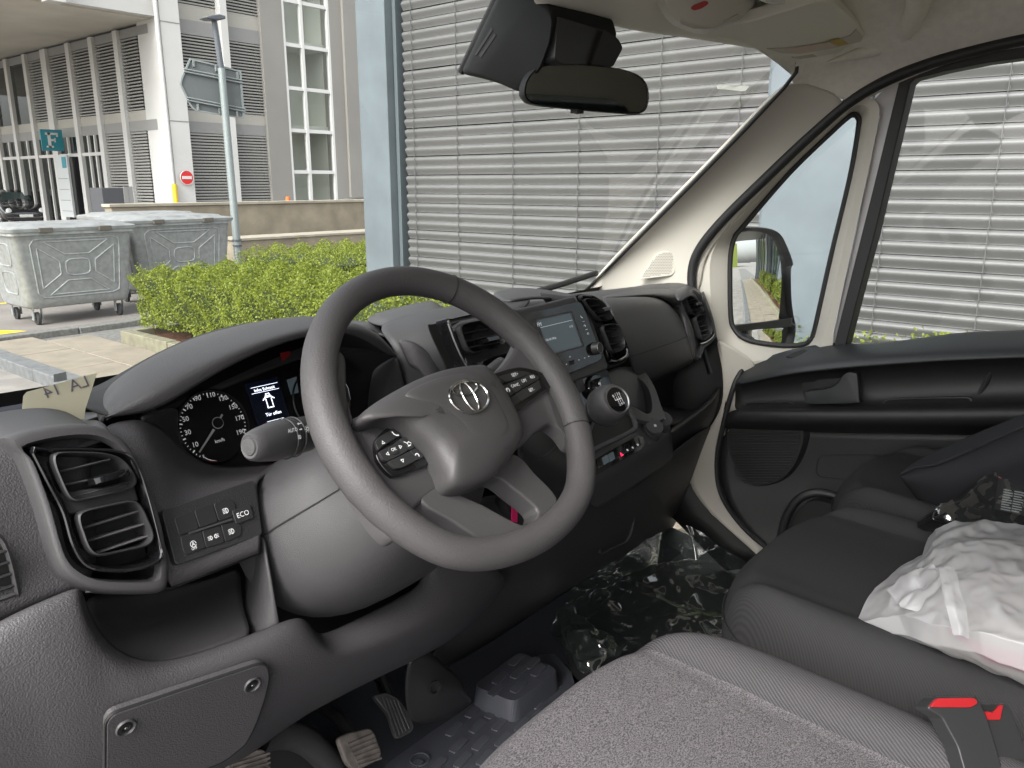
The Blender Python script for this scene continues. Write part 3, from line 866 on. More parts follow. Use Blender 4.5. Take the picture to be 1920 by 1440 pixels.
# ---- parked car by the wing (dark hatchback, front toward the yard)
def car(name, at, yaw, L, Wd, H, m, label):
    x, y = at
    root = empty(name, (x, y, G), label, 'car')
    c, s = math.cos(yaw), math.sin(yaw)
    def P(u, v, w): return A(x + u * c - v * s, y + u * s + v * c, G + w)
    # stations along the length: (u, half width at sill, belt height, half width at belt, roof height, half width roof)
    S = [(-.5, .30, .50, .40, .55, .30), (-.485, .40, .62, .43, .64, .32), (-.42, .46, .78, .46, .80, .36), (-.30, .48, .88, .48, .90, .38), (-.20, .49, .92, .49, .96, .40),
         (-.06, .5, .95, .49, 1.34, .36), (.05, .5, .96, .49, 1.46, .35), (.2, .5, .96, .49, 1.45, .34), (.35, .5, .95, .48, 1.25, .33), (.45, .47, .90, .45, .98, .33), (.5, .42, .6, .40, .7, .3)]
    k = H / 1.46; loops = []
    for (u, hs, bh, hb, rh, hr) in S:
        u *= L; q = []
        for (v, w) in ((-hs, .22), (-hs * 1.0, .5 * bh), (-hb, bh), (-(hr + .02), rh - .04), (-hr * .7, rh), (0, rh + .015), (hr * .7, rh), (hr + .02, rh - .04), (hb, bh), (hs, .5 * bh), (hs, .22), (0, .2)):
            q.append(P(u, v * Wd, w * k))
        loops.append(q)
    body = loft('body', loops, m, root, sub=2)
    for sgn in (-1, 1):
        lathe('headlight', P(-.478 * L, sgn * .33 * Wd, .62 * k), P(-1, 0, .25) - P(0, 0, 0), [(-.02, .11), (.03, .11), (.05, .07), (.055, .001)], 'headlight', root, n=18)
        for u in (-.31, .30):
            w = lathe('wheel', P(u * L, sgn * .43 * Wd, .3), P(0, sgn, 0) - P(0, 0, 0), [(-.1, .1), (-.1, .28), (-.06, .31), (.06, .31), (.1, .27), (.09, .19), (.05, .17), (.06, .02)], 'rubber', root, n=24)
            lathe('wheel_rim', P(u * L, sgn * .43 * Wd, .3) + (P(0, sgn, 0) - P(0, 0, 0)) * .075, P(0, sgn, 0) - P(0, 0, 0), [(0, .19), (.012, .18), (.0, .05), (.02, .03), (.02, .001)], 'satin', w, n=10)
        pts = [P(-.15 * L, sgn * .495 * Wd, .98 * k), P(-.05 * L, sgn * .395 * Wd, 1.32 * k), P(.15 * L, sgn * .385 * Wd, 1.40 * k), P(.36 * L, sgn * .40 * Wd, 1.22 * k), P(.38 * L, sgn * .497 * Wd, .98 * k)]
        ext('side_window', [p - (P(0, sgn, 0) - P(0, 0, 0)) * .012 for p in pts], P(0, sgn, .25) - P(0, 0, 0), .02, 'carglass', root)
    ext('windscreen', [P(-.205 * L, -.40 * Wd, .97 * k), P(-.205 * L, .40 * Wd, .97 * k), P(-.07 * L, .33 * Wd, 1.345 * k), P(-.07 * L, -.33 * Wd, 1.345 * k)], P(-1, 0, 1.2) - P(0, 0, 0), .02, 'carglass', root)
    b = P(-.505 * L, 0, .42 * k)
    box('number_plate', b, (.03, .5, .11), 'plate', root, R=rz(yaw))
    box('grille', P(-.5 * L, 0, .3 * k), (.05, 1.1, .1), 'rubber', root, R=rz(yaw))
    tube('chrome_strip', [P(-.512 * L, -.38 * Wd, .36 * k), P(-.515 * L, 0, .355 * k), P(-.512 * L, .38 * Wd, .36 * k)], .012, 'satin', root, n=6)
    lathe('emblem', P(-.492 * L, 0, .70 * k), P(-1, 0, .7) - P(0, 0, 0), [(0, .001), (0, .05), (.012, .05), (.012, .001)], 'chrome', root, n=16)
    return root
pc = PZ(52, 424, G); cy_ = math.radians(77)
car('parked_car', (pc[0] + 2.0 * math.cos(cy_), pc[1] + 2.0 * math.sin(cy_)), cy_, 4.1, 1.85, 1.52, 'carpaint', 'black rounded car parked under the overhang by the glass front')
pr = PY(655, 374, 19.5)
car('parked_car', (pr[0] + 1.0, 20.5), math.radians(8), 4.3, 1.75, pr[2] - G + .06, 'carpaint', 'dark car behind the concrete wall, only its roof showing')
pq = PY(540, 376, 18.5)
o = empty('traffic_cone', (pq[0], 18.5, G), 'small orange marker post behind the concrete wall', 'marker')
lathe('post', (pq[0], 18.5, G), (0, 0, 1), [(0, .16), (.03, .16), (.03, .09), (pq[2] - G + .02, .06), (pq[2] - G + .1, .05)], 'orange', o, n=14)
lathe('reflective_band', (pq[0], 18.5, pq[2] - .2), (0, 0, 1), [(0, .074), (.1, .07)], 'white', o, n=14, caps=(False, False))
# ================================================================ VAN CAB
VC = 1.03                      # middle of the van
FLZ = -1.06                    # cab floor
vb = empty('van_cab', (VC, 0, FLZ), 'light beige lined cab of a delivery van around the dashboard and seats', 'van')
# floor and firewall
grid('cab_floor', [[A(x, y, z) for x in (.12, .6, 1.1, 1.6, 1.97)] for y, z in ((-1.15, FLZ), (.3, FLZ), (.9, FLZ), (1.08, FLZ + .02), (1.25, FLZ + .16), (1.36, FLZ + .36), (1.42, FLZ + .72))], 'carpet', vb, sub=2, solid=.01, n=(0, -.5, 1))
box('underbody', (VC, .1, FLZ - .16), (1.9, 2.6, .26), 'black', vb)
# sill by the driver's door and wheel arch hump on the left
# roof lining
def sx(x): return (x - VC) / .95
rows = []
for y, z in ((-1.2, .46), (-.6, .455), (.0, .445), (.35, .43), (.56, .40), (.68, .345), (.745, .295)):
    rows.append([A(VC + t * .95, y - (.02 * t * t if y > .6 else 0), z - .10 * abs(t) ** 4) for t in (-1, -.8, -.5, 0, .5, .8, 1)])
grid('roof_lining', rows, 'liner', vb, sub=2, solid=.012, soff=-1, n=(0, 0, -1))
# outer roof skin and nose so that light stays out
grid('roof_skin', [[A(VC + t * .99, y, z + .04 - .06 * t * t) for t in (-1, -.5, 0, .5, 1)] for y, z in ((-1.25, .50), (0, .50), (.6, .45), (.84, .33))], 'bodypaint', vb, sub=1, solid=.02, n=(0, 0, 1))
grid('bonnet', [[A(VC + t * .98, y, z) for t in (-1, 0, 1)] for y, z in ((1.48, -.56), (1.7, -.68), (2.15, -.86), (2.25, -1.3))], 'bodypaint', vb, sub=1, solid=.02, n=(0, 0, 1))
# bulkhead behind the seats
grid('bulkhead', [[A(x, -1.18, z) for x in (.1, 1, 1.98)] for z in (FLZ, -.3, .1, .46)], 'beigedark', vb, sub=0, solid=.02, n=(0, 1, 0))
fr_ = [A(.55, -1.165, -.25), A(1.5, -1.165, -.25), A(1.5, -1.165, .12), A(.55, -1.165, .12)]
ext('bulkhead_window', rnd(fr_, .12, 5), (0, 1, 0), .012, 'carglass', vb)
# body side behind the passenger door, and the far door post
box('side_wall', (2.02, -.83, -.3), (.06, .72, 1.5), 'beigedark', vb)
box('side_wall', (.06, -.86, -.3), (.06, .66, 1.5), 'beigedark', vb)
# right kick panel (beige) under the dash, and sill
kl = [(1340, 630), (1348, 660), (1356, 700), (1358, 760), (1332, 802), (1300, 840), (1285, 876), (1295, 916), (1330, 962), (1400, 1022), (1440, 1060)]
kr = [(1420, 680), (1412, 700), (1400, 730), (1385, 790), (1370, 860), (1376, 925), (1392, 965), (1412, 985), (1440, 1010), (1470, 1040), (1500, 1070)]
km = [tuple((np.array(a) + np.array(b)) / 2) for a, b in zip(kl, kr)]
grid('kick_panel', [[PX(x, y, X) for x, y in L_] for L_, X in ((kl, 1.945), (km, 1.958), (kr, 1.968))], 'beigedark', vb, sub=2, n=(-1, 0, 0))
k2 = [(1180, 760), (1190, 800), (1200, 830), (1210, 850), (1215, 870), (1220, 890), (1225, 910), (1230, 930), (1250, 960), (1310, 1020), (1360, 1070)]
grid('side_lining', [[PX(x, y, X) for x, y in L_] for L_, X in (([(x + 3, y + 2) for x, y in kl], 1.949), (k2, 1.949))], 'black', vb, sub=0, n=(-1, 0, 0))
# ---- windscreen
def wsb(t): return A(VC + .92 * t, 1.43 - .14 * t * t, -.345 + .045 * t * t)
def wst(t): return A(VC + .845 * t, .80 - .06 * t * t, .30 - .02 * t * t)
rows = []
for k in range(7):
    q = k / 6
    rows.append([wsb(t) * (1 - q) + wst(t) * q + A(0, .018, .018) * 4 * q * (1 - q) for t in np.linspace(-1, 1, 9)])
grid('windscreen', rows, 'windscreen', vb, sub=1, solid=0, n=(0, 1, 1))
fr = []
for q in (-.01, .035):
    fr.append([wsb(t) * (1 - q) + wst(t) * q + A(0, -.004, -.004) for t in np.linspace(-1, 1, 15)])
grid('windscreen_frit', fr, 'frit', vb, sub=0, solid=0, n=(0, -1, -1))
for s in (-1,):
    ed = [wsb(s * t0) * (1 - q) + wst(s * t0) * q + A(0, .018, .018) * 4 * q * (1 - q) + A(0, -.004, -.004) for q in np.linspace(0, 1, 8) for t0 in (.99, 1.02)]
    grid('windscreen_frit', [ed[0::2], ed[1::2]], 'frit', vb, sub=0, solid=0, n=(0, -1, -1))
# black edge bead of the windscreen along the passenger pillar
EDG = [(1098, 545), (1150, 494), (1200, 444), (1300, 343), (1400, 240), (1470, 165), (1493, 135), (1496, 118), (1478, 108)]
tube('windscreen_bead', [PX(x, y, xx) for (x, y), xx in zip(EDG, (1.93, 1.915, 1.90, 1.875, 1.85, 1.835, 1.83, 1.825, 1.81))], .0045, 'frit', vb, n=8)
# ---- passenger side pillar trim
PIL = [[(1092, 545, 1.93), (1150, 552, 1.945), (1230, 556, 1.955), (1316, 566, 1.968)],
       [(1149, 486, 1.912), (1190, 482, 1.94), (1250, 478, 1.955), (1312, 492, 1.968)],
       [(1228, 407, 1.89), (1262, 406, 1.925), (1308, 405, 1.95), (1356, 432, 1.968)],
       [(1324, 311, 1.865), (1356, 312, 1.905), (1398, 316, 1.94), (1442, 347, 1.968)],
       [(1414, 217, 1.845), (1446, 220, 1.885), (1486, 228, 1.925), (1532, 259, 1.968)],
       [(1472, 156, 1.832), (1510, 158, 1.875), (1552, 172, 1.92), (1604, 202, 1.968)]]
grid('pillar_trim', [[PX(x, y, X) for x, y, X in r] for r in PIL], 'beige', vb, sub=3, solid=.008)
PILm = [[A(2 * VC - p[0], p[1], p[2]) for p in (PX(x, y, X) for x, y, X in r)] for r in PIL]
grid('pillar_trim', PILm, 'beige', vb, sub=2, solid=.008, n=(1, -.5, 0))
grid('hinge_pillar', [[A(.10, y, z) for y in (.98, 1.2, 1.45)] for z in (-.24, -.5, -.8, FLZ)], 'beigedark', vb, sub=0, solid=.02, n=(-1, 0, 0))
LIN = [[(1478, 160, 1.842), (1510, 158, 1.879), (1552, 172, 1.924), (1604, 202, 1.97)],
       [(1497, 126, 1.832), (1540, 128, 1.875), (1590, 142, 1.93), (1652, 170, 1.97)],
       [(1490, 100, 1.78), (1560, 92, 1.84), (1640, 104, 1.93), (1732, 134, 1.97)],
       [(1500, 60, 1.70), (1600, 40, 1.80), (1720, 58, 1.90), (1842, 98, 1.97)],
       [(1560, -40, 1.66), (1700, -40, 1.76), (1840, -10, 1.87), (2000, 70, 1.97)],
       [(1700, -160, 1.60), (1850, -150, 1.70), (2000, -110, 1.83), (2170, 40, 1.97)]]
grid('roof_corner_lining', [[PX(x, y, X) for x, y, X in r] for r in LIN], 'liner', vb, sub=3, solid=.006)
tube('trim_seam', [PX(1478, 160, 1.836), PX(1512, 158, 1.872), PX(1552, 171, 1.916), PX(1588, 187, 1.962)], .0012, 'beigedark', vb, n=5)
# tweeter grille on the pillar foot
TW = Plane((1.935, 1.03, -.2), nrm((-1, -.42, .02)))
gr = [(1197, 524), (1208, 505), (1228, 478), (1238, 472), (1266, 470), (1270, 474), (1264, 512), (1258, 517)]
TWP = TW.at(1235, 500); PT = PX(1235, 500, 1.944); TW = Plane(PT + TW.n * .004, TW.n)
g3 = TW.pts(gr)
tw = ext('tweeter_grille', rnd(g3, .006, 3), TW.n, .012, 'beige', vb, bevel=.0015)
holes = MB()
inner = np.array([(1204, 521), (1212, 506), (1230, 481), (1240, 475), (1264, 474), (1259, 510), (1255, 513)], float)
def inside(x, y, poly):
    c = False; j = len(poly) - 1
    for i in range(len(poly)):
        if (poly[i][1] > y) != (poly[j][1] > y) and x < (poly[j][0] - poly[i][0]) * (y - poly[i][1]) / (poly[j][1] - poly[i][1]) + poly[i][0]: c = not c
        j = i
    return c
for i in range(24):
    for j in range(18):
        x = 1200 + i * 3.0 + (1.5 if j % 2 else 0); y = 472 + j * 2.9
        if inside(x, y, inner):
            c = TW.at(x, y, .0006); u, w, _ = basis(TW.n)
            holes.add([c + .0014 * (math.cos(a) * u + math.sin(a) * w) for a in np.linspace(0, 2 * math.pi, 6, endpoint=False)], [list(range(6))])
tag(holes.build('grille_hole', 'grillehole', tw, smooth=False), kind='stuff')
# door aperture seal
SEAL = [(1335, 700), (1312, 620), (1300, 560), (1298, 505), (1315, 462), (1360, 408), (1440, 330), (1520, 254), (1592, 192), (1660, 152), (1740, 120), (1820, 97), (1930, 72), (2080, 56)]
tube('door_seal', crs([PX(x, y, 1.957) for x, y in SEAL], 60, False), .0125, 'seal', vb, n=10)
# tape scrap stuck on the windscreen
wn = nrm(np.cross(wst(.4) - wsb(.4), A(1, 0, 0)))
WSP = Plane(wsb(.5) * .35 + wst(.5) * .65, wn if wn[1] < 0 else -wn)
tp = [(1343, 160), (1352, 159), (1378, 163), (1396, 160), (1405, 162), (1398, 170), (1390, 171), (1360, 168), (1345, 167)]
tag(ext('tape_scrap', WSP.pts(tp, .003), WSP.n, .0008, 'tapefilm'), 'crumpled scrap of white tape stuck on the windscreen', 'tape')
# ---- header: front trim, sun visor, overhead console
HD = [[(985, -260, .53), (1120, -240, .53), (1300, -220, .53), (1500, -180, .52), (1660, -150, .50)],
      [(990, -60, .66), (1110, -50, .66), (1270, -40, .66), (1440, -20, .65), (1600, -10, .62)],
      [(1000, 6, .74), (1105, 22, .73), (1200, 38, .72), (1330, 52, .71), (1500, 84, .70)],
      [(1008, 12, .80), (1100, 36, .79), (1190, 60, .775), (1310, 72, .765), (1490, 106, .73)]]
grid('header_trim', [[PY(x, y, Y) for x, y, Y in r] for r in HD], 'visor', vb, sub=2, solid=.01, n=(0, -1, -.5))
VP = Plane((1.5, .675, .268), (0, -.42, -.9))
vis = empty('sun_visor', tuple(VP.at(1450, 50)), 'beige passenger sun visor folded up, with a warning sticker', 'sun visor')
vo = [(1262, 30), (1300, 58), (1380, 78), (1424, 95), (1473, 106), (1526, 108), (1600, 93), (1622, 84), (1627, 74), (1610, 48), (1581, 20), (1545, 2), (1470, 22), (1380, 44)]
ext('visor_panel', crs(VP.pts(vo, .012), 56), VP.n, .022, 'visor', vis, bevel=.006, seg=3)
stk = [(1438, 92), (1473, 91), (1560, 80), (1595, 67), (1606, 55), (1618, 70), (1614, 78), (1560, 91), (1500, 101), (1466, 100)]
s1 = ext('sticker', VP.pts(stk, .0145), VP.n, .002, 'beige', vis)
ext('warning_label', VP.pts([(1472, 93), (1555, 79), (1574, 88), (1496, 101)], .0152), VP.n, .0006, 'stickerw', vis)
ext('yellow_label', VP.pts([(1554, 78), (1573, 73), (1591, 82), (1574, 86)], .0158), VP.n, .0006, 'stickery', vis)
ext('grip_recess', VP.pts([(1484, 108), (1524, 102), (1532, 106), (1500, 111)], .0125), VP.n, .002, 'beigedark', vis)
# end pod of the header shelf at the right
tube('shelf_edge', crs([PY(x, y, Y) for x, y, Y in ((1700, -60, .40), (1722, -10, .44), (1716, 24, .48), (1690, 66, .53), (1668, 80, .555), (1610, 100, .60), (1550, 116, .635))], 30, False), list(np.r_[np.full(20, .022), np.linspace(.022, .001, 10)]), 'liner', vb, n=12)
oc = empty('overhead_console', tuple(PY(1330, 30, .63)), 'beige overhead console with a red warning lamp lens', 'console')
ol = [(1242, -12), (1250, 22), (1266, 42), (1296, 55), (1322, 59), (1346, 53), (1385, 36), (1406, 18), (1412, -6), (1330, -60)]
def ocl(s, Y):
    c = np.mean(np.array(ol, float), axis=0)
    return [PY(*(c + (np.array(p) - c) * s), Y) for p in crs(ol, 40)]
loft('console_shell', [ocl(1.12, .70), ocl(1.0, .655), ocl(.97, .635), ocl(.90, .622), ocl(.7, .618)], 'beige', oc, caps=(False, True))
lens = [(1296, 16), (1302, 10), (1322, 2), (1329, 3), (1328, 8), (1316, 16), (1302, 20)]
ext('red_lens', [PY(x, y, .6165) for x, y in rnd([A(*p) for p in lens], 3, 2)], (0, -1, -.4), .01, 'redprint', oc, bevel=.001)
ext('button_slot', [PY(x, y, .6165) for x, y in ((1358, 40), (1384, 27), (1389, 30), (1364, 42))], (0, -1, -.4), .01, 'beigedark', oc)
tube('console_groove', [PY(x, y, .6175) for x, y in ((1272, 30), (1276, 44), (1300, 53), (1340, 52), (1382, 32))], .0008, 'beigedark', oc, n=5)
lp2 = [(1420, -8), (1432, 4), (1452, 9), (1480, 6), (1520, -4), (1480, -30)]
ext('reading_lamp', [PY(x, y, .60) for x, y in crs(lp2, 24)], (0, -1, -.4), .02, 'headlight', oc, bevel=.003)
# ---- sensor housing at the top of the windscreen
XH = .975
hs = empty('sensor_housing', tuple(PX(950, 80, XH)), 'black plastic camera housing at the top of the windscreen', 'housing')
h1 = [(866, 133), (936, -14), (1008, -14), (1034, 6), (1042, 34), (1036, 78), (1018, 126), (990, 168), (972, 172), (938, 157), (900, 146), (872, 140)]
loft('housing_shell', [[PX(*p, XH + o) + A(0, 0, 0) for p in rnd([A(*(np.mean(np.array(h1, float), 0) + (np.array(q) - np.mean(np.array(h1, float), 0)) * s)) for q in h1], 6, 3)] for o, s in ((0, .90), (.004, .96), (.014, 1.0))] +
     [[PX(*p, XH + .014) + A(.16, 0, 0) for p in rnd([A(*q) for q in h1], 6, 3)]], 'housing', hs, ang=60)
for a_ in (((921, 52), (924, 56), (893, 104), (889, 103)), ((927, 62), (930, 66), (902, 108), (898, 104))):
    ext('cooling_slot', [PX(x, y, XH - .001) for x, y in a_], (-1, 0, 0), .006, 'black', hs)
tube('housing_edge', [PX(864, 136, XH + .02), PX(934, -10, XH + .02)], .006, 'frit', hs, n=8)
b1 = [(1046, 30), (1072, 38), (1132, 56), (1128, 70), (1104, 122), (1052, 120), (1040, 110)]
ext('rear_cover', [PY(x, y, .735) for x, y in rnd([A(*p) for p in b1], 5, 3)], (-.2, -1, 0), .06, 'smoothdark', hs, bevel=.003)
b2 = [(1132, 54), (1160, 72), (1169, 90), (1150, 126), (1108, 122), (1122, 84)]
ext('rear_cover', [PY(x, y, .728) for x, y in rnd([A(*p) for p in b2], 5, 3)], (-.2, -1, 0), .06, 'black', hs, bevel=.003)
# ---- rear view mirror
MC = PX(1098, 167, 1.06)
mn = nrm((-.40, -.91, -.06))
MP = Plane(MC, mn)
rm = empty('rear_view_mirror', tuple(MC), 'black framed rear view mirror under the camera housing', 'mirror')
mo = [(980, 172), (986, 148), (1006, 127), (1040, 119), (1100, 121), (1160, 128), (1196, 140), (1213, 158), (1217, 184), (1211, 206), (1194, 214), (1150, 212), (1070, 205), (1004, 197), (985, 187)]
mo3 = crs(MP.pts(mo, .004), 60); mc_ = np.mean(mo3, axis=0)
bk = [mc_ + (p - mc_) * s - mn * d for s, d in ((.5, .045),) for p in mo3]
loft('mirror_casing', [[mc_ + (p - mc_) * s - mn * d for p in mo3] for s, d in ((.965, 0), (.985, -.002), (1, .002), (1.0, .012), (.9, .03), (.5, .042))], 'black', rm, caps=(False, True))
ext('mirror_glass', [mc_ + (p - mc_) * .955 + mn * .0004 for p in mo3], mn, .002, 'dimmirror', rm)
tube('mirror_stem', [MC - mn * .035, MC - mn * .05 + A(0, .02, .03), PY(1060, 60, .76)], .012, 'black', rm)
box('dip_tab', MP.at(1082, 209, -.004), (.018, .012, .006), 'black', rm)
# ================================================================ PASSENGER DOOR
DX = 1.985
dr = empty('passenger_door', (DX, .4, FLZ), 'closed passenger door with beige quarter window frame and black lower panel', 'door')
D = lambda L, X=DX: [PX(x, y, X) for x, y in L]
QG = [(1369, 600), (1367, 540), (1368, 480), (1376, 445), (1392, 424), (1480, 322), (1560, 244), (1590, 217), (1602, 211), (1611, 217), (1612, 236), (1596, 330), (1560, 480), (1528, 622), (1520, 640), (1506, 649), (1470, 651), (1420, 645), (1392, 636), (1376, 620)]
QO = [(1318, 640), (1304, 560), (1302, 505), (1318, 466), (1362, 414), (1442, 336), (1522, 260), (1590, 200), (1612, 186), (1634, 184), (1648, 200), (1646, 232), (1626, 330), (1594, 480), (1566, 610), (1556, 660), (1520, 690), (1440, 700), (1380, 716), (1340, 700)]
QM = [tuple(np.array(a) * .45 + np.array(b) * .55) for a, b in zip(QG, QO)]
# bevelled beige surround: outer edge proud, sloping in to the glass
def ring3(name, loops, m, parent):
    v = [p for l in loops for p in l]; n = len(loops[0]); f = []
    for i in range(len(loops) - 1):
        for j in range(n): f.append([i * n + j, i * n + (j + 1) % n, (i + 1) * n + (j + 1) % n, (i + 1) * n + j])
    v, f = fixn(v, f)
    o = mk(name, v, f, m, parent, ang=30)
    return o
N_ = 80
L0 = resamp(crs([A(*p) for p in QO], 160), N_)
def near(L, ref):
    # same angular order as ref
    c = np.mean(np.array(QG, float), axis=0)
    return L
qo3 = [PX(*p, 1.978) for p in crs([A(*p) for p in QO], 120)]
qm3 = [PX(*p, 1.975) for p in crs([A(*p) for p in QM], 120)]
qg3 = [PX(*p, 2.02) for p in crs([A(*p) for p in QG], 120)]
qb3 = [PX(*p, 2.05) for p in crs([A(*p) for p in QO], 120)]
ring3('quarter_window_surround', [qb3, qo3, qm3, qg3], 'beige', dr)
qg = [A(*p) for p in crs([A(*p) for p in QG], 120)]; cc = np.mean(qg, axis=0)
tube('quarter_window_seal', [PX(*(cc + (p - cc) * .985), 2.016) for p in qg] + [PX(*(cc + (qg[0] - cc) * .985), 2.016)], .007, 'seal', dr, n=8)
mk('quarter_window_glass', [PX(*p, 2.03) for p in qg], [list(range(len(qg)))], 'sideglass', dr, smooth=False)
# painted upper frame of the door
PF = [(1636, 186), (1690, 136), (1760, 108), (1840, 92), (1940, 78), (2100, 60), (2100, 90), (1940, 98), (1840, 112), (1760, 128), (1712, 144), (1695, 160), (1660, 300), (1610, 500), (1575, 648), (1552, 660), (1566, 610), (1594, 480), (1626, 330), (1648, 220)]
ext('door_frame', [PX(*p, 1.99) for p in PF], (-1, 0, 0), .05, 'bodypaint', dr, bevel=.004)
# black glass run
GR = [(1686, 150), (1692, 138), (1704, 132), (1770, 112), (1850, 98), (1940, 84), (2100, 66), (2100, 92), (1940, 106), (1850, 118), (1770, 134), (1716, 148), (1707, 156), (1680, 270), (1640, 440), (1608, 560), (1585, 650), (1562, 652), (1590, 540), (1640, 340)]
ext('glass_run', [PX(*p, 1.978) for p in GR], (-1, 0, 0), .05, 'seal', dr, bevel=.003)
mk('door_glass', [PX(*p, 2.015) for p in ((1697, 140), (2150, 60), (2150, 700), (1560, 700))], [[0, 1, 2, 3]], 'sideglass', dr, smooth=False)
tag(vb, None)
# inner panel -------------------------------------------------
def PG(rows): return [[PX(x, y, X) for x, y, X in r] for r in rows]
# ledge: outer edge by the glass, crest, front crease
LE = [[(1392, 690, 1.985), (1440, 667, 1.99), (1500, 650, 1.99), (1582, 640, 1.99), (1602, 646, 1.99), (1655, 643, 1.99), (1757, 630, 1.99), (1800, 622, 1.99), (1930, 619, 1.99), (2100, 612, 1.99)],
      [(1384, 704, 1.955), (1440, 684, 1.945), (1500, 668, 1.94), (1582, 655, 1.94), (1602, 657, 1.94), (1655, 654, 1.94), (1757, 643, 1.94), (1800, 637, 1.94), (1930, 633, 1.94), (2100, 626, 1.94)],
      [(1378, 716, 1.930), (1440, 699, 1.905), (1500, 686, 1.895), (1582, 675, 1.895), (1602, 673, 1.895), (1655, 668, 1.895), (1757, 660, 1.895), (1800, 657, 1.895), (1930, 651, 1.895), (2100, 645, 1.895)],
      [(1378, 724, 1.930), (1440, 708, 1.90), (1500, 698, 1.89), (1582, 690, 1.888), (1602, 688, 1.888), (1655, 684, 1.888), (1757, 677, 1.888), (1800, 675, 1.888), (1930, 670, 1.888), (2100, 665, 1.888)]]
grid('door_ledge', PG(LE), 'doortop', dr, sub=2, solid=.006, n=(-1, 0, .5))
UP = [[(1376, 722, 1.932), (1440, 706, 1.905), (1500, 697, 1.90), (1600, 687, 1.90), (1760, 676, 1.90), (1930, 669, 1.90), (2100, 664, 1.90)],
      [(1380, 730, 1.955), (1440, 716, 1.955), (1500, 708, 1.955), (1600, 698, 1.955), (1760, 688, 1.955), (1930, 682, 1.955), (2100, 678, 1.955)],
      [(1378, 760, 1.955), (1440, 756, 1.955), (1500, 757, 1.955), (1600, 760, 1.955), (1760, 754, 1.955), (1930, 752, 1.955), (2100, 750, 1.955)],
      [(1376, 768, 1.915), (1440, 769, 1.905), (1500, 768, 1.90), (1600, 768, 1.90), (1760, 764, 1.90), (1930, 760, 1.90), (2100, 757, 1.90)]]
grid('upper_panel', PG(UP), 'doorp', dr, sub=2, solid=.005, n=(-1, 0, 0))
BAR = [[(1374, 767, 1.92), (1440, 768, 1.905), (1600, 767, 1.90), (1760, 763, 1.90), (1930, 759, 1.90), (2100, 756, 1.90)],
       [(1366, 774, 1.905), (1440, 774, 1.886), (1600, 773, 1.88), (1760, 770, 1.88), (1930, 767, 1.88), (2100, 764, 1.88)],
       [(1360, 790, 1.905), (1440, 793, 1.886), (1600, 795, 1.88), (1760, 796, 1.88), (1930, 797, 1.88), (2100, 798, 1.88)],
       [(1358, 798, 1.93), (1440, 801, 1.92), (1600, 803, 1.915), (1760, 804, 1.915), (1930, 806, 1.915), (2100, 808, 1.915)],
       [(1356, 806, 1.955), (1440, 809, 1.958), (1600, 812, 1.958), (1760, 814, 1.958), (1930, 818, 1.958), (2100, 820, 1.958)]]
grid('armrest_bar', PG(BAR), 'doorp', dr, sub=2, solid=.004, n=(-1, 0, 0))
LOW = [[(1354, 800, 1.945), (1420, 804, 1.958), (1500, 806, 1.96), (1600, 810, 1.96), (1760, 812, 1.96), (2100, 816, 1.96)],
       [(1344, 860, 1.94), (1420, 864, 1.955), (1500, 866, 1.962), (1600, 870, 1.962), (1760, 872, 1.962), (2100, 880, 1.962)],
       [(1352, 925, 1.93), (1420, 930, 1.95), (1500, 920, 1.955), (1600, 930, 1.96), (1760, 940, 1.96), (2100, 950, 1.96)],
       [(1392, 985, 1.90), (1440, 985, 1.91), (1510, 950, 1.93), (1600, 975, 1.93), (1760, 1000, 1.93), (2100, 1020, 1.93)],
       [(1450, 1035, 1.88), (1490, 1040, 1.885), (1560, 1040, 1.89), (1640, 1060, 1.89), (1800, 1090, 1.89), (2100, 1120, 1.89)],
       [(1520, 1120, 1.90), (1560, 1125, 1.90), (1620, 1130, 1.90), (1700, 1150, 1.90), (1850, 1180, 1.90), (2100, 1220, 1.90)]]
grid('lower_panel', PG(LOW), 'doorp', dr, sub=2, solid=.004, n=(-1, 0, 0))
# edge lip of the panel, seen as a bright line against the beige body
tube('panel_edge', crs([PX(x, y, X) for x, y, X in ((1396, 688, 1.975), (1377, 722, 1.94), (1358, 790, 1.935), (1345, 860, 1.935), (1352, 925, 1.925), (1392, 986, 1.90), (1448, 1036, 1.882), (1500, 1090, 1.89))], 40, False), .007, 'doorp', dr, n=8)
# speaker grille: fine ribs on a raised rounded field
SPK = [(1366, 806), (1420, 806), (1495, 808), (1506, 812), (1502, 840), (1486, 876), (1462, 900), (1428, 910), (1392, 908), (1376, 890), (1366, 850)]
spk3 = crs([PX(x, y, 1.943) for x, y in SPK], 48); sc_ = np.mean(spk3, axis=0)
loft('speaker_surround', [[sc_ + (p - sc_) * s + A(o, 0, 0) for p in spk3] for s, o in ((1.12, .018), (1.04, .004), (1.0, .0))], 'doorp', dr, caps=(False, False))
spg = ext('speaker_grille', [sc_ + (p - sc_) * .995 + A(.002, 0, 0) for p in spk3], (-1, 0, 0), .008, 'black', dr)
for k in range(20):
    y0 = 812 + k * 4.9
    seg = [x for x in range(1362, 1510, 3) if inside(x, y0, SPK)]
    if len(seg) > 3: tube('grille_rib', [PX(seg[0] + 3, y0, 1.9435), PX(seg[-1] - 3, y0, 1.9435)], .0017, 'doorp', spg, n=5)
PK = [(1530, 862), (1540, 852), (1620, 853), (1700, 856), (1700, 915), (1560, 898), (1534, 896), (1528, 886)]
frame('pocket_outline', [PX(x, y, 1.9575) for x, y in rnd([A(*p) for p in PK], 10, 3)], [PX(*(A(1610, 880) + (np.array(p) - A(1610, 880)) * A(.972, .92)), 1.9575) for p in rnd([A(*p) for p in PK], 10, 3)], (-1, 0, 0), .004, 'black', dr)
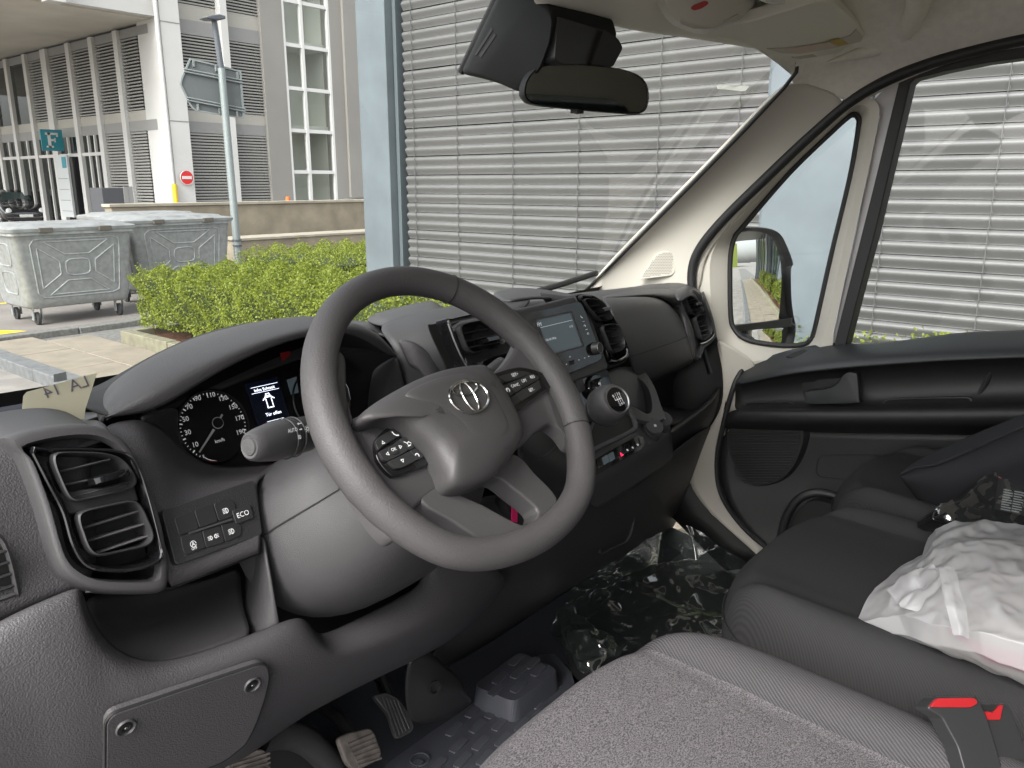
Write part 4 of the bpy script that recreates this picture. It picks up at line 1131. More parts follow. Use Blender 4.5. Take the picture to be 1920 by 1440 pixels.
# bottle pocket hoop
tube('bottle_holder_rim', crs([PX(x, y, X) for x, y, X in ((1462, 1036, 1.87), (1466, 1000, 1.865), (1478, 962, 1.86), (1500, 934, 1.862), (1530, 924, 1.87), (1566, 930, 1.88), (1600, 950, 1.885))], 30, False), .011, 'doorp', dr, n=10)
ext('bottle_holder', [PX(x, y, 1.89) for x, y in crs([(1474, 1040), (1478, 1000), (1490, 965), (1512, 944), (1540, 940), (1580, 960), (1600, 1010), (1560, 1060)], 30)], (-1, 0, 0), .03, 'black', dr)
# door handle in its dish
HDISH = [(1504, 708), (1514, 702), (1596, 694), (1612, 698), (1617, 712), (1618, 752), (1610, 759), (1520, 762), (1510, 756), (1504, 730)]
hd_ = empty_part = ext('handle_dish', [PX(x, y, 1.948) for x, y in rnd([A(*p) for p in HDISH], 5, 3)], (-1, 0, 0), .012, 'black', dr, bevel=.002)
HND = [(1507, 741), (1511, 735), (1540, 731), (1560, 726), (1574, 716), (1582, 703), (1590, 698), (1603, 699), (1608, 706), (1611, 748), (1606, 756), (1540, 758), (1512, 757), (1508, 750)]
hnd3 = crs([PX(x, y, 1.915) for x, y in HND], 56); hc = np.mean(hnd3, axis=0)
loft('door_handle', [[hc + (p - hc) * s + A(o, 0, 0) for p in hnd3] for s, o in ((.96, .028), (1, .016), (1, .006), (.97, .001), (.9, 0))], 'doortop', dr)
ext('handle_pocket', [PX(x, y, 1.946) for x, y in crs([(1526, 722), (1534, 710), (1552, 707), (1576, 706), (1570, 718), (1555, 726), (1528, 729)], 24)], (-1, 0, 0), .008, 'doorp', dr)
for a_ in ([(1394, 766), (1400, 755), (1480, 752), (1489, 757), (1487, 764), (1474, 766)], [(1650, 760), (1660, 750), (1690, 747), (1815, 744), (1825, 748), (1822, 757), (1690, 763)]):
    frame('tray_rim', [PX(x, y, 1.937) for x, y in rnd([A(*p) for p in a_], 5, 3)], [PX(*(np.mean(np.array(a_, float), 0) + (np.array(p) - np.mean(np.array(a_, float), 0)) * A(.96, .75)), 1.937) for p in rnd([A(*p) for p in a_], 5, 3)], (-1, 0, 0), .02, 'doortop', dr)
tube('panel_crease', [PX(x, y, 1.953) for x, y in ((1867, 676), (1848, 720), (1828, 752))], .006, 'doorp', dr, n=8)
ext('lock_recess', [PX(x, y, X) for x, y, X in ((1474, 668, 1.955), (1490, 660, 1.968), (1508, 655, 1.972), (1516, 658, 1.965), (1500, 666, 1.95), (1484, 671, 1.945))], (-.4, 0, 1), .004, 'black', dr)
# small etched marks on the quarter glass
for (x, y, s) in ((1491, 601, .011), (1486, 610, .006)):
    lathe('glass_mark', PX(x, y, 2.027), (-1, 0, 0), [(0, s), (0, s * .9), (.0005, s * .9), (.0005, s)], 'cord', dr, n=16, caps=(False, False))
for k, y in enumerate((610, 614, 618, 622)):
    box('glass_mark', PX(1496 + k % 2 * 3, y, 2.027), (.0004, .024 - .003 * (k % 3), .0012), 'cord', dr)
# sleeve of sunlit film stuck inside the door glass is only a reflection in the photograph: left to the glass
# ================================================================ DOOR MIRROR
mm_p = PX(1428, 545, 2.22)
MR = 1.15      # radius of the domed mirror glass
mmn = nrm(-ray(1381, 492) + A(0, -1, 0))
for _ in range(3):
    _q = Plane(mm_p, mmn).at(1381, 492) - mm_p
    mmn = nrm(nrm(-ray(1381, 492) + A(0, -1, 0)) - _q / MR)
MMP = Plane(mm_p, mmn)
dm = empty('door_mirror', tuple(PX(1430, 650, 2.22)), 'black wing mirror outside the quarter window with a small wide angle glass below', 'mirror')
HO = [(1366, 640), (1366, 560), (1367, 500), (1370, 452), (1379, 432), (1398, 426), (1436, 427), (1460, 437), (1474, 462), (1485, 493), (1481, 505), (1482, 560), (1486, 592), (1490, 614), (1485, 645), (1470, 662), (1420, 668), (1380, 660)]
ho3 = crs(MMP.pts(HO, -.004), 72); hc = np.mean(ho3, axis=0)
loft('mirror_housing', [[hc + (p - hc) * s - mmn * d for p in ho3] for s, d in ((.90, .012), (.965, -.004), (.99, -.006), (1.0, 0), (1.0, .03), (.92, .08), (.6, .12))], 'smoothdark', dm)
def domeglass(nm, P, R):
    c = mm_p + (np.mean(P, axis=0) - mm_p if R < MR else 0); pc0 = np.mean(P, axis=0)
    loops = []
    for s_ in (1, .85, .7, .55, .4, .25, .1):
        L_ = []
        for p in P:
            q = pc0 + (p - pc0) * s_; d = q - c; d = d - mmn * np.dot(d, mmn)
            L_.append(q + mmn * (.004 - np.dot(d, d) / (2 * R)))
        loops.append(L_)
    return loft(nm, loops, 'mirror', dm, caps=(False, True))
UG = [(1380, 437), (1396, 434), (1432, 436), (1450, 447), (1460, 470), (1464, 500), (1464, 540), (1460, 596), (1456, 600), (1380, 611), (1372, 608), (1371, 560), (1372, 500), (1375, 452)]
domeglass('mirror_glass', crs(MMP.pts(UG, .002), 60), MR)
ext('mirror_divider', MMP.pts([(1366, 612), (1464, 600), (1486, 596), (1488, 612), (1468, 614), (1378, 622), (1368, 622)], .006), mmn, .012, 'smoothdark', dm, bevel=.002)
mm2 = Plane(mm_p, nrm((-.50, -.86, -.02)))
LG = [(1384, 622), (1464, 615), (1467, 622), (1464, 644), (1440, 652), (1412, 648), (1394, 638)]
domeglass('wide_angle_glass', crs(MMP.pts(LG, .004), 60), .35)
tube('mirror_arm', [MMP.at(1400, 640, -.05), PX(1390, 655, 2.07)], .03, 'smoothdark', dm)
# ================================================================ DASHBOARD
da = empty('dashboard', (VC, .95, FLZ), 'dark grey van dashboard with round instruments, air vents, radio and open shelf', 'dashboard')
T18 = math.radians(18)
DN = nrm((0, -math.cos(T18), math.sin(T18)))
DF = Plane((0, .825, -.33), DN)          # face of the dashboard
def PGy(rows): return [[PY(x, y, Y) for x, y, Y in r] for r in rows]
# ---- top pad
ysec = [(.845, -.262), (.875, -.238), (.93, -.228), (1.02, -.226), (1.10, -.228), (1.20, -.246), (1.31, -.280), (1.43, -.335), (1.47, -.40)]
def top_sec(xs, ys_):
    rows = []
    for y, z in ys_:
        r = []
        for x in xs:
            t = (x - VC) / .92
            dz = -.022 * max(0, (.45 - x) / .2) if x < .45 else 0
            dz += -.006 * max(0, (x - 1.5) / .4)
            if ys_[0][0] > 1.05: dz += -.055 * min(1, max(0, (.78 - x) / .35))
            yy = y - (.13 * t * t * (y - .845) / .6)
            r.append(A(x, yy, z + dz))
        rows.append(r)
    return rows
yl = [(.845, -.25), (.875, -.236), (.93, -.246), (1.02, -.274), (1.10, -.298), (1.20, -.322), (1.31, -.340), (1.43, -.356)]
grid('dash_top', top_sec((.17, .19, .23, .28, .33, .355), yl), 'smooth', da, sub=2, solid=.004, n=(0, -.3, 1))
grid('dash_top', top_sec((.345, .38, .42, .46, .48), yl[3:]), 'smooth', da, sub=2, solid=.004, n=(0, -.3, 1))
grid('dash_top', top_sec((.47, .52, .6, .7, .8, .9, .93), [(1.06, -.262), (1.075, -.242), (1.10, -.238)] + ysec[5:]), 'smooth', da, sub=2, solid=.004, n=(0, -.3, 1))
grid('dash_top', top_sec((.915, .93, .98, 1.1, 1.25, 1.4, 1.55, 1.7, 1.82, 1.9, 1.95), [(1.0, -.285), (1.01, -.266), (1.05, -.254), (1.10, -.250), (1.20, -.264), (1.31, -.292), (1.43, -.337)]), 'smooth', da, sub=2, solid=.004, n=(0, -.3, 1))
# ---- inner carrier behind everything: keeps the inside closed and dark
grid('dash_core', [[A(x, y, z) for x in (.37, .5, .7, .94)] for y, z in ((1.10, -.345), (1.10, -.40), (1.06, -.55), (1.0, -.74))], 'black', da, sub=0, solid=.004, n=(0, -1, 0))
grid('dash_core', [[A(x, y + (.13 if x > 1.35 else .02), z) for x in (.92, 1.2, 1.34, 1.4, 1.7, 1.95)] for y, z in ((.90, -.275), (.91, -.32), (.96, -.45), (1.0, -.60), (1.05, -.74))], 'black', da, sub=1, solid=.004, n=(0, -1, 0))
grid('dash_core', [[A(x, y, z) for x in (.19, .3, .38)] for y, z in ((.90, -.285), (.915, -.45), (.93, -.60))], 'black', da, sub=0, solid=.004, n=(0, -1, 0))
grid('dash_end', [[A(.186, y, z) for y, z in ((.862, -.262), (.82, -.33), (.80, -.40), (.785, -.46), (.79, -.60), (.86, -.72))], [A(.18, y, z) for y, z in ((1.0, -.275), (1.0, -.33), (1.0, -.40), (1.0, -.46), (1.0, -.60), (1.0, -.72))], [A(.18, y, z) for y, z in ((1.40, -.36), (1.40, -.40), (1.40, -.45), (1.40, -.52), (1.40, -.62), (1.40, -.75))]], 'dash', da, sub=1, solid=.003, n=(-1, 0, 0))
# ---- left end: textured face between door edge and vent pod
LF = [[(-60, 836, .872), (0, 822, .872), (60, 800, .872), (170, 790, .872)],
      [(-60, 850, .852), (0, 836, .852), (60, 816, .852), (170, 806, .852)],
      [(-60, 950, .832), (5, 950, .832), (90, 945, .832), (170, 940, .832)],
      [(-60, 1080, .812), (20, 1080, .812), (110, 1060, .812), (190, 1050, .812)],
      [(-60, 1180, .80), (10, 1158, .80), (80, 1127, .80), (160, 1096, .80)],
      [(-60, 1188, .815), (10, 1166, .815), (80, 1135, .815), (160, 1104, .815)]]
grid('left_face', PGy(LF), 'dash', da, sub=2, solid=.004)
# demister vent at the very edge
ext('side_demister', [PY(x, y, .809) for x, y in ((-40, 1000), (8, 1030), (27, 1104), (22, 1110), (-40, 1130))], DN, .008, 'black', da, bevel=.001)
for k in range(4):
    tube('demister_vane', [PY(-40, 1040 + k * 24 + 8, .806), PY(12 + k * 4, 1032 + k * 22, .806)], .0018, 'smoothdark', da, n=6)
tube('demister_rim', crs([PY(x, y, .807) for x, y in ((-40, 985), (6, 1016), (31, 1106), (24, 1114), (-40, 1136))], 24, False), .0028, 'smooth', da, n=6)
# ---- vent builder: rounded ring, dark throat, slats
def vent(name, outline, plane, slats, tabs, parent, ring=.0045, deep=.035, label=None, N=56):
    o3 = resamp(rnd(plane.pts(outline), .011, 4), N); c = np.mean(o3, axis=0); n = plane.n
    v = empty_child = loft(name, [[c + (p - c) * 1.03 - n * .004 for p in o3], [c + (p - c) * 1.0 + n * .004 for p in o3], [c + (p - c) * .955 + n * .0052 for p in o3], [c + (p - c) * .915 + n * .001 for p in o3], [c + (p - c) * .88 - n * deep for p in o3]], 'smoothdark', parent, caps=(False, True))
    ext('throat', [c + (p - c) * .90 - n * deep * .85 for p in o3], n, .002, 'black', v)
    for (a, b) in slats:
        p, q = plane.at(*a, -.008), plane.at(*b, -.008)
        u = nrm(q - p); w = nrm(np.cross(n, u)); w = w if w[2] > 0 else -w
        # thin blade leaning up toward the front
        L = []
        for e in (p, q):
            L.append([e + n * .003 - w * .0012, e + n * .0048, e + n * .003 + w * .0012, e - n * .026 + w * .0012, e - n * .026 - w * .0004])
        loft('vent_slat', L, 'ventslat', v)
    for (x, y, wd) in tabs:
        p = plane.at(x, y, .003); u = nrm(np.cross(A(0, 0, 1), n)); w = np.cross(n, u)
        u = u if u[0] > 0 else -u
        L = [[p + n * s + u * a * wd + w * b * .004 for a, b in ((-1, -1), (1, -1), (1.05, .6), (.8, 1), (-.8, 1), (-1.05, .6))] for s in (-.012, .006, .010)]
        L.append([p + n * .012 + u * a * wd * .85 + w * b * .003 for a, b in ((-1, -1), (1, -1), (1.05, .6), (.8, 1), (-.8, 1), (-1.05, .6))])
        loft('vent_tab', L, 'gloss', v)
    return v
# ---- left vent pod
PF_ = Plane((0, .797, -.33), DN)
pod_o = [(14, 818), (40, 850), (76, 944), (99, 1026), (117, 1070), (146, 1096), (190, 1112), (260, 1115), (314, 1109), (320, 1080), (319, 1049), (305, 973), (279, 903), (248, 838), (212, 806), (163, 792), (87, 797)]
po3 = resamp(crs(PF_.pts(pod_o), 90), 72); pc_ = np.mean(po3, axis=0)
def podl(s, d): return [pc_ + (p - pc_) * s - DN * d for p in po3]
loft('vent_pod', [[p + A(0, .075, .004) for p in podl(1.0, .02)], podl(1.005, .03), podl(1.0, .012), podl(.97, .003), podl(.93, 0), podl(.86, .0), podl(.83, .012)], 'smooth', da, caps=(False, False), ang=60)
bez = [(60, 848), (90, 842), (175, 842), (228, 848), (251, 865), (274, 927), (298, 1020), (303, 1040), (292, 1056), (233, 1071), (175, 1064), (150, 1045), (138, 1020), (117, 944)]
bz3 = resamp(crs(PF_.pts(bez, -.001), 90), 72); bc_ = np.mean(bz3, axis=0)
bzo = loft('vent_bezel', [[bc_ + (p - bc_) * s + DN * d for p in bz3] for s, d in ((1.03, -.02), (1.02, .002), (1.0, .004), (.97, .003), (.93, -.003), (.90, -.02))], 'gloss', da, caps=(False, False))
ext('vent_backing', [bc_ + (p - bc_) * 1.02 - DN * .04 for p in bz3], DN, .002, 'black', da)
for q_ in ([(100, 925), (252, 905), (262, 940), (130, 966)],):
    ext('vent_bridge', PF_.pts(q_, -.004), DN, .03, 'smoothdark', da, bevel=.003)
pv1 = [(96, 853), (108, 847), (187, 848), (225, 857), (248, 884), (256, 906), (243, 919), (140, 942), (124, 933), (98, 872)]
vent('air_vent', pv1, PF_.off(.0), [((106, 886), (204, 862)), ((118, 910), (232, 887)), ((130, 933), (244, 904))], [(203, 894, .017)], da)
pv2 = [(140, 968), (153, 957), (245, 937), (263, 946), (289, 1006), (278, 1024), (188, 1044), (164, 1036)]
vent('air_vent', pv2, PF_.off(.0), [((150, 992), (264, 957)), ((157, 1017), (272, 982)), ((176, 1039), (280, 1004))], [], da)
tube('bezel_glint', crs(PF_.pts([(62, 850), (90, 905), (118, 960), (136, 1020), (160, 1058), (200, 1070), (260, 1066), (296, 1052), (303, 1036)], .003), 40, False), .0016, 'gloss', da, n=6)
# ---- textured face between pod and instruments, carrying the switch panel
CF_ = [[(186, 800, .90), (250, 782, .90), (300, 795, .915), (335, 835, .93), (380, 872, .94), (440, 878, .94), (520, 868, .94)],
       [(205, 818, .875), (262, 800, .87), (300, 830, .885), (335, 868, .90), (385, 893, .905), (440, 890, .90), (520, 880, .90)],
       [(232, 850, .855), (285, 850, .85), (310, 880, .855), (345, 900, .862), (400, 903, .862), (445, 897, .86), (520, 884, .86)],
       [(262, 915, .835), (305, 930, .826), (330, 938, .828), (370, 927, .830), (420, 912, .832), (450, 902, .832), (478, 892, .834)],
       [(285, 985, .82), (330, 980, .808), (360, 972, .810), (395, 962, .812), (430, 950, .814), (460, 940, .816), (484, 932, .818)],
       [(296, 1050, .80), (340, 1044, .792), (370, 1034, .793), (405, 1022, .794), (440, 1010, .795), (465, 1002, .796), (490, 994, .797)],
       [(322, 1100, .782), (345, 1092, .782), (375, 1080, .782), (410, 1066, .782), (445, 1052, .782), (468, 1043, .782), (486, 1036, .782)],
       [(322, 1104, .80), (345, 1096, .80), (375, 1084, .80), (410, 1070, .80), (445, 1056, .80), (468, 1047, .80), (486, 1040, .80)]]
grid('centre_face', PGy(CF_), 'dash', da, sub=2, solid=.004)
SWP = Plane(PY(400, 978, .8055), nrm(np.cross(PY(478, 900, .828) - PY(303, 957, .816), PY(330, 1061, .790) - PY(303, 957, .816)) * -1))
if SWP.n[1] > 0: SWP.n = -SWP.n
sp_ = ext('switch_panel', rnd(SWP.pts([(303, 957), (477, 899), (493, 1002), (330, 1061)], .003), .006, 3), SWP.n, .012, 'dashdark', da, bevel=.0012)
def C3(x, y): return (x * .29167, 740 + y * .29167)
BT = {'blank': [(1120, 795), (1245, 745), (1280, 860), (1155, 905)], 'blank2': [(1250, 743), (1370, 703), (1403, 815), (1285, 857)],
      'lamp1': [(1375, 701), (1480, 668), (1510, 700), (1520, 775), (1408, 812)], 'off': [(1160, 912), (1295, 872), (1322, 985), (1200, 1027), (1180, 1005)],
      'fog': [(1300, 870), (1418, 838), (1445, 948), (1326, 984)], 'lamp2': [(1422, 836), (1520, 812), (1555, 850), (1548, 905), (1450, 946)],
      'eco': [(1492, 745), (1608, 702), (1632, 790), (1520, 832)]}
for k, q in BT.items():
    ext('switch_button', rnd(SWP.pts([C3(*p) for p in q], .0055 if k == 'eco' else .0045), .0025, 2), SWP.n, .006, 'smoothdark' if k != 'eco' else 'dashdark', sp_, bevel=.0006)
ext('switch_bar', SWP.pts([C3(1218, 882), C3(1490, 795), C3(1498, 805), C3(1222, 895)], .006), SWP.n, .004, 'smooth', sp_)
swu = nrm(SWP.at(478, 900) - SWP.at(303, 957)); sww = np.cross(SWP.n, swu); sww = sww if sww[2] > 0 else -sww
def SWT(s, x, y, size): txt('lettering', s, SWP.at(*C3(x, y), .0064), swu, sww, size, 'ink', sp_)
SWT('ECO', 1562, 768, .0085); SWT('OFF', 1250, 988, .004)
def icon(plane, x, y, shapes, u, w, sc, m, parent, off):
    """line icon: list of polylines in icon units"""
    mb = MB(); n = np.cross(u, w); c = plane.at(x, y, off)
    for pl_, th in shapes:
        for a, b in zip(pl_[:-1], pl_[1:]):
            a3 = c + sc * (a[0] * u + a[1] * w); b3 = c + sc * (b[0] * u + b[1] * w); d = nrm(b3 - a3); s = np.cross(plane.n, d) * th * sc / 2; e = d * th * sc / 2
            mb.add([a3 - s - e, b3 - s + e, b3 + s + e, a3 + s - e], [[0, 1, 2, 3]])
    return mb.build('icon', m, parent, smooth=False)
def arc(cx, cy, r, a0, a1, n=10): return [(cx + r * math.cos(math.radians(a)), cy + r * math.sin(math.radians(a))) for a in np.linspace(a0, a1, n)]
LAMP = [(arc(.1, 0, .45, -90, 90), .13), ([(.1, -.45), (.1, .45)], .13)] + [([(-.55, y), (-.1, y + .08)], .11) for y in (-.4, -.13, .13, .4)]
for (x, y) in ((1450, 747), (1487, 880)): icon(SWP, *C3(x, y), LAMP, swu, sww, .0062, 'ink', sp_, .0062)
FOG = [(arc(-.55, 0, .32, -90, 90), .11), ([(-.55, -.32), (-.55, .32)], .11), (arc(.55, 0, .32, 90, 270), .11), ([(.55, -.32), (.55, .32)], .11)] + [([(-1.0, y), (-.7, y)], .09) for y in (-.25, 0, .25)] + [([(.7, y), (1.0, y)], .09) for y in (-.25, 0, .25)]
icon(SWP, *C3(1372, 915), FOG, swu, sww, .0066, 'ink', sp_, .0062)
icon(SWP, *C3(1243, 960), [(arc(0, 0, .55, 0, 330, 16), .1), ([(-.25, -.3), (0, .35), (.25, -.3)], .1), ([(-.14, -.08), (.14, -.08)], .1)], swu, sww, .0062, 'ink', sp_, .0062)
# ---- open tray under the switches
grid('tray_floor', PGy([[(150, 1112, .90), (250, 1110, .91), (330, 1100, .91), (400, 1085, .91), (452, 1060, .91)],
                        [(165, 1170, .89), (250, 1165, .90), (330, 1140, .90), (398, 1104, .90), (450, 1080, .90)],
                        [(200, 1215, .82), (255, 1222, .82), (330, 1204, .82), (420, 1166, .82), (455, 1150, .82)],
                        [(225, 1240, .775), (270, 1248, .775), (340, 1236, .775), (430, 1205, .775), (478, 1190, .775)]]), 'smooth', da, sub=2, solid=.003, n=(0, -.3, 1))
grid('tray_side', PGy([[(452, 1010, .90), (474, 1010, .83), (492, 1000, .80)], [(456, 1050, .89), (480, 1044, .81), (496, 1034, .79)], [(462, 1110, .87), (488, 1100, .795), (508, 1092, .778)], [(444, 1180, .84), (490, 1184, .778), (522, 1164, .768)], [(440, 1230, .80), (490, 1225, .775), (530, 1200, .765)]]), 'smooth', da, sub=2, solid=.003)
grid('tray_roof', PGy([[(160, 1112, .79), (322, 1104, .79), (486, 1040, .79)], [(160, 1112, .91), (322, 1104, .92), (486, 1040, .92)]]), 'black', da, sub=0, solid=.002, n=(0, 0, -1))
# ---- lower knee panel with its curved upper edge
LP = [[(-60, 1200, .795), (0, 1163, .79), (60, 1135, .785), (100, 1118, .785), (148, 1098, .785), (156, 1112, .785), (172, 1160, .785), (208, 1215, .775), (280, 1248, .77), (380, 1222, .768), (480, 1186, .765), (545, 1158, .765), (572, 1158, .77), (588, 1180, .778), (600, 1194, .785), (660, 1165, .79), (760, 1115, .795), (792, 1090, .80), (800, 1046, .805)],
      [(-60, 1206, .775), (0, 1169, .772), (60, 1141, .77), (100, 1124, .77), (142, 1108, .77), (146, 1122, .77), (158, 1166, .765), (196, 1228, .757), (275, 1264, .752), (380, 1236, .75), (480, 1200, .748), (545, 1172, .748), (580, 1174, .752), (598, 1198, .76), (606, 1206, .765), (664, 1180, .77), (768, 1128, .775), (808, 1098, .78), (822, 1046, .785)],
      [(-60, 1300, .76), (40, 1290, .755), (90, 1270, .752), (125, 1262, .750), (160, 1262, .748), (190, 1268, .748), (215, 1280, .747), (250, 1290, .745), (320, 1290, .742), (400, 1262, .74), (490, 1228, .738), (550, 1206, .738), (590, 1206, .74), (615, 1222, .745), (640, 1222, .75), (700, 1200, .755), (790, 1160, .76), (850, 1110, .77), (890, 1050, .78)],
      [(-60, 1400, .765), (60, 1380, .76), (100, 1372, .755), (140, 1368, .752), (180, 1362, .75), (215, 1356, .749), (250, 1350, .747), (290, 1344, .745), (350, 1330, .742), (420, 1310, .74), (500, 1280, .738), (560, 1256, .738), (600, 1246, .74), (640, 1240, .745), (680, 1228, .75), (740, 1205, .755), (820, 1170, .76), (890, 1120, .775), (940, 1070, .79)],
      [(-60, 1540, .80), (70, 1500, .79), (110, 1490, .785), (150, 1486, .78), (190, 1480, .778), (225, 1474, .775), (260, 1466, .772), (300, 1458, .77), (360, 1440, .768), (440, 1420, .765), (510, 1372, .765), (570, 1330, .765), (620, 1306, .768), (665, 1282, .772), (710, 1262, .776), (770, 1234, .78), (850, 1190, .79), (910, 1140, .80), (948, 1092, .81)],
      [(-60, 1560, .86), (70, 1520, .85), (110, 1510, .85), (150, 1506, .85), (190, 1500, .85), (225, 1494, .85), (260, 1486, .85), (300, 1478, .85), (360, 1458, .85), (440, 1436, .85), (510, 1386, .85), (570, 1342, .85), (620, 1316, .85), (665, 1292, .85), (710, 1270, .855), (770, 1242, .86), (850, 1200, .87), (910, 1148, .88), (948, 1098, .88)]]
grid('knee_panel', PGy(LP), 'dash', da, sub=2, solid=.003)
# fuse cover
FCP = Plane(PY(350, 1330, .7395), nrm(np.cross(PY(505, 1250, .7365) - PY(205, 1350, .7475), PY(300, 1440, .768) - PY(205, 1350, .7475))))
if FCP.n[1] > 0: FCP.n = -FCP.n
fcl = [(201, 1356), (214, 1340), (488, 1247), (503, 1250), (505, 1275), (496, 1312), (480, 1358), (461, 1396), (420, 1428), (360, 1452), (300, 1476), (200, 1500)]
fc = ext('fuse_cover', rnd(FCP.pts(fcl, .0018), .006, 3), FCP.n, .012, 'dash', da, bevel=.0008)
frame('fuse_cover_gap', [np.mean(FCP.pts(fcl), axis=0) + (p - np.mean(FCP.pts(fcl), axis=0)) * 1.02 for p in rnd(FCP.pts(fcl, .0012), .006, 3)], [np.mean(FCP.pts(fcl), axis=0) + (p - np.mean(FCP.pts(fcl), axis=0)) * .99 for p in rnd(FCP.pts(fcl, .0012), .006, 3)], FCP.n, .004, 'black', da, N=96)
for (x, y) in ((236, 1364), (473, 1284)):
    p = FCP.at(x, y, .0019)
    lathe('screw_well', p, FCP.n, [(0, .0105), (.0022, .0095), (.0022, .0085), (-.002, .0062)], 'smooth', fc, n=24, caps=(False, False))
    lathe('screw', p, FCP.n, [(-.001, .0001), (-.001, .0062), (.0006, .0062), (.0012, .004), (.0004, .0025), (.0004, .0001)], 'metalblack', fc, n=16)
    lathe('screw_head', p + FCP.n * .0012, FCP.n, [(0, .0001), (0, .0018), (.0006, .0012), (.0006, .0001)], 'chrome', fc, n=6)
# ---- instrument hood: padded eyebrow
HOOD_T = [(196, 782), (214, 758), (255, 730), (300, 704), (370, 672), (450, 640), (520, 619), (600, 602), (650, 601), (690, 608), (722, 628), (740, 652), (744, 664)]
HOOD_B = [(196, 784), (240, 780), (288, 770), (330, 748), (392, 708), (455, 674), (520, 646), (600, 624), (645, 624), (676, 632), (706, 650), (726, 666), (742, 668)]
HY = [.90, .895, .885, .88, .875, .87, .87, .87, .872, .876, .885, .895, .90]
r1 = [PY(x, y, h + .02) for (x, y), h in zip(HOOD_T, HY)]
r2 = [PY(*(np.array(a) * .55 + np.array(b) * .45), h) for a, b, h in zip(HOOD_T, HOOD_B, HY)]
r3 = [PY(x, y, h + .006) for (x, y), h in zip(HOOD_B, HY)]
kx = [min(1, .06 + i * .19) for i in range(len(r1))]
r0 = [p + A(0, .09 * k, .004 * k) for p, k in zip(r1, kx)]; r00 = [p + A(0, .22 * k, -.045 * k - .012 * (1 - k)) for p, k in zip(r1, kx)]
r4 = [p + A(0, .05, .004) for p in r3]; r5 = [p + A(0, .17, -.006) for p in r3]
grid('instrument_hood', [r00, r0, r1, r2, r3], 'dashsoft', da, sub=2, solid=.004, n=(0, -1, .6))
grid('hood_underside', [r3, r4, r5], 'black', da, sub=2, solid=.003, n=(0, -.5, -1))
# bezel apron below the instruments
AP = [[(262, 800, .905), (300, 778, .90), (330, 752, .90)], [(300, 830, .925), (322, 800, .96), (340, 760, 1.0)], [(335, 868, .935), (350, 840, .985), (352, 790, 1.03)]]
grid('bezel_apron', PGy([[(255, 782, .90), (288, 776, .905), (310, 768, .93), (338, 762, 1.02)],
                         [(285, 806, .912), (308, 802, .93), (324, 800, .97), (332, 798, 1.04)],
                         [(318, 850, .925), (335, 848, .95), (345, 846, .99), (340, 846, 1.04)],
                         [(375, 885, .935), (385, 880, .96), (390, 874, 1.0), (385, 872, 1.04)],
                         [(440, 892, .935), (440, 884, .96), (440, 876, 1.0), (440, 872, 1.04)],
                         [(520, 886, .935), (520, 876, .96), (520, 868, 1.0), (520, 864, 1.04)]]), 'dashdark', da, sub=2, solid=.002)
# instrument face
TI = math.radians(22)
GN = nrm((0, -math.cos(TI), math.sin(TI)))
GP = Plane(PY(400, 797, 1.03), GN)
ext('instrument_panel', GP.pts([(290, 760), (330, 690), (460, 620), (640, 600), (760, 640), (800, 760), (800, 900), (600, 930), (430, 900), (330, 880)], -.004), GN, .004, 'gauge', da)
gu = A(1, 0, 0); gw = np.cross(GN, gu); gw = gw if gw[2] > 0 else -gw
def GT(s, x, y, size, m='ink', par=None): return txt('lettering', s, GP.at(x, y, .0016), gu, gw, size, m, par)
# speedometer
gc = GP.at(400, 800); R = np.linalg.norm(GP.at(334, 795) - GP.at(466, 795)) / 2
spd = lathe('speedometer', gc, GN, [(-.003, R * 1.02), (.004, R * 1.03), (.005, R * 1.0), (.001, R * .965), (.0012, .001)], 'gauge', da, n=64, up=gw, caps=(False, False))
lathe('dial_rim', gc, GN, [(.0045, R * 1.005), (.0055, R * .99), (.0035, R * .972)], 'smoothdark', spd, n=64, caps=(False, False))
def ang_pt(c, r, deg, o=.0015): return c + r * (math.cos(math.radians(deg)) * gu + math.sin(math.radians(deg)) * gw) + GN * o
A0, A1 = 228, -32     # needle sweep from 0 to 200
def vdeg(v): return A0 + (A1 - A0) * v / 200
tk = MB()
for v in range(0, 201, 5):
    a = vdeg(v); big = v % 20 == 10
    p, q = ang_pt(gc, R * .94, a), ang_pt(gc, R * (.86 if big else .90), a); d = nrm(q - p); s = np.cross(GN, d) * (.0009 if big else .0005)
    tk.add([p - s, q - s, q + s, p + s], [[0, 1, 2, 3]])
tag(tk.build('tick_mark', 'ink', spd, smooth=False), kind='stuff')
for v, (x, y) in {10: (366, 834), 30: (352, 811), 50: (348, 786), 70: (355, 763), 90: (371, 747), 110: (395, 741), 130: (418, 747), 150: (437, 763), 170: (449, 784), 190: (451, 810)}.items():
    GT(str(v), x, y, .0098, par=spd)
txt('lettering', 'km/h', GP.at(412, 826, .0016), gu, gw, .0075, 'ink', spd); GT('E', 382, 856, .006, par=spd); GT('F', 454, 836, .006, par=spd)
npt = [GP.at(374, 848, .004), GP.at(404, 801, .006), GP.at(417, 777, .005)]
nd = nrm(npt[0] - npt[1]); ns = np.cross(GN, nd)
ext('needle', [npt[0] - ns * .0011, npt[1] - nd * -.004 - ns * .0016, npt[1] - nd * -.004 + ns * .0016, npt[0] + ns * .0011], GN, .001, 'white', spd)
ext('needle_tail', [npt[2] - ns * .0013, npt[1] + (npt[2] - npt[1]) * .4 - ns * .0013, npt[1] + (npt[2] - npt[1]) * .4 + ns * .0013, npt[2] + ns * .0013], GN, .001, 'white', spd)
lathe('needle_hub', GP.at(408, 793, .004), GN, [(0, .0085), (.001, .0085), (.001, .0075), (0, .0075)], 'white', spd, n=28, caps=(False, False))
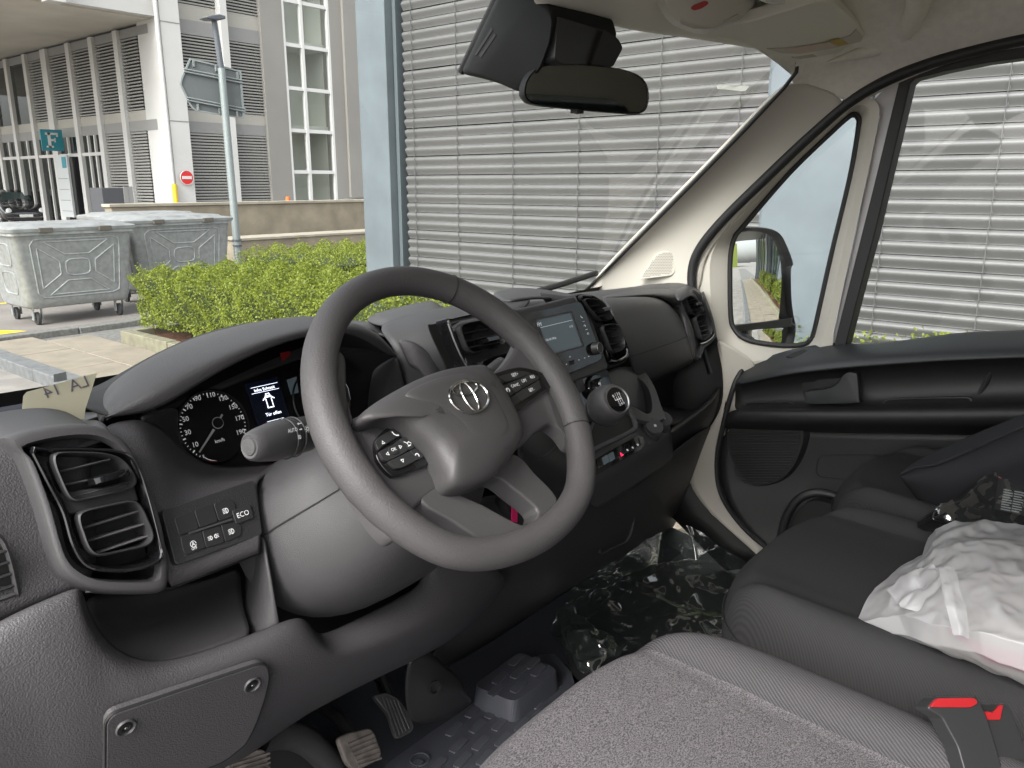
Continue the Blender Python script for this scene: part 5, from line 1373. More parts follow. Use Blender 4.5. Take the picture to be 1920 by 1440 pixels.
lathe('hub_cap', GP.at(408, 793, .003), GN, [(0, .0075), (.003, .007), (.003, .0005)], 'gauge', spd, n=24)
tube('fuel_arc', [GP.at(x, y, .002) for x, y in ((386, 861), (394, 864), (406, 865))], .0007, 'redprint', spd, n=5)
tube('fuel_arc', [GP.at(x, y, .002) for x, y in ((384, 858), (392, 862), (406, 864.5))], .0005, 'ink', spd, n=5)
tube('fuel_arc', [GP.at(x, y, .002) for x, y in ((442, 854), (452, 846), (456, 840), (454, 838))], .0005, 'ink', spd, n=5)
# trip display
lcd = ext('trip_display', GP.pts([(459, 720), (520, 707), (549, 800), (488, 812)], .001), GN, .002, 'lcd', da)
txt('lettering', 'Infos Echtzeit', GP.at(496, 729, .0018), gu, gw, .0066, 'lcdink', lcd)
txt('lettering', 'Tür offen', GP.at(513, 775, .0018), gu, gw, .0072, 'lcdink', lcd)
for a_ in (((470, 728), (520, 717)), ((472, 739), (523, 728)), ((501, 791), (532, 783))):
    tube('display_line', [GP.at(*a_[0], .0018), GP.at(*a_[1], .0018)], .00025, 'lcdink', lcd, n=4)
VAN = [([(-.5, -1), (-.5, .45)], .14), ([(.5, -1), (.5, .45)], .14), ([(-.5, -1), (.5, -1)], .14), ([(-.5, .75), (-.25, 1.25), (.25, 1.25), (.5, .75)], .14), ([(-.5, .75), (-1.0, .35)], .14), ([(.5, .75), (1.0, .35)], .14), ([(-.3, .8), (.3, .8)], .3)]
icon(GP, 505, 752, VAN, gu, gw, .0095, 'lcdink', lcd, .0018)
icon(GP, 496, 799, [([(-.4, -.5), (-.4, .3), (-.2, .6), (.2, .6), (.4, .3), (.4, -.5)], .3), ([(-.8, -.2), (.8, -.2)], .25)], gu, gw, .0042, 'redink', da, .002)
lathe('tell_tale', GP.at(530, 791, .002), GN, [(0, .001), (0, .0042), (.0005, .0042), (.0005, .001)], 'lcdink', da, n=16)
ext('tell_tale', GP.pts([(525, 662), (544, 658), (545, 664), (530, 678)], .002), GN, .001, 'redprint', da)
ext('tell_tale', GP.pts([(538, 712), (556, 706), (560, 736), (546, 740)], .002), GN, .001, 'screen', da)
# rev counter (right, mostly behind the wheel rim)
tc_ = GP.at(602, 752); 
rev = lathe('rev_counter', tc_, GN, [(-.003, R * 1.02), (.004, R * 1.03), (.005, R * 1.0), (.001, R * .965), (.0012, .001)], 'gauge', da, n=64, up=gw, caps=(False, False))
lathe('dial_rim', tc_, GN, [(.0045, R * 1.005), (.0055, R * .99), (.0035, R * .972)], 'smoothdark', rev, n=64, caps=(False, False))
GT('5', 643, 731, .0115, par=rev); GT('6', 644, 763, .0115, par=rev); GT('4', 625, 708, .0115, par=rev)
tube('red_band', [GP.at(x, y, .002) for x, y in ((640, 709), (650, 727), (655, 748), (652, 768))], .0008, 'redprint', rev, n=5)
tube('dial_arc', [GP.at(x, y, .002) for x, y in ((643, 710), (653, 728), (657, 748), (654, 768))], .0003, 'ink', rev, n=5)
# right end wall of the instrument binnacle
grid('binnacle_side', PGy([[(742, 664, .90), (748, 690, .905), (760, 730, .915), (772, 770, .92), (780, 810, .925)], [(728, 676, .95), (722, 700, .95), (716, 740, .955), (712, 780, .96), (710, 830, .96)], [(700, 690, 1.05), (690, 720, 1.05), (680, 760, 1.05), (676, 790, 1.05), (674, 840, 1.05)]]), 'dashdark', da, sub=2, solid=.002)
# ================================================================ DASHBOARD: middle and passenger side
def C7(x, y): return (820 + x * .29167, 500 + y * .29167)
def C8(x, y): return (960 + x * .21875, 680 + y * .21875)
RP = Plane((0, .835, -.30), DN)
def bezel_ring(P, n):
    c = np.mean(P, axis=0)
    loft('vent_bezel', [[c + (p - c) * s + n * d for p in P] for s, d in ((1.03, -.02), (1.02, .003), (1.0, .005), (.96, .004), (.92, -.002), (.89, -.02))], 'gloss', da, caps=(False, False))
    ext('vent_backing', [c + (p - c) * 1.01 - n * .04 for p in P], n, .002, 'black', da)
# smooth cowl between instruments and middle vents
grid('middle_cowl', PGy([[(700, 610, .99), (760, 590, .99), (820, 578, .985), (870, 570, .975), (930, 562, .96), (1000, 556, .94)],
                         [(735, 640, .93), (772, 606, .93), (818, 592, .925), (860, 588, .905), (920, 578, .89), (990, 566, .885)],
                         [(752, 690, .915), (788, 640, .90), (822, 622, .888), (848, 618, .875), (900, 600, .865), (980, 580, .862)],
                         [(768, 740, .915), (806, 690, .89), (836, 660, .875), (858, 655, .86), (920, 640, .852), (975, 620, .85)],
                         [(790, 800, .92), (832, 740, .89), (866, 715, .872), (886, 705, .856), (940, 700, .845), (1000, 690, .842)]]), 'smooth', da, sub=2, solid=.004)
grid('cowl_insert', PGy([[(742, 634, .925), (772, 638, .905), (800, 655, .895), (825, 690, .885), (845, 720, .885)],
                         [(752, 650, .915), (776, 654, .898), (798, 672, .89), (815, 700, .882), (830, 730, .88)],
                         [(766, 690, .912), (782, 690, .896), (796, 704, .89), (806, 725, .884), (815, 750, .88)]]), 'dash', da, sub=2, solid=.003)
# defroster ridge on top of the pad
grid('defroster_cover', PGy([[(676, 596, 1.16), (740, 576, 1.16), (800, 565, 1.16), (812, 562, 1.16), (826, 574, 1.16)],
                             [(700, 606, 1.06), (752, 588, 1.06), (806, 578, 1.06), (816, 577, 1.06), (830, 580, 1.06)],
                             [(722, 612, .99), (768, 596, .99), (812, 586, .99), (822, 585, .99), (834, 588, .99)]]), 'smooth', da, sub=1, solid=.003, n=(0, -.3, 1))
grid('centre_top_cover', PGy([[(920, 548, 1.10), (960, 538, 1.10), (1010, 541, 1.08), (1060, 548, 1.02)],
                              [(930, 556, 1.0), (970, 546, 1.0), (1015, 550, .99), (1062, 556, .96)],
                              [(942, 566, .91), (985, 558, .91), (1020, 556, .91), (1070, 562, .90)]]), 'smooth', da, sub=2, solid=.004, n=(0, -.3, 1))
# wiper arm lying outside on the glass base
tube('wiper_arm', [PY(1000, 549, 1.36), PY(1060, 531, 1.38), PY(1118, 512, 1.39)], .009, 'black', vb, n=8)
# ---- vents left of the radio (behind the wheel)
def C5(x, y): return (460 + x * .29167, 480 + y * .29167)
VP2 = Plane(PY(895, 640, .838), DN)
lpod = [(838, 606), (848, 598), (905, 586), (950, 580), (990, 640), (1010, 700), (960, 700), (886, 706), (866, 670)]
bezel_ring(crs(VP2.pts(lpod, .0), 60), DN)
vent('air_vent', [(856, 612), (872, 605), (920, 597), (936, 604), (948, 640), (938, 652), (884, 664), (872, 656)], VP2.off(.007), [((866, 626), (938, 612)), ((872, 640), (944, 626)), ((878, 652), (946, 640))], [(916, 637, .015)], da)
vent('air_vent', [(896, 680), (910, 672), (955, 660), (970, 668), (985, 706), (975, 716), (915, 722), (905, 714)], VP2.off(.004), [((905, 694), (975, 676)), ((912, 708), (980, 692))], [], da)
tube('bezel_glint', crs(VP2.pts([(840, 607), (852, 640), (868, 675), (886, 704)], .005), 16, False), .0014, 'satin', da, n=6)
# ---- radio
RD = Plane(PY(1050, 640, .832), nrm((-.06, -math.cos(T18), math.sin(T18))))
rad_o = [(968, 594), (985, 588), (1040, 576), (1082, 565), (1090, 567), (1100, 588), (1118, 640), (1129, 664), (1129, 672), (1122, 678), (1064, 702), (1045, 706), (1010, 710)]
surround = [(940, 588), (975, 578), (1030, 566), (1068, 557), (1090, 556), (1102, 572), (1122, 630), (1138, 676), (1140, 690), (1128, 698), (1060, 722), (1030, 730), (990, 730)]
ext('radio_surround', crs(RD.pts(surround, -.004), 60), RD.n, .04, 'smooth', da, bevel=.006, seg=3)
rd = ext('radio_fascia', rnd(RD.pts(rad_o, .002), .007, 3), RD.n, .01, 'gloss', da, bevel=.0012)
rc_ = np.mean(RD.pts(rad_o), axis=0)
def CZ(x, y): return (960 + x * .14583, 540 + y * .14583)
ru = nrm(RD.at(*CZ(770, 300)) - RD.at(*CZ(320, 400))); rw = np.cross(RD.n, ru); rw = rw if rw[2] > 0 else -rw
scr = [CZ(310, 400), CZ(765, 300), CZ(925, 745), CZ(480, 860)]
frame('screen_frame', RD.pts([CZ(300, 392), CZ(772, 290), CZ(938, 752), CZ(480, 878)], .003), RD.pts([CZ(325, 412), CZ(755, 318), CZ(905, 738), CZ(490, 850)], .003), RD.n, .003, 'smooth', rd, N=64)
ext('display_screen', RD.pts([CZ(322, 410), CZ(757, 315), CZ(908, 740), CZ(488, 853)], .0012 + .001), RD.n, .002, 'screen', rd)
def RT(s, x, y, size, al='CENTER', m='screenink'): return txt('lettering', s, RD.at(*CZ(x, y), .0032), ru, rw, size, m, rd, al)
RT('FM', 352, 470, .0095); RT('106.40 MHz', 430, 675, .006, 'LEFT'); RT('1/12', 760, 495, .0055)
tube('screen_line', [RD.at(*CZ(366, 510), .003), RD.at(*CZ(775, 412), .003)], .0003, 'screenink', rd, n=4)
kn = RD.at(*CZ(1060, 780), .002)
k_ = lathe('volume_knob', kn, nrm(RD.n + A(.12, 0, -.05)), [(0, .0125), (.003, .0118), (.010, .011), (.0125, .0102), (.0125, .0095), (.0118, .009), (.0118, .0001)], 'smoothdark', rd, n=32)
lathe('knob_ring', kn + nrm(RD.n + A(.12, 0, -.05)) * .0123, nrm(RD.n + A(.12, 0, -.05)), [(0, .0102), (.0006, .0098), (.0002, .0092)], 'satin', k_, n=32, caps=(False, False))
PH = [([(-.5, .45), (-.35, -.05), (.05, -.4), (.5, -.5)], .26)]
PH2 = [(arc(0, -.2, .5, 150, -30, 8), .26)]
BK = [(arc(0, 0, .45, 200, -60, 10), .16), ([(-.75, .05), (-.4, -.15), (-.2, .25)], .16)]
for (x, y, ic) in ((895, 370, PH), (935, 485, PH2), (978, 588, BK)): icon(RD, *CZ(x, y), ic, ru, rw, .0042, 'ink', rd, .003)
for (x, y) in ((920, 430), (960, 533)): icon(RD, *CZ(x, y), [([(-.6, 0), (.6, 0)], .1)], ru, rw, .005, 'ink', rd, .003)
icon(RD, *CZ(745, 885), [([(-.7, 0), (.7, 0)], .12), ([(-.2, 0), (.1, .35), (.4, .35)], .1), ([(-.4, 0), (0, -.35), (.2, -.35)], .1)], ru, rw, .0035, 'screenink', rd, .003)
ext('usb_port', RD.pts([CZ(738, 940), CZ(798, 922), CZ(805, 975), CZ(748, 995)], .0032), RD.n, .001, 'black', rd)
for (x, y) in ((700, 980), (860, 925), (935, 900), (987, 880)): icon(RD, *CZ(x, y), [([(-.4, 0), (.4, 0)], .5)], ru, rw, .0022, 'screenink', rd, .003)
ext('button_slot', RD.pts([CZ(636, 975), CZ(648, 970), CZ(664, 1030), CZ(652, 1036)], .0032), RD.n, .001, 'black', rd)
# ---- climate panel below
HP = Plane(PY(1095, 735, .808), nrm((-.06, -.90, .42)))
hv = [(1040, 730), (1064, 716), (1100, 702), (1136, 690), (1142, 700), (1158, 760), (1150, 800), (1090, 830), (1060, 800)]
hp_ = ext('climate_panel', HP.pts(hv, .002), HP.n, .012, 'gloss', da, bevel=.001)
ext('panel_bead', HP.pts([(1036, 722), (1060, 712), (1098, 698), (1134, 686), (1140, 690), (1100, 706), (1064, 720), (1042, 732)], .004), HP.n, .02, 'smooth', da, bevel=.002)
ext('climate_button', rnd(HP.pts([CZ(810, 1205), CZ(905, 1165), CZ(950, 1310), CZ(860, 1355)], .005), .003, 2), HP.n, .004, 'smoothdark', hp_, bevel=.0006)
ck = HP.at(*CZ(1090, 1290), .003)
kk = lathe('climate_knob', ck, HP.n, [(0, .027), (.004, .0265), (.006, .024), (.006, .018), (.022, .0165), (.024, .015), (.024, .0005)], 'gloss', hp_, n=40)
for a in range(0, 360, 40):
    hu, hw, _ = basis(HP.n); icon(Plane(ck + HP.n * .0064, HP.n), *CZ(1090, 1290), [], hu, hw, .003, 'ink', kk, 0) if False else None
for (x, y) in ((1047, 1205), (985, 1290), (1140, 1220)):
    c = HP.at(*CZ(x, y), .0096); hu, hw, _ = basis(HP.n)
    mb = MB(); mb.add([c + .0022 * (-hu - .3 * hw), c + .0022 * (hu - .3 * hw), c + .0022 * (.6 * hu + .6 * hw)], [[0, 1, 2]]); mb.build('knob_mark', 'ink', kk, smooth=False)
# ---- vents right of the radio
VR = Plane(PY(1140, 620, .832), nrm((.05, -math.cos(T18), math.sin(T18))))
rpod = [C7(880, 178), C7(960, 170), C7(1020, 185), C7(1085, 240), C7(1150, 340), C7(1200, 440), C7(1235, 540), C7(1238, 590), C7(1200, 625), C7(1120, 650), C7(1085, 620), C7(1060, 570), C7(1000, 420), C7(940, 280)]
rp3 = resamp(crs(VR.pts(rpod), 70), 60); rpc = np.mean(rp3, axis=0)
loft('vent_pod', [[p + A(0, .08, -.004) for p in rp3], [p - VR.n * .015 for p in rp3], [rpc + (p - rpc) * .985 - VR.n * .004 for p in rp3], [rpc + (p - rpc) * .95 for p in rp3], [rpc + (p - rpc) * .90 - VR.n * .014 for p in rp3]], 'smooth', da, caps=(False, False))
rb = [C7(905, 200), C7(960, 192), C7(1010, 205), C7(1070, 260), C7(1130, 350), C7(1185, 450), C7(1218, 540), C7(1212, 580), C7(1170, 605), C7(1110, 610), C7(1080, 560), C7(1030, 430), C7(965, 300)]
bezel_ring(crs(VR.pts(rb, .0), 60), VR.n)
vent('air_vent', [C7(925, 215), C7(950, 205), C7(1025, 212), C7(1075, 255), C7(1120, 325), C7(1110, 345), C7(1050, 350), C7(1025, 335)], VR.off(.004), [(C7(965, 258), C7(1060, 245)), (C7(990, 292), C7(1090, 275)), (C7(1015, 325), C7(1105, 308))], [(*C7(1060, 280), .013)], da)
vent('air_vent', [C7(1050, 390), C7(1070, 372), C7(1135, 368), C7(1165, 385), C7(1200, 490), C7(1190, 535), C7(1130, 560), C7(1105, 540)], VR.off(.004), [(C7(1075, 420), C7(1160, 405)), (C7(1090, 460), C7(1178, 442)), (C7(1105, 502), C7(1190, 480)), (C7(1120, 540), C7(1190, 518))], [], da)
tube('bezel_glint', crs(VR.pts([C7(1105, 608), C7(1160, 602), C7(1212, 570), C7(1215, 525)], .002), 14, False), .0016, 'chrome', da, n=6)
# ---- upper glove box
GB = [[C7(1040, 195) + (.96,), C7(1130, 200) + (.96,), C7(1240, 192) + (.965,), C7(1390, 188) + (.97,), C7(1480, 220) + (.975,), C7(1540, 290) + (.98,)],
      [C7(1080, 215) + (.90,), C7(1150, 212) + (.90,), C7(1260, 206) + (.905,), C7(1400, 205) + (.915,), C7(1500, 250) + (.93,), C7(1570, 340) + (.945,)],
      [C7(1140, 320) + (.865,), C7(1200, 310) + (.865,), C7(1300, 295) + (.87,), C7(1430, 290) + (.88,), C7(1530, 320) + (.895,), C7(1600, 420) + (.915,)],
      [C7(1200, 470) + (.85,), C7(1250, 455) + (.85,), C7(1340, 430) + (.855,), C7(1460, 400) + (.865,), C7(1560, 410) + (.88,), C7(1625, 500) + (.90,)],
      [C7(1245, 610) + (.845,), C7(1280, 600) + (.845,), C7(1360, 575) + (.85,), C7(1480, 535) + (.86,), C7(1580, 510) + (.875,), C7(1632, 560) + (.89,)],
      [C7(1275, 690) + (.85,), C7(1310, 700) + (.85,), C7(1385, 690) + (.855,), C7(1495, 650) + (.865,), C7(1600, 600) + (.88,), C7(1640, 590) + (.895,)],
      [C7(1300, 740) + (.865,), C7(1340, 748) + (.865,), C7(1400, 725) + (.87,), C7(1510, 675) + (.88,), C7(1610, 625) + (.895,), C7(1645, 605) + (.91,)],
      [C7(1310, 750) + (.95,), C7(1350, 757) + (.95,), C7(1410, 733) + (.95,), C7(1520, 682) + (.95,), C7(1620, 632) + (.95,), C7(1650, 610) + (.95,)]]
gb = grid('glove_box_lid', PGy(GB), 'smooth', da, sub=2, solid=.004)
tube('lid_seam', crs([PY(*C7(x, y), Y) for x, y, Y in ((1250, 575, .8445), (1340, 548, .8485), (1450, 510, .857), (1560, 470, .872), (1610, 448, .892))], 20, False), .0009, 'black', da, n=5)
# brow over the glove box that runs into the right vent pod
BR = [[C7(1050, 190) + (1.08,), C7(1230, 130) + (1.10,), C7(1400, 108) + (1.10,), C7(1520, 102) + (1.08,), C7(1620, 105) + (1.05,)],
      [C7(1060, 194) + (1.0,), C7(1235, 168) + (1.0,), C7(1400, 152) + (1.0,), C7(1530, 150) + (.99,), C7(1650, 135) + (.98,)],
      [C7(1062, 200) + (.96,), C7(1240, 186) + (.955,), C7(1400, 170) + (.945,), C7(1520, 195) + (.94,), C7(1640, 175) + (.94,)],
      [C7(1070, 206) + (.965,), C7(1240, 196) + (.965,), C7(1405, 190) + (.965,), C7(1510, 240) + (.955,), C7(1570, 250) + (.95,)]]
grid('dash_brow', PGy(BR), 'smooth', da, sub=2, solid=.003, n=(0, -.6, 1))
# ---- right vent pod
VQ = Plane(PY(1312, 598, .925), nrm((-.12, -math.cos(T18), math.sin(T18))))
qpod = [C7(1560, 190), C7(1590, 160), C7(1640, 148), C7(1680, 170), C7(1730, 250), C7(1775, 340), C7(1790, 440), C7(1770, 480), C7(1720, 520), C7(1705, 560), C7(1690, 590), C7(1670, 560), C7(1640, 400), C7(1590, 280)]
qp3 = resamp(crs(VQ.pts(qpod), 70), 60); qpc = np.mean(qp3, axis=0)
loft('vent_pod', [[p + A(0, .1, .0) for p in qp3], [qpc + (p - qpc) * 1.05 - VQ.n * .02 for p in qp3], [qpc + (p - qpc) * 1.04 - VQ.n * .006 for p in qp3], [qpc + (p - qpc) * .99 for p in qp3], [qpc + (p - qpc) * .93 - VQ.n * .001 for p in qp3], [qpc + (p - qpc) * .90 - VQ.n * .014 for p in qp3]], 'smooth', da, caps=(False, False))
ext('vent_backing', [qpc + (p - qpc) * 1.0 - VQ.n * .04 for p in qp3], VQ.n, .002, 'black', da)
vent('air_vent', [C7(1580, 190), C7(1610, 165), C7(1640, 160), C7(1665, 185), C7(1710, 275), C7(1700, 300), C7(1650, 312), C7(1625, 290)], VQ.off(.004), [(C7(1610, 222), C7(1670, 205)), (C7(1622, 252), C7(1688, 232)), (C7(1636, 282), C7(1700, 262))], [(*C7(1662, 242), .011)], da)
vent('air_vent', [C7(1650, 330), C7(1670, 310), C7(1712, 305), C7(1730, 325), C7(1762, 400), C7(1755, 440), C7(1715, 475), C7(1695, 470)], VQ.off(.004), [(C7(1668, 358), C7(1730, 338)), (C7(1676, 390), C7(1745, 368)), (C7(1686, 420), C7(1755, 398)), (C7(1698, 448), C7(1758, 428))], [], da)
tube('bezel_glint', crs(VQ.pts([C7(1690, 495), C7(1730, 482), C7(1772, 450), C7(1778, 420)], .005), 12, False), .0016, 'chrome', da, n=6)
lr = [(1480, 220, .975), (1540, 290, .965), (1570, 340, .945), (1600, 420, .918), (1625, 500, .903), (1632, 560, .893), (1640, 600, .90)]
pl2 = [(1570, 180, .95), (1595, 280, .945), (1615, 335, .938), (1645, 405, .93), (1660, 475, .925), (1675, 560, .925), (1692, 592, .93)]
grid('pod_cheek', [[PY(*C7(x, y), Y + .004) for x, y, Y in lr], [PY(*C7((a[0] + b[0]) / 2, (a[1] + b[1]) / 2), (a[2] + b[2]) / 2 - .008) for a, b in zip(lr, pl2)], [PY(*C7(x + 14, y), Y) for x, y, Y in pl2]], 'smooth', da, sub=2, solid=.003)
pcs = [(1262, 545), (1290, 531), (1318, 544), (1340, 580), (1352, 615), (1358, 650)]
pcf = [(1268, 560), (1290, 543), (1310, 552), (1330, 585), (1342, 618), (1350, 652)]
pci = [(1278, 568), (1293, 551), (1306, 558), (1323, 588), (1335, 620), (1342, 652)]
grid('pod_cap', [[PY(x, y, 1.03) for x, y in pcs], [PY(x, y + 1, .97) for x, y in pcs], [PY(x, y, .938) for x, y in pcf], [PY(x, y, .93) for x, y in pci]], 'smooth', da, sub=2, solid=.003, n=(0, -.5, 1))
grid('pod_side', PGy([[(1318, 546, 1.0), (1345, 600, .99), (1356, 640, .98)], [(1320, 546, .95), (1340, 600, .93), (1348, 650, .925)], [(1314, 549, .925), (1330, 585, .918), (1342, 640, .918)]]), 'smooth', da, sub=2, solid=.003)
# ---- open shelf below: dark cavity with a lip
grid('shelf_back', PGy([[(1150, 700, .99), (1240, 690, 1.02), (1320, 660, 1.03), (1352, 640, 1.0)], [(1180, 760, 1.02), (1250, 760, 1.06), (1320, 740, 1.06), (1356, 720, 1.0)], [(1230, 800, .98), (1270, 800, 1.0), (1320, 790, 1.0), (1360, 770, .98)]]), 'black', da, sub=1, solid=.003)
grid('shelf_floor', PGy([[(1200, 760, 1.0), (1250, 764, 1.03), (1300, 762, 1.03), (1350, 740, 1.0)], [(1225, 790, .86), (1262, 800, .87), (1300, 785, .89), (1340, 756, .91)]]), 'smoothdark', da, sub=1, solid=.003, n=(0, -.2, 1))
LIPc = [(1346, 640, .925), (1351, 668, .912), (1352, 700, .90), (1345, 728, .89), (1328, 752, .875), (1300, 774, .86), (1274, 792, .845), (1250, 808, .825), (1234, 822, .81)]
lip = [[(x, y, Y + .02) for x, y, Y in LIPc], [(x + 2, y + 3, Y + .004) for x, y, Y in LIPc], [(x + 7, y + 9, Y) for x, y, Y in LIPc], [(x + 12, y + 18, Y + .012) for x, y, Y in LIPc], [(x + 8, y + 42, Y + .04) for x, y, Y in LIPc], [(x - 6, y + 70, Y + .07) for x, y, Y in LIPc]]
grid('shelf_lip', PGy(lip), 'smoothdark', da, sub=2, solid=.003)
# ---- console slope: cup holder, gear recess, switch row, sockets
CN = nrm((-.10, -.66, .75))
CP = Plane(PY(1165, 850, .745), CN)
con = [[(1132, 700, .845), (1150, 690, .85), (1176, 686, .86), (1200, 690, .865), (1222, 712, .862)],
       [(1118, 730, .80), (1150, 716, .83), (1180, 702, .845), (1206, 712, .85), (1232, 745, .845)],
       [(1098, 790, .78), (1140, 790, .79), (1180, 775, .80), (1222, 770, .815), (1244, 775, .825)],
       [(1095, 840, .76), (1140, 828, .765), (1190, 806, .775), (1225, 796, .785), (1256, 790, .80)],
       [(1096, 884, .742), (1130, 862, .742), (1180, 835, .75), (1222, 816, .76), (1258, 806, .775)],
       [(1100, 912, .728), (1140, 892, .728), (1190, 862, .735), (1230, 842, .75), (1260, 826, .77)],
       [(1106, 926, .735), (1146, 906, .735), (1196, 876, .742), (1236, 854, .756), (1262, 840, .775)],
       [(1110, 960, .775), (1150, 940, .775), (1200, 908, .78), (1238, 880, .79), (1264, 860, .80)]]
grid('console_slope', PGy(con), 'smooth', da, sub=2, solid=.004)
# gear recess
GRP = Plane(PY(1130, 830, .762), CN)
grc = [(1092, 870), (1098, 800), (1120, 770), (1150, 770), (1176, 776), (1188, 796), (1188, 806), (1150, 822), (1120, 838), (1100, 858)]
ext('gear_recess', crs(GRP.pts(grc, .012), 40), CN, .002, 'black', da)
tube('recess_rim', crs(GRP.pts([(1172, 756), (1186, 782), (1191, 800), (1184, 809), (1150, 826), (1116, 842), (1098, 856)], .014), 30, False), .005, 'smooth', da, n=8)
# switch row
SWR = Plane(PY(1160, 855, .736), CN)
def SR(L, o): return SWR.pts([C8(*p) for p in L], o)
srp = ext('switch_row', rnd(SR([(700, 835), (1085, 618), (1140, 690), (1112, 742), (715, 958)], .004), .003, 3), CN, .008, 'gloss', da, bevel=.0008)
xs = [(725, 838, 770, 930), (772, 812, 820, 900), (822, 786, 872, 872), (874, 758, 955, 822), (958, 712, 998, 795), (1000, 690, 1042, 770), (1044, 666, 1082, 745), (1084, 645, 1122, 722)]
for k, (xa, ya, xb, yb) in enumerate(xs):
    dx = 30
    ext('switch_key', SR([(xa, ya), (xb - 4, ya - (xb - xa) * .56), (xb + 16, ya - (xb - xa) * .56 + 62), (xa + 20, ya + 62)], .0065), CN, .004, 'gloss' if k not in (1, 2) else 'screen', srp, bevel=.0008)
cu = nrm(SWR.at(*C8(1085, 618)) - SWR.at(*C8(700, 835))); cw = np.cross(CN, cu); cw = cw if cw[2] > 0 else -cw
icon(SWR, *C8(938, 785), [([(-.6, -.5), (.6, -.5), (0, .6), (-.6, -.5)], .2)], cu, cw, .005, 'redink', srp, .0072)
for (x, y) in ((990, 748), (1035, 728), (1078, 702)): icon(SWR, *C8(x, y), [(arc(0, 0, .5, 0, 360, 9), .2), ([(-.3, .2), (.3, -.2)], .2)], cu, cw, .0036, 'ink', srp, .0072)
# cup holder ring and well
CUP = Plane(PY(1188, 742, .825), nrm((-.06, -.55, .83)))
cpo = [(1156, 716), (1170, 706), (1186, 704), (1204, 714), (1216, 730), (1222, 752), (1222, 768), (1216, 775), (1206, 772), (1190, 762), (1178, 758), (1166, 740)]
cp3 = resamp(crs(CUP.pts(cpo, .004), 60), 48); cpc = np.mean(cp3, axis=0)
cpo2 = [(1138, 712), (1152, 694), (1180, 688), (1206, 694), (1226, 722), (1240, 760), (1248, 782), (1232, 790), (1210, 790), (1190, 782), (1168, 770), (1146, 745)]
ring = resamp(crs(CUP.pts(cpo2, .002), 60), 48)
frame('cup_holder_rim', ring, cp3, CUP.n, .01, 'smooth', da, N=48, bevel=.002)
loft('cup_holder', [[p for p in cp3], [cpc + (p - cpc) * .97 + A(0, .012, -.02) for p in cp3], [cpc + (p - cpc) * .9 + A(0, .03, -.075) for p in cp3]], 'black', da, caps=(False, True))
# sockets with flip caps
for (x, y, Y) in ((1226, 801, .762), (1243, 787, .775)):
    sp = PY(x, y, Y); sn = nrm((-.35, -.62, .7))
    so_ = lathe('power_socket', sp - sn * .03, sn, [(0, .024), (.02, .021), (.028, .0185), (.028, .016)], 'smooth', da, n=28)
    lathe('socket_cap', sp, sn, [(0, .0165), (.003, .0175), (.0055, .0165), (.0065, .013), (.0065, .0005)], 'smooth', so_, n=28, sx=1.12)
    su, sw_, _ = basis(sn); box('socket_mark', sp + sn * .007, (.005, .005, .0004), 'infosign', so_, R=np.stack([su, sw_, sn], 1))
    box('cap_hinge', sp + sw_ * .0165 + sn * .002, (.012, .006, .006), 'smooth', so_, R=np.stack([su, sw_, sn], 1), bevel=.001)
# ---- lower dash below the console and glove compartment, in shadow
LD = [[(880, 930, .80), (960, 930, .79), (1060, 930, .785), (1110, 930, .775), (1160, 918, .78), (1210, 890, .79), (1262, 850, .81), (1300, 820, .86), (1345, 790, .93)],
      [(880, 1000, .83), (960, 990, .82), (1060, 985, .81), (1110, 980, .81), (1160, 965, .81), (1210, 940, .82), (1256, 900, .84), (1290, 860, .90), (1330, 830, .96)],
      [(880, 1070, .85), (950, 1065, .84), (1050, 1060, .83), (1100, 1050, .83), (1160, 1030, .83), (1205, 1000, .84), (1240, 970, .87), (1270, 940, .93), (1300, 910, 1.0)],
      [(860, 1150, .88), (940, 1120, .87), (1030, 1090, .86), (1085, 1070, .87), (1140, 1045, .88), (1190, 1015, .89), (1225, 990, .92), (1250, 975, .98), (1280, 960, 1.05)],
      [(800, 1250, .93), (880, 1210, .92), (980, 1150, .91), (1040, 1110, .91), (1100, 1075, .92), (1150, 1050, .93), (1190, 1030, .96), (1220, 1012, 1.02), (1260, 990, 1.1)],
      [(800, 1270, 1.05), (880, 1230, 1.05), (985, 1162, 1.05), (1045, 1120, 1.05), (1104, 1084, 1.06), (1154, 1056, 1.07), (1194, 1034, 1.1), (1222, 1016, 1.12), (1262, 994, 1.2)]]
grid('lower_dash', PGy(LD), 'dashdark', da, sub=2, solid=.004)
LB = Plane(PY(1160, 1010, .83), nrm((-.1, -1, .12)))
lbp = [(1128, 1000), (1138, 984), (1190, 950), (1196, 952), (1186, 1000), (1178, 1016), (1128, 1040), (1124, 1036)]
frame('lower_hatch', rnd(LB.pts(lbp, .004), .006, 3), [np.mean(LB.pts(lbp), 0) + (p - np.mean(LB.pts(lbp), 0)) * .96 for p in rnd(LB.pts(lbp, .004), .006, 3)], LB.n, .006, 'smooth', da)
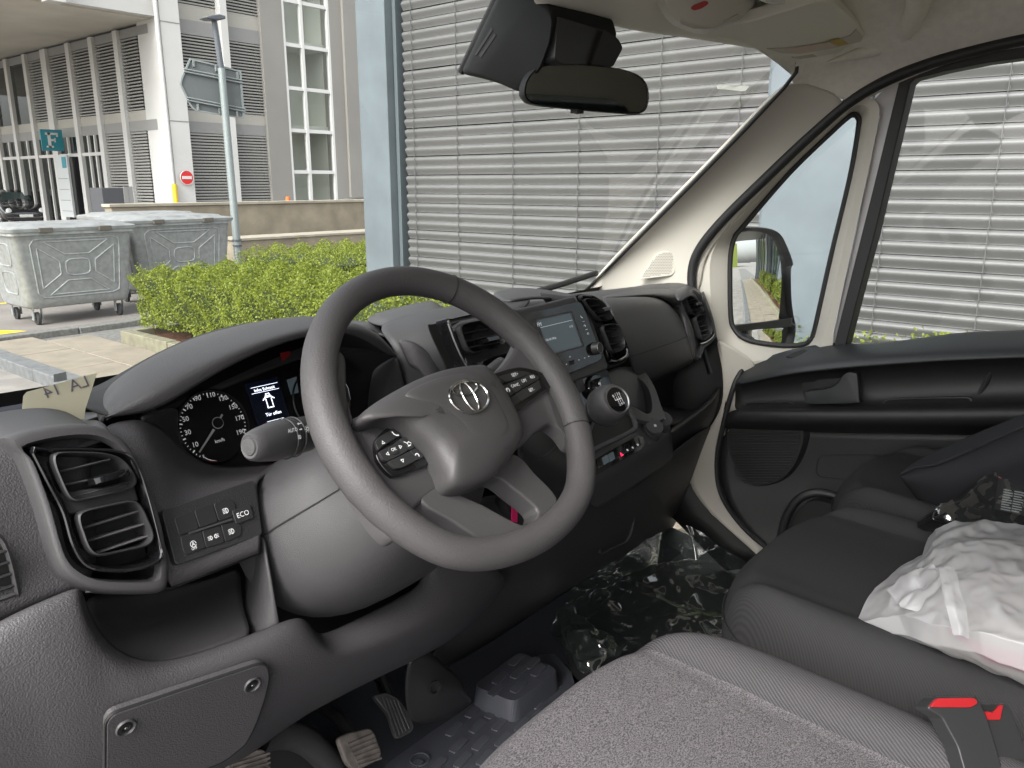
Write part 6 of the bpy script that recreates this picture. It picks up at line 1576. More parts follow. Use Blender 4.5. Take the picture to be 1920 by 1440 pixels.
# curved tunnel trim left of it
# ---- gear lever
KC = PX(1139, 760, 1.12)
kn_ = nrm(PX(1160, 741, 1.115) - KC + A(-.012, -.03, .012))
gl = empty('gear_lever', tuple(KC - kn_ * .1), 'gear lever with a rounded grey knob, shift pattern cap and leather boot', 'gear lever')
lathe('gear_knob', KC - kn_ * .036, kn_, [(-.006, .016), (0, .021), (.010, .028), (.022, .0335), (.034, .0355), (.046, .0345), (.056, .0315), (.063, .0275), (.066, .0235)], 'wheelplastic', gl, n=40)
lathe('knob_seam', KC - kn_ * .036, kn_, [(.0225, .0337), (.023, .0342), (.0245, .0345), (.025, .0340)], 'smoothdark', gl, n=40, caps=(False, False))
ct = KC + kn_ * .030
lathe('chrome_ring', ct, kn_, [(-.002, .0248), (.0012, .0242), (.0016, .0225), (0, .0212)], 'satin', gl, n=40, caps=(False, False))
cap = lathe('shift_pattern_cap', ct, kn_, [(0, .0218), (.0016, .018), (.0024, .010), (.0026, .0003)], 'gloss', gl, n=40)
ku, kw, _ = basis(kn_); ku = nrm(A(1, 0, 0) - kn_ * kn_[0]); kw = np.cross(kn_, ku)
KP = Plane(ct + kn_ * .0032, kn_); kc2 = proj_c = None
def kicon(shapes, sc=.0065):
    mb = MB()
    for pl_, th in shapes:
        for a, b in zip(pl_[:-1], pl_[1:]):
            a3 = KP.p + sc * (a[0] * ku + a[1] * kw); b3 = KP.p + sc * (b[0] * ku + b[1] * kw); d = nrm(b3 - a3); s = np.cross(kn_, d) * th * sc / 2; e = d * th * sc / 2
            mb.add([a3 - s - e, b3 - s + e, b3 + s + e, a3 + s - e], [[0, 1, 2, 3]])
    mb.build('shift_pattern', 'ink', cap, smooth=False)
kicon([([(-1.1, .55), (-1.1, 0), (1, 0)], .16), ([(-.35, .7), (-.35, -.7)], .16), ([(.33, .7), (.33, -.7)], .16), ([(1, .7), (1, -.7)], .16)])
for s, a, b in (('R', -1.1, 1.15), ('1', -.35, 1.35), ('3', .35, 1.35), ('5', 1.05, 1.25), ('2', -.35, -1.35), ('4', .35, -1.35), ('6', 1.05, -1.25)):
    txt('lettering', s, KP.p + .0065 * (a * ku + b * kw), ku, kw, .0072, 'ink', cap)
tube('lever_rod', [KC - kn_ * .04, KC - kn_ * .04 + A(-.015, .03, -.05), KC + A(-.03, .06, -.14)], .008, 'metalblack', gl)
# leather boot
bo = [[(1000, 770, .70), (1030, 772, .72), (1062, 800, .74), (1085, 840, .75)], [(975, 800, .66), (1012, 830, .67), (1046, 850, .69), (1090, 880, .72)], [(970, 850, .645), (1004, 872, .65), (1040, 868, .66), (1092, 905, .70)], [(985, 910, .66), (1016, 920, .66), (1050, 925, .67), (1094, 935, .70)], [(1005, 970, .71), (1030, 975, .71), (1060, 975, .72), (1096, 970, .735)]]
grid('gear_boot', PGy(bo), 'smoothdark', gl, sub=2, solid=.003)
tube('boot_stitching', crs([PY(x, y, Y - .004) for x, y, Y in ((972, 832, .648), (990, 848, .645), (1004, 856, .645), (1024, 854, .648), (1044, 838, .668), (1056, 822, .70))], 24, False), .0011, 'black', gl, n=5)
# ================================================================ STEERING COLUMN AND WHEEL
WA = math.radians(38.9)
WN = nrm((0, -math.cos(WA), math.sin(WA)))
WC = A(.67, .633, -.262)
WP = Plane(WC, WN)
wu = A(1, 0, 0); wv = np.cross(WN, wu); wv = wv if wv[2] > 0 else -wv
# column shroud: big rounded cover
co = empty('steering_column', (.67, .80, -.5), 'dark grey steering column cover between wheel and dashboard', 'steering column')
ax = -WN
def sh(s, hw, up, dn, e=2.6, sh_=0):
    c = WC + ax * s; L = []
    for t in np.linspace(0, 2 * math.pi, 40, endpoint=False):
        a, b = math.cos(t), math.sin(t)
        x = hw * abs(a) ** (2 / e) * (1 if a > 0 else -1); y = (up if b > 0 else dn) * abs(b) ** (2 / e) * (1 if b > 0 else -1)
        L.append(c + wu * x + wv * y)
    return L
loft('column_shroud', [sh(.045, .05, .045, .05), sh(.055, .072, .06, .07), sh(.075, .085, .066, .085), sh(.11, .10, .07, .105), sh(.16, .13, .078, .12), sh(.21, .165, .085, .135), sh(.25, .178, .09, .14), sh(.30, .18, .095, .14)], 'smooth', co, ang=50)
tube('shroud_seam', crs([WC + ax * s + wu * -w + wv * -.01 for s, w in ((.06, .076), (.08, .087), (.11, .1015), (.16, .131), (.21, .166), (.25, .181))], 20, False), .0009, 'black', co, n=5)
tube('lever_recess', crs([PY(x, y, .70) for x, y in ((706, 1024), (720, 1034), (745, 1040), (770, 1038))], 14, False), .002, 'black', co, n=6)
# stalks
s0, s1 = PY(580, 812, .735), PY(466, 838, .705)
sd = nrm(s1 - s0); sl = np.linalg.norm(s1 - s0)
stk = empty('indicator_stalk', tuple(s0), 'left stalk for lights and indicators with white symbols, behind the wheel', 'stalk')
lathe('stalk_arm', s0 - sd * .03, sd, [(0, .008), (.03, .012), (.035, .0175), (sl * .35 + .03, .0185)], 'smoothdark', stk, n=30, sy=1.15)
lathe('stalk_knob', s0, sd, [(sl * .36, .0178), (sl * .38, .0186), (sl * .62, .0186), (sl * .86, .0156), (sl * .96, .0134), (sl * .99, .0108), (sl * .985, .009), (sl * .985, .0002)], 'smooth', stk, n=36, sy=1.15)
for f in (.30, .44): lathe('stalk_groove', s0, sd, [(sl * f, .0188), (sl * f + .0005, .0199), (sl * f + .001, .0188)], 'black', stk, n=36, sy=1.15, caps=(False, False))
lathe('stalk_button', s0, sd, [(sl * .985, .0085), (sl * 1.0, .0075), (sl * 1.004, .0002)], 'smooth', stk, n=30, sy=1.15)
def skp(x, y):
    # on the barrel facing the eye
    c = PY(x, y, .715); t = np.dot(c - s0, sd); a = s0 + sd * t; d = nrm(-a); d = d - sd * np.dot(d, sd); d = nrm(d)
    v = nrm(np.cross(d, sd)); v = v if v[2] > 0 else -v
    k = np.dot(c - a, v); k = max(-.017, min(.017, k))
    return a + v * k + d * (math.sqrt(max(1e-7, .0208 ** 2 - k * k)) + .0008), -sd, v, d
p, u_, v_, d_ = skp(531, 811); txt('lettering', 'AUTO', p, u_, v_, .0058, 'ink', stk)
def sicon(x, y, shapes, sc):
    p, u_, v_, d_ = skp(x, y); mb = MB()
    for pl_, th in shapes:
        for a, b in zip(pl_[:-1], pl_[1:]):
            a3 = p + sc * (a[0] * u_ + a[1] * v_); b3 = p + sc * (b[0] * u_ + b[1] * v_); dd = nrm(b3 - a3); s = np.cross(d_, dd) * th * sc / 2; e = dd * th * sc / 2
            mb.add([a3 - s - e, b3 - s + e, b3 + s + e, a3 + s - e], [[0, 1, 2, 3]])
    mb.build('icon', 'ink', stk, smooth=False)
sicon(541, 824, LAMP, .0042)
sicon(568, 806, [(arc(0, 0, .35, 0, 360, 12), .16)] + [([(.55 * math.cos(a), .55 * math.sin(a)), (.85 * math.cos(a), .85 * math.sin(a))], .14) for a in np.linspace(0, 2 * math.pi, 8, endpoint=False)], .0046)
sicon(551, 808, [([(-.6, 0), (.6, 0)], .3)], .0032)
sicon(558, 795, [([(-.9, 0), (.9, 0)], .3), ([(-.5, .3), (-.9, 0), (-.5, -.3)], .2)], .0034)
r0_, r1_ = PY(900, 712, .74), PY(934, 686, .76)
st2 = empty('wiper_stalk', tuple(r0_), 'tip of the right wiper stalk showing above the wheel hub', 'stalk')
tube('stalk_arm', [WC + ax * .09 + wu * .06, r0_, r1_], [.009, .010, .010], 'smooth', st2, n=14)
lathe('stalk_tip', r1_, nrm(r1_ - r0_), [(0, .0105), (.012, .010), (.016, .006), (.017, .0005)], 'wheelplastic', st2, n=20)
# key in the ignition with pink tag
ky = empty('ignition_key', tuple(PY(945, 945, .72)), 'car key in the ignition with a pink tag below the wheel hub', 'key')
kp = PY(946, 942, .715)
lathe('key_head', kp, (-.2, -1, .2), [(-.02, .004), (-.004, .012), (.004, .0135), (.010, .011), (.012, .0005)], 'black', ky, n=20, sx=.7, sy=1.3)
lathe('key_ring', kp + A(0, -.012, .012), (1, 0, .2), [(0, .008), (.001, .0085), (.002, .008), (.001, .0075), (0, .008)], 'chrome', ky, n=20, caps=(False, False))
ext('pink_tag', [PY(x, y, .70) for x, y in ((960, 947), (971, 951), (970, 980), (960, 978))], (-.2, -1, 0), .002, 'pink', ky)
# ---- wheel
wh = empty('steering_wheel', tuple(WC), 'grey three spoke steering wheel with emblem, horn cover and thumb buttons', 'steering wheel')
RR = .1855
L = []
for t in np.linspace(0, 2 * math.pi, 120, endpoint=False):
    cdir = math.cos(t) * wu + math.sin(t) * wv
    rr = RR
    if math.sin(t) < -.75: rr = RR - .012 * ((-math.sin(t) - .75) / .25) ** 1.5     # slightly flat bottom
    c = WC + cdir * rr
    thick = .0178 + .0022 * (1 - abs(math.sin(t))) * (1 if math.sin(t) > -.3 else .5)
    L.append([c + thick * 1.02 * math.cos(a) * cdir + thick * 1.06 * math.sin(a) * WN for a in np.linspace(0, 2 * math.pi, 20, endpoint=False)])
v = [p for l in L for p in l]; n_ = 20; m_ = len(L)
f = [[i * n_ + j, i * n_ + (j + 1) % n_, ((i + 1) % m_) * n_ + (j + 1) % n_, ((i + 1) % m_) * n_ + j] for i in range(m_) for j in range(n_)]
v, f = fixn(v, f)
mk('rim', v, f, 'rim', wh)
for t in (math.radians(62), math.radians(-22)):   # seams where the grip material changes
    cdir = math.cos(t) * wu + math.sin(t) * wv; c = WC + cdir * RR
    tube('rim_seam', [c + .0192 * math.cos(a) * cdir + .0196 * math.sin(a) * WN for a in np.linspace(0, 2 * math.pi, 28)], .0007, 'black', wh, n=5)
def W(L, o=0): return WP.pts(L, o)
def slab(name, pts, o, d, m, parent, r=.004, bev=.003, n=44, smooth_outline=True):
    p = crs(W(pts, o), n) if smooth_outline else rnd(W(pts, o), r, 3)
    return ext(name, p, WN, d, m, parent, bevel=bev, seg=3)
def dome(name, pts, o, m, parent, steps, n=64):
    p = crs(W(pts, o), n); c = np.mean(p, axis=0)
    return loft(name, [[c + (q - c) * s + WN * h for q in p] for s, h in steps], m, parent, ang=70)
# hub behind the cover
lathe('hub', WC - WN * .06, WN, [(0, .05), (.03, .06), (.05, .055)], 'smoothdark', wh, n=32)
# spokes
dome('left_spoke', [(600, 720), (626, 690), (655, 790), (676, 776), (720, 765), (800, 790), (850, 900), (815, 925), (782, 952), (758, 985), (742, 1012), (712, 990), (672, 930), (636, 850)], -.006, 'wheelplastic', wh, ((1.0, -.02), (1.0, -.004), (.985, 0), (.9, .003)))
dome('right_spoke', [(905, 706), (932, 694), (962, 660), (988, 616), (1022, 660), (1060, 736), (1092, 830), (1072, 835), (1054, 812), (1030, 797), (1000, 815), (965, 842), (930, 800)], -.006, 'wheelplastic', wh, ((1.0, -.02), (1.0, -.004), (.985, 0), (.9, .003)))
o_ = [(786, 934), (822, 880), (880, 868), (962, 850), (1005, 888), (1040, 924), (1046, 945), (1036, 976), (1004, 1016), (944, 1030), (896, 1008), (850, 978)]
i_ = [(864, 924), (905, 905), (934, 896), (968, 920), (1004, 950), (1008, 962), (1002, 974), (990, 982), (978, 983), (950, 970), (905, 945)]
of = resamp(crs(W(o_, -.004), 90), 72); inf = resamp(crs(W(i_, -.004), 90), 72)
frame('lower_spokes', of, inf, WN, .03, 'wheelplastic', wh, N=72, bevel=.004, seg=3)
# thumb rest insert inside the left of the rim
grid('rim_insert', [[WP.at(x, y, o) for x, y, o in r] for r in ([(628, 652, .010), (645, 665, .006), (648, 680, .0)], [(618, 700, .010), (640, 710, .006), (648, 720, .0)], [(618, 760, .010), (638, 766, .006), (652, 780, .0)], [(632, 820, .010), (650, 822, .006), (668, 830, .0)], [(660, 880, .010), (676, 876, .006), (690, 880, .0)])], 'smooth', wh, sub=2, solid=.003, n=WN)
# horn cover
AO = [(673, 783), (700, 757), (775, 715), (833, 695), (890, 687), (912, 692), (934, 718), (964, 772), (977, 813), (971, 838), (946, 872), (921, 898), (888, 913), (856, 917), (838, 908), (826, 880), (806, 846), (775, 817), (742, 794), (716, 788), (686, 794)]
dome('horn_cover', AO, .016, 'airbag', wh, ((1.0, -.022), (1.0, -.006), (.992, .002), (.965, .008), (.90, .013), (.75, .019), (.5, .022)), n=96)
CI = [(760, 742), (800, 716), (850, 702), (890, 698), (914, 712), (940, 754), (958, 794), (955, 818), (930, 836), (902, 842), (880, 832), (850, 800), (812, 768)]
dome('cover_field', CI, .034, 'airbag', wh, ((1.0, -.006), (.995, -.001), (.97, .001), (.8, .0035), (.5, .005)), n=72)
# emblem: three interlocking ellipses
EC = WP.at(880, 743, .041); er = np.linalg.norm(WP.at(846, 750, .041) - WP.at(914, 736, .041)) / 2
em = None
def ell(a, b, cx, cy, r, nm='emblem_ring'):
    P = [EC + wu * (cx + a * math.cos(t)) + wv * (cy + b * math.sin(t)) for t in np.linspace(0, 2 * math.pi, 49)]
    return tube(nm, P, r, 'chrome', wh, n=6)
ell(er, er * .70, 0, 0, .0014); ell(er * .30, er * .66, 0, 0, .0011); ell(er * .68, er * .27, 0, er * .37, .0011)
icon(WP, 826, 769, [([(-.7, .25), (-.2, .15), (.25, .55), (.3, -.55), (-.2, -.15), (-.7, -.2)], .12)], wu, wv, .0078, 'smoothdark', wh, .0405)
icon(WP, 925, 720, [([(-.7, .25), (-.2, .15), (.25, .55), (.3, -.55), (-.2, -.15), (-.7, -.2)], .12)], wu, wv, .0068, 'smoothdark', wh, .0395)
pa_, pb_2 = WP.at(924, 853, .030), WP.at(954, 832, .030)
txt('lettering', 'AIRBAG', WP.at(938, 843, .0335), wu, wv, .0085, 'smoothdark', wh)
# thumb buttons, left
def CL(x, y): return (700 + x / 12., 780 + y / 12.)
lb = slab('button_bezel', [(704, 828), (714, 812), (730, 800), (742, 800), (760, 816), (800, 850), (812, 864), (790, 876), (745, 892), (732, 890), (716, 874), (706, 855)], .003, .01, 'gloss', wh, bev=.0012)
for q in ([(45, 590), (120, 475), (345, 340), (520, 485), (210, 680), (115, 770)], [(355, 330), (475, 245), (640, 400), (540, 475)], [(590, 525), (700, 450), (940, 700), (810, 765)], [(825, 785), (955, 715), (1145, 920), (1005, 985)],
          [(125, 805), (330, 690), (450, 640), (570, 535), (795, 765), (560, 900), (300, 1020), (210, 970)], [(330, 1020), (540, 930), (815, 790), (995, 985), (640, 1165), (500, 1180)]):
    ext('thumb_button', rnd(W([CL(*p) for p in q], .0065), .0015, 2), WN, .004, 'smoothdark', lb, bevel=.0005)
ext('ok_button', rnd(W([CL(315, 740), CL(450, 650), CL(600, 800), CL(450, 880)], .0078), .003, 2), WN, .004, 'smoothdark', lb, bevel=.0005)
TRI = [([(-.5, -.4), (.5, -.4), (0, .5), (-.5, -.4)], .18)]
def rot(sh_, a): c, s = math.cos(a), math.sin(a); return [([(x * c - y * s, x * s + y * c) for x, y in p], t) for p, t in sh_]
for (x, y, a) in ((218, 592, 0), (612, 690, -math.pi / 2), (320, 850, math.pi / 2), (660, 1005, math.pi)):
    icon(WP, *CL(x, y), rot(TRI, a), wu, wv, .0036, 'ink', lb, .0069)
txt('lettering', 'OK', WP.at(*CL(462, 750), .0082), wu, wv, .005, 'ink', lb)
icon(WP, *CL(495, 395), PH, wu, wv, .0055, 'ink', lb, .0069); icon(WP, *CL(980, 872), PH2, wu, wv, .0045, 'ink', lb, .0069)
icon(WP, *CL(775, 612), [([(-.8, .6), (-.3, .2), (-.1, -.3)], .2), ([(0, .1), (.4, .3), (.9, -.2)], .2), ([(-.2, -.7), (.5, -.6)], .25)], wu, wv, .0046, 'ink', lb, .0069)
def CRt(x, y): return (900 + x / 12., 670 + y / 12.)
rb_ = slab('button_bezel', [(926, 704), (940, 696), (967, 689), (984, 689), (1008, 695), (1025, 703), (1033, 714), (1035, 724), (1020, 735), (1000, 750), (972, 770), (962, 764), (945, 730)], .003, .01, 'gloss', wh, bev=.0012)
for q in ([(420, 430), (800, 300), (1000, 305), (1150, 350), (900, 460), (590, 555)], [(620, 590), (900, 475), (1155, 360), (1320, 420), (1330, 490), (1140, 590), (800, 790)], [(810, 815), (1140, 620), (1325, 510), (1385, 690), (1240, 790), (940, 985)],
          [(535, 640), (605, 600), (785, 790), (675, 860)], [(690, 915), (795, 830), (920, 990), (780, 1085)], [(350, 430), (400, 440), (560, 560), (490, 590)]):
    ext('thumb_button', rnd(W([CRt(*p) for p in q], .0065), .0015, 2), WN, .004, 'smoothdark', rb_, bevel=.0005)
ext('limiter_button', rnd(W([CRt(855, 530), CRt(1035, 445), CRt(1125, 560), CRt(950, 650)], .0078), .003, 2), WN, .004, 'smoothdark', rb_, bevel=.0005)
for s, x, y, z in (('SET+', 790, 390, .0062), ('CANC', 795, 630, .0058), ('LIM', 990, 525, .006), ('RES', 1180, 440, .006), ('SET-', 1165, 730, .0062)):
    txt('lettering', s, WP.at(*CRt(x, y), .0083 if s == 'LIM' else .0069), wu, wv, z, 'ink', rb_)
icon(WP, *CRt(630, 735), [(arc(0, 0, .5, 220, -60, 10), .18), ([(0, 0), (-.4, .35)], .18)], wu, wv, .0055, 'ink', rb_, .0069)
# ================================================================ SEATS, FLOOR, LOOSE THINGS
from mathutils import noise as MN
def weave(name, dark, light, sc, contrast, bumpd):
    m = bpy.data.materials.new(name); m.use_nodes = True; nt = m.node_tree; b = nt.nodes['Principled BSDF']
    tc = nt.nodes.new('ShaderNodeTexCoord'); mp = nt.nodes.new('ShaderNodeMapping'); mp.inputs['Scale'].default_value = (1, 1.9, 1.4); mp.inputs['Rotation'].default_value = (0, 0, .5)
    n = nt.nodes.new('ShaderNodeTexNoise'); n.inputs['Scale'].default_value = sc; n.inputs['Detail'].default_value = 1.5
    r = nt.nodes.new('ShaderNodeValToRGB'); r.color_ramp.elements[0].position = .5 - contrast; r.color_ramp.elements[1].position = .5 + contrast
    r.color_ramp.elements[0].color = (*dark, 1); r.color_ramp.elements[1].color = (*light, 1)
    nt.links.new(tc.outputs['Object'], mp.inputs[0]); nt.links.new(mp.outputs[0], n.inputs['Vector']); nt.links.new(n.outputs[0], r.inputs[0]); nt.links.new(r.outputs[0], b.inputs['Base Color'])
    bp = nt.nodes.new('ShaderNodeBump'); bp.inputs['Distance'].default_value = bumpd; bp.inputs['Strength'].default_value = .8
    nt.links.new(n.outputs[0], bp.inputs['Height']); nt.links.new(bp.outputs[0], b.inputs['Normal'])
    b.inputs['Roughness'].default_value = .95; b.inputs['Specular IOR Level'].default_value = .2
    M[name] = m
weave('seatweave', (.050, .047, .050), (.160, .150, .158), 430, .15, .0012)
def ribbed(name, c1, c2, sc, rot, bs=.6):
    m = bpy.data.materials.new(name); m.use_nodes = True; nt = m.node_tree; b = nt.nodes['Principled BSDF']
    tc = nt.nodes.new('ShaderNodeTexCoord'); mp = nt.nodes.new('ShaderNodeMapping'); mp.inputs['Rotation'].default_value = (0, 0, rot)
    w = nt.nodes.new('ShaderNodeTexWave'); w.bands_direction = 'X'; w.inputs['Scale'].default_value = sc; w.inputs['Distortion'].default_value = .15
    r = nt.nodes.new('ShaderNodeValToRGB'); r.color_ramp.elements[0].color = (*c1, 1); r.color_ramp.elements[1].color = (*c2, 1)
    nt.links.new(tc.outputs['Object'], mp.inputs[0]); nt.links.new(mp.outputs[0], w.inputs['Vector']); nt.links.new(w.outputs[1], r.inputs[0]); nt.links.new(r.outputs[0], b.inputs['Base Color'])
    bp = nt.nodes.new('ShaderNodeBump'); bp.inputs['Distance'].default_value = .001; bp.inputs['Strength'].default_value = bs
    nt.links.new(w.outputs[1], bp.inputs['Height']); nt.links.new(bp.outputs[0], b.inputs['Normal'])
    b.inputs['Roughness'].default_value = .92; b.inputs['Specular IOR Level'].default_value = .25
    M[name] = m
ribbed('seatrib', (.050, .048, .051), (.084, .080, .084), 95, .55)
ribbed('seatrib2', (.026, .0258, .027), (.036, .0355, .036), 140, .55, .25)
weave('seatfine', (.018, .018, .0185), (.034, .0335, .034), 800, .2, .0006)
def film(name, tint, white, trans, rough, gl=.5):
    """thin plastic film: part see-through, part milky, with a glossy skin"""
    m = bpy.data.materials.new(name); m.use_nodes = True; nt = m.node_tree; nt.nodes.clear()
    tr = nt.nodes.new('ShaderNodeBsdfTransparent'); tr.inputs[0].default_value = (*tint, 1)
    b = nt.nodes.new('ShaderNodeBsdfPrincipled'); b.inputs['Base Color'].default_value = (*white, 1); b.inputs['Roughness'].default_value = rough
    tl = nt.nodes.new('ShaderNodeBsdfTranslucent'); tl.inputs[0].default_value = (*white, 1)
    x1 = nt.nodes.new('ShaderNodeMixShader'); x1.inputs[0].default_value = .45
    x2 = nt.nodes.new('ShaderNodeMixShader'); x2.inputs[0].default_value = trans
    g = nt.nodes.new('ShaderNodeBsdfGlossy'); g.inputs['Roughness'].default_value = rough * .5
    x3 = nt.nodes.new('ShaderNodeMixShader'); x3.inputs[0].default_value = gl
    o = nt.nodes.new('ShaderNodeOutputMaterial')
    nt.links.new(b.outputs[0], x1.inputs[1]); nt.links.new(tl.outputs[0], x1.inputs[2])
    nt.links.new(x1.outputs[0], x2.inputs[1]); nt.links.new(tr.outputs[0], x2.inputs[2])
    nt.links.new(x2.outputs[0], x3.inputs[1]); nt.links.new(g.outputs[0], x3.inputs[2]); nt.links.new(x3.outputs[0], o.inputs[0])
    M[name] = m
film('whitefilm', (1, 1, 1), (.78, .78, .79), .28, .18, .08)
film('clearfilm', (.80, .86, .84), (.30, .36, .35), .90, .14, .30)
film('wrapfilm', (.9, .92, .92), (.3, .32, .32), .92, .05, .20)
def seatmat(name, m1, m2, cx, hw, ins):
    """insert cloth in the middle, bolster cloth outside, parted along a line at +-ins of the half width"""
    m = bpy.data.materials.new(name); m.use_nodes = True; nt = m.node_tree; nt.nodes.clear()
    def grab(src):
        mp = {}
        for n in M[src].node_tree.nodes:
            if n.type == 'OUTPUT_MATERIAL': continue
            q = nt.nodes.new(n.bl_idname); mp[n.name] = q
            for a in ('bands_direction', 'wave_type', 'feature', 'operation'):
                if hasattr(n, a):
                    try: setattr(q, a, getattr(n, a))
                    except Exception: pass
            for k, ip in enumerate(n.inputs):
                if hasattr(ip, 'default_value'):
                    try: q.inputs[k].default_value = ip.default_value
                    except Exception: pass
            if n.type == 'VALTORGB':
                for k in range(2):
                    q.color_ramp.elements[k].position = n.color_ramp.elements[k].position; q.color_ramp.elements[k].color = n.color_ramp.elements[k].color
        for l in M[src].node_tree.links:
            if l.to_node.type == 'OUTPUT_MATERIAL': continue
            a = mp[l.from_node.name].outputs[l.from_socket.identifier] if False else mp[l.from_node.name].outputs[list(l.from_node.outputs).index(l.from_socket)]
            b = mp[l.to_node.name].inputs[list(l.to_node.inputs).index(l.to_socket)]
            nt.links.new(a, b)
        return [q for q in mp.values() if q.type == 'BSDF_PRINCIPLED'][0]
    b1, b2 = grab(m1), grab(m2)
    tc = nt.nodes.new('ShaderNodeTexCoord'); sp = nt.nodes.new('ShaderNodeSeparateXYZ'); nt.links.new(tc.outputs['Object'], sp.inputs[0])
    def mth(op, a, b=None):
        q = nt.nodes.new('ShaderNodeMath'); q.operation = op
        for k, vv in enumerate((a, b)):
            if vv is None: continue
            if isinstance(vv, (int, float)): q.inputs[k].default_value = vv
            else: nt.links.new(vv, q.inputs[k])
        return q.outputs[0]
    d = mth('ABSOLUTE', mth('SUBTRACT', sp.outputs[0], cx))
    # the line bows outward toward the front corners
    k = mth('GREATER_THAN', d, ins * hw)
    x = nt.nodes.new('ShaderNodeMixShader'); o = nt.nodes.new('ShaderNodeOutputMaterial')
    nt.links.new(k, x.inputs[0]); nt.links.new(b1.outputs[0], x.inputs[1]); nt.links.new(b2.outputs[0], x.inputs[2]); nt.links.new(x.outputs[0], o.inputs[0])
    M[name] = m
def cushion(name, root, x0, x1, y0, y1, z, bol, ins, m, tilt=.08, h=.2, corner=.18):
    cx, cy, hw = (x0 + x1) / 2, (y0 + y1) / 2, (x1 - x0) / 2
    base = [A(x0, y0), A(x1, y0), A(x1, y1), A(x0, y1)]
    out = resamp(rnd(base, [.03, .03, corner, corner], 12), 112)
    S = [(.985, -h), (1.0, -.12), (1.0, -.085), (.992, -.058), (.975, -.036), (.95, -.019), (.915, -.007), (.875, -.001), (.82, 0), (.75, 0), (.68, 0), (.6, 0), (.5, 0), (.4, 0), (.25, 0), (.1, 0)]
    def hz(q, dz, s):
        u = (q[0] - cx) / hw
        b = bol * math.exp(-((abs(u) - .80) / .2) ** 2) * (1 if dz > -.03 else .5 if dz > -.05 else 0)
        dip = -.011 * math.exp(-((abs(u) - ins) / .045) ** 2) if s < .96 else 0
        crown = .012 * (1 - u * u) if s < .9 else 0
        return z + dz + b + dip + crown + tilt * (q[1] - y1)
    v = []
    for s, dz in S:
        for p in out:
            q = A(cx, cy) + (p - A(cx, cy)) * s
            v.append(A(q[0], q[1], hz(q, dz, s)))
    n = len(out); f = []
    for i in range(len(S) - 1):
        for j in range(n): f.append([i * n + j, i * n + (j + 1) % n, (i + 1) * n + (j + 1) % n, (i + 1) * n + j])
    f.append([(len(S) - 1) * n + j for j in range(n)])
    o = mk(name, v, f, m, root, sub=1)
    # sewn seam along the upper edge
    loop = []
    for p in out:
        q = A(cx, cy) + (p - A(cx, cy)) * .997
        loop.append(A(q[0] + (q[0] - cx) * .004, q[1] + (q[1] - cy) * .004, hz(q, -.062, 1)))
    tube('cushion_seam', loop + loop[:1], .0013, 'black', root, n=5)
    return o
seatmat('driverseat', 'seatweave', 'seatrib', .6725, .2725, .60)
seatmat('benchmid', 'seatfine', 'seatrib2', 1.265, .27, .64)
seatmat('benchout', 'seatfine', 'seatrib2', 1.745, .22, .64)
# ---- driver's seat
ds = empty('driver_seat', (.67, .2, FLZ), 'driver seat cushion in grey woven cloth with ribbed side bolsters', 'seat')
cushion('seat_cushion', ds, .40, .945, -.12, .53, -.600, .030, .60, 'driverseat', tilt=.05, corner=.22)
box('seat_base', (.68, .16, -.93), (.42, .46, .26), 'black', ds, bevel=.02)
loft('backrest', [[A(.67 + a * .25, -.16 + b * .06 - k * .22, -.66 + k * .75) for a, b in rnd([A(-1, -1), A(1, -1), A(1, 1), A(-1, 1)], .5, 4)] for k in (0, .3, .7, 1)], 'seatrib2', ds)
# ---- passenger double seat
ps = empty('passenger_bench_seat', (1.45, .2, FLZ), 'black cloth double passenger seat with bag and parcels on it', 'seat')
cushion('seat_cushion', ps, 1.01, 1.535, -.12, .505, -.602, .026, .64, 'benchmid', tilt=.06, corner=.22)
cushion('seat_cushion', ps, 1.525, 1.965, -.12, .50, -.596, .026, .64, 'benchout', tilt=.06, corner=.2)
box('seat_base', (1.47, .1, -.92), (.86, .5, .28), 'black', ps, bevel=.02)
for cx_ in (1.27, 1.74):
    loft('backrest', [[A(cx_ + a * .24, -.17 + b * .06 - k * .22, -.66 + k * .75) for a, b in rnd([A(-1, -1), A(1, -1), A(1, 1), A(-1, 1)], .5, 4)] for k in (0, .3, .7, 1)], 'seatrib2', ps)
# ---- belt buckles between the seats
def facepl(px_, py_, z): 
    p = PZ(px_, py_, z); return p
BKP = Plane(PZ(1782, 1316, -.535), nrm((-.45, -.62, .55)))
b1_ = empty('belt_buckle', tuple(BKP.at(1790, 1400)), 'black seat belt buckle with a red release button facing up, beside the driver cushion', 'belt buckle')
def BK_(L, o=0): return BKP.pts(L, o)
ext('buckle_body', rnd(BK_([(1738, 1328), (1756, 1306), (1832, 1305), (1852, 1345), (1880, 1440), (1900, 1520), (1830, 1520), (1796, 1400), (1766, 1345)]), .003, 2), BKP.n, .022, 'smoothdark', b1_, bevel=.002)
ext('release_button', rnd(BK_([(1744, 1326), (1758, 1309), (1828, 1308), (1836, 1318), (1822, 1327)], .003), .003, 2), BKP.n, .006, 'redplastic', b1_, bevel=.0015)
BKQ = Plane(PZ(1862, 1335, -.555), nrm((-.45, -.62, .55)))
b2_ = empty('belt_buckle', tuple(BKQ.at(1880, 1420)), 'second belt buckle, its red slotted side showing, behind the first', 'belt buckle')
ext('buckle_body', rnd(BKQ.pts([(1832, 1320), (1886, 1318), (1896, 1330), (1940, 1440), (1940, 1520), (1880, 1520), (1850, 1400)]), .003, 2), BKQ.n, .022, 'smoothdark', b2_, bevel=.002)
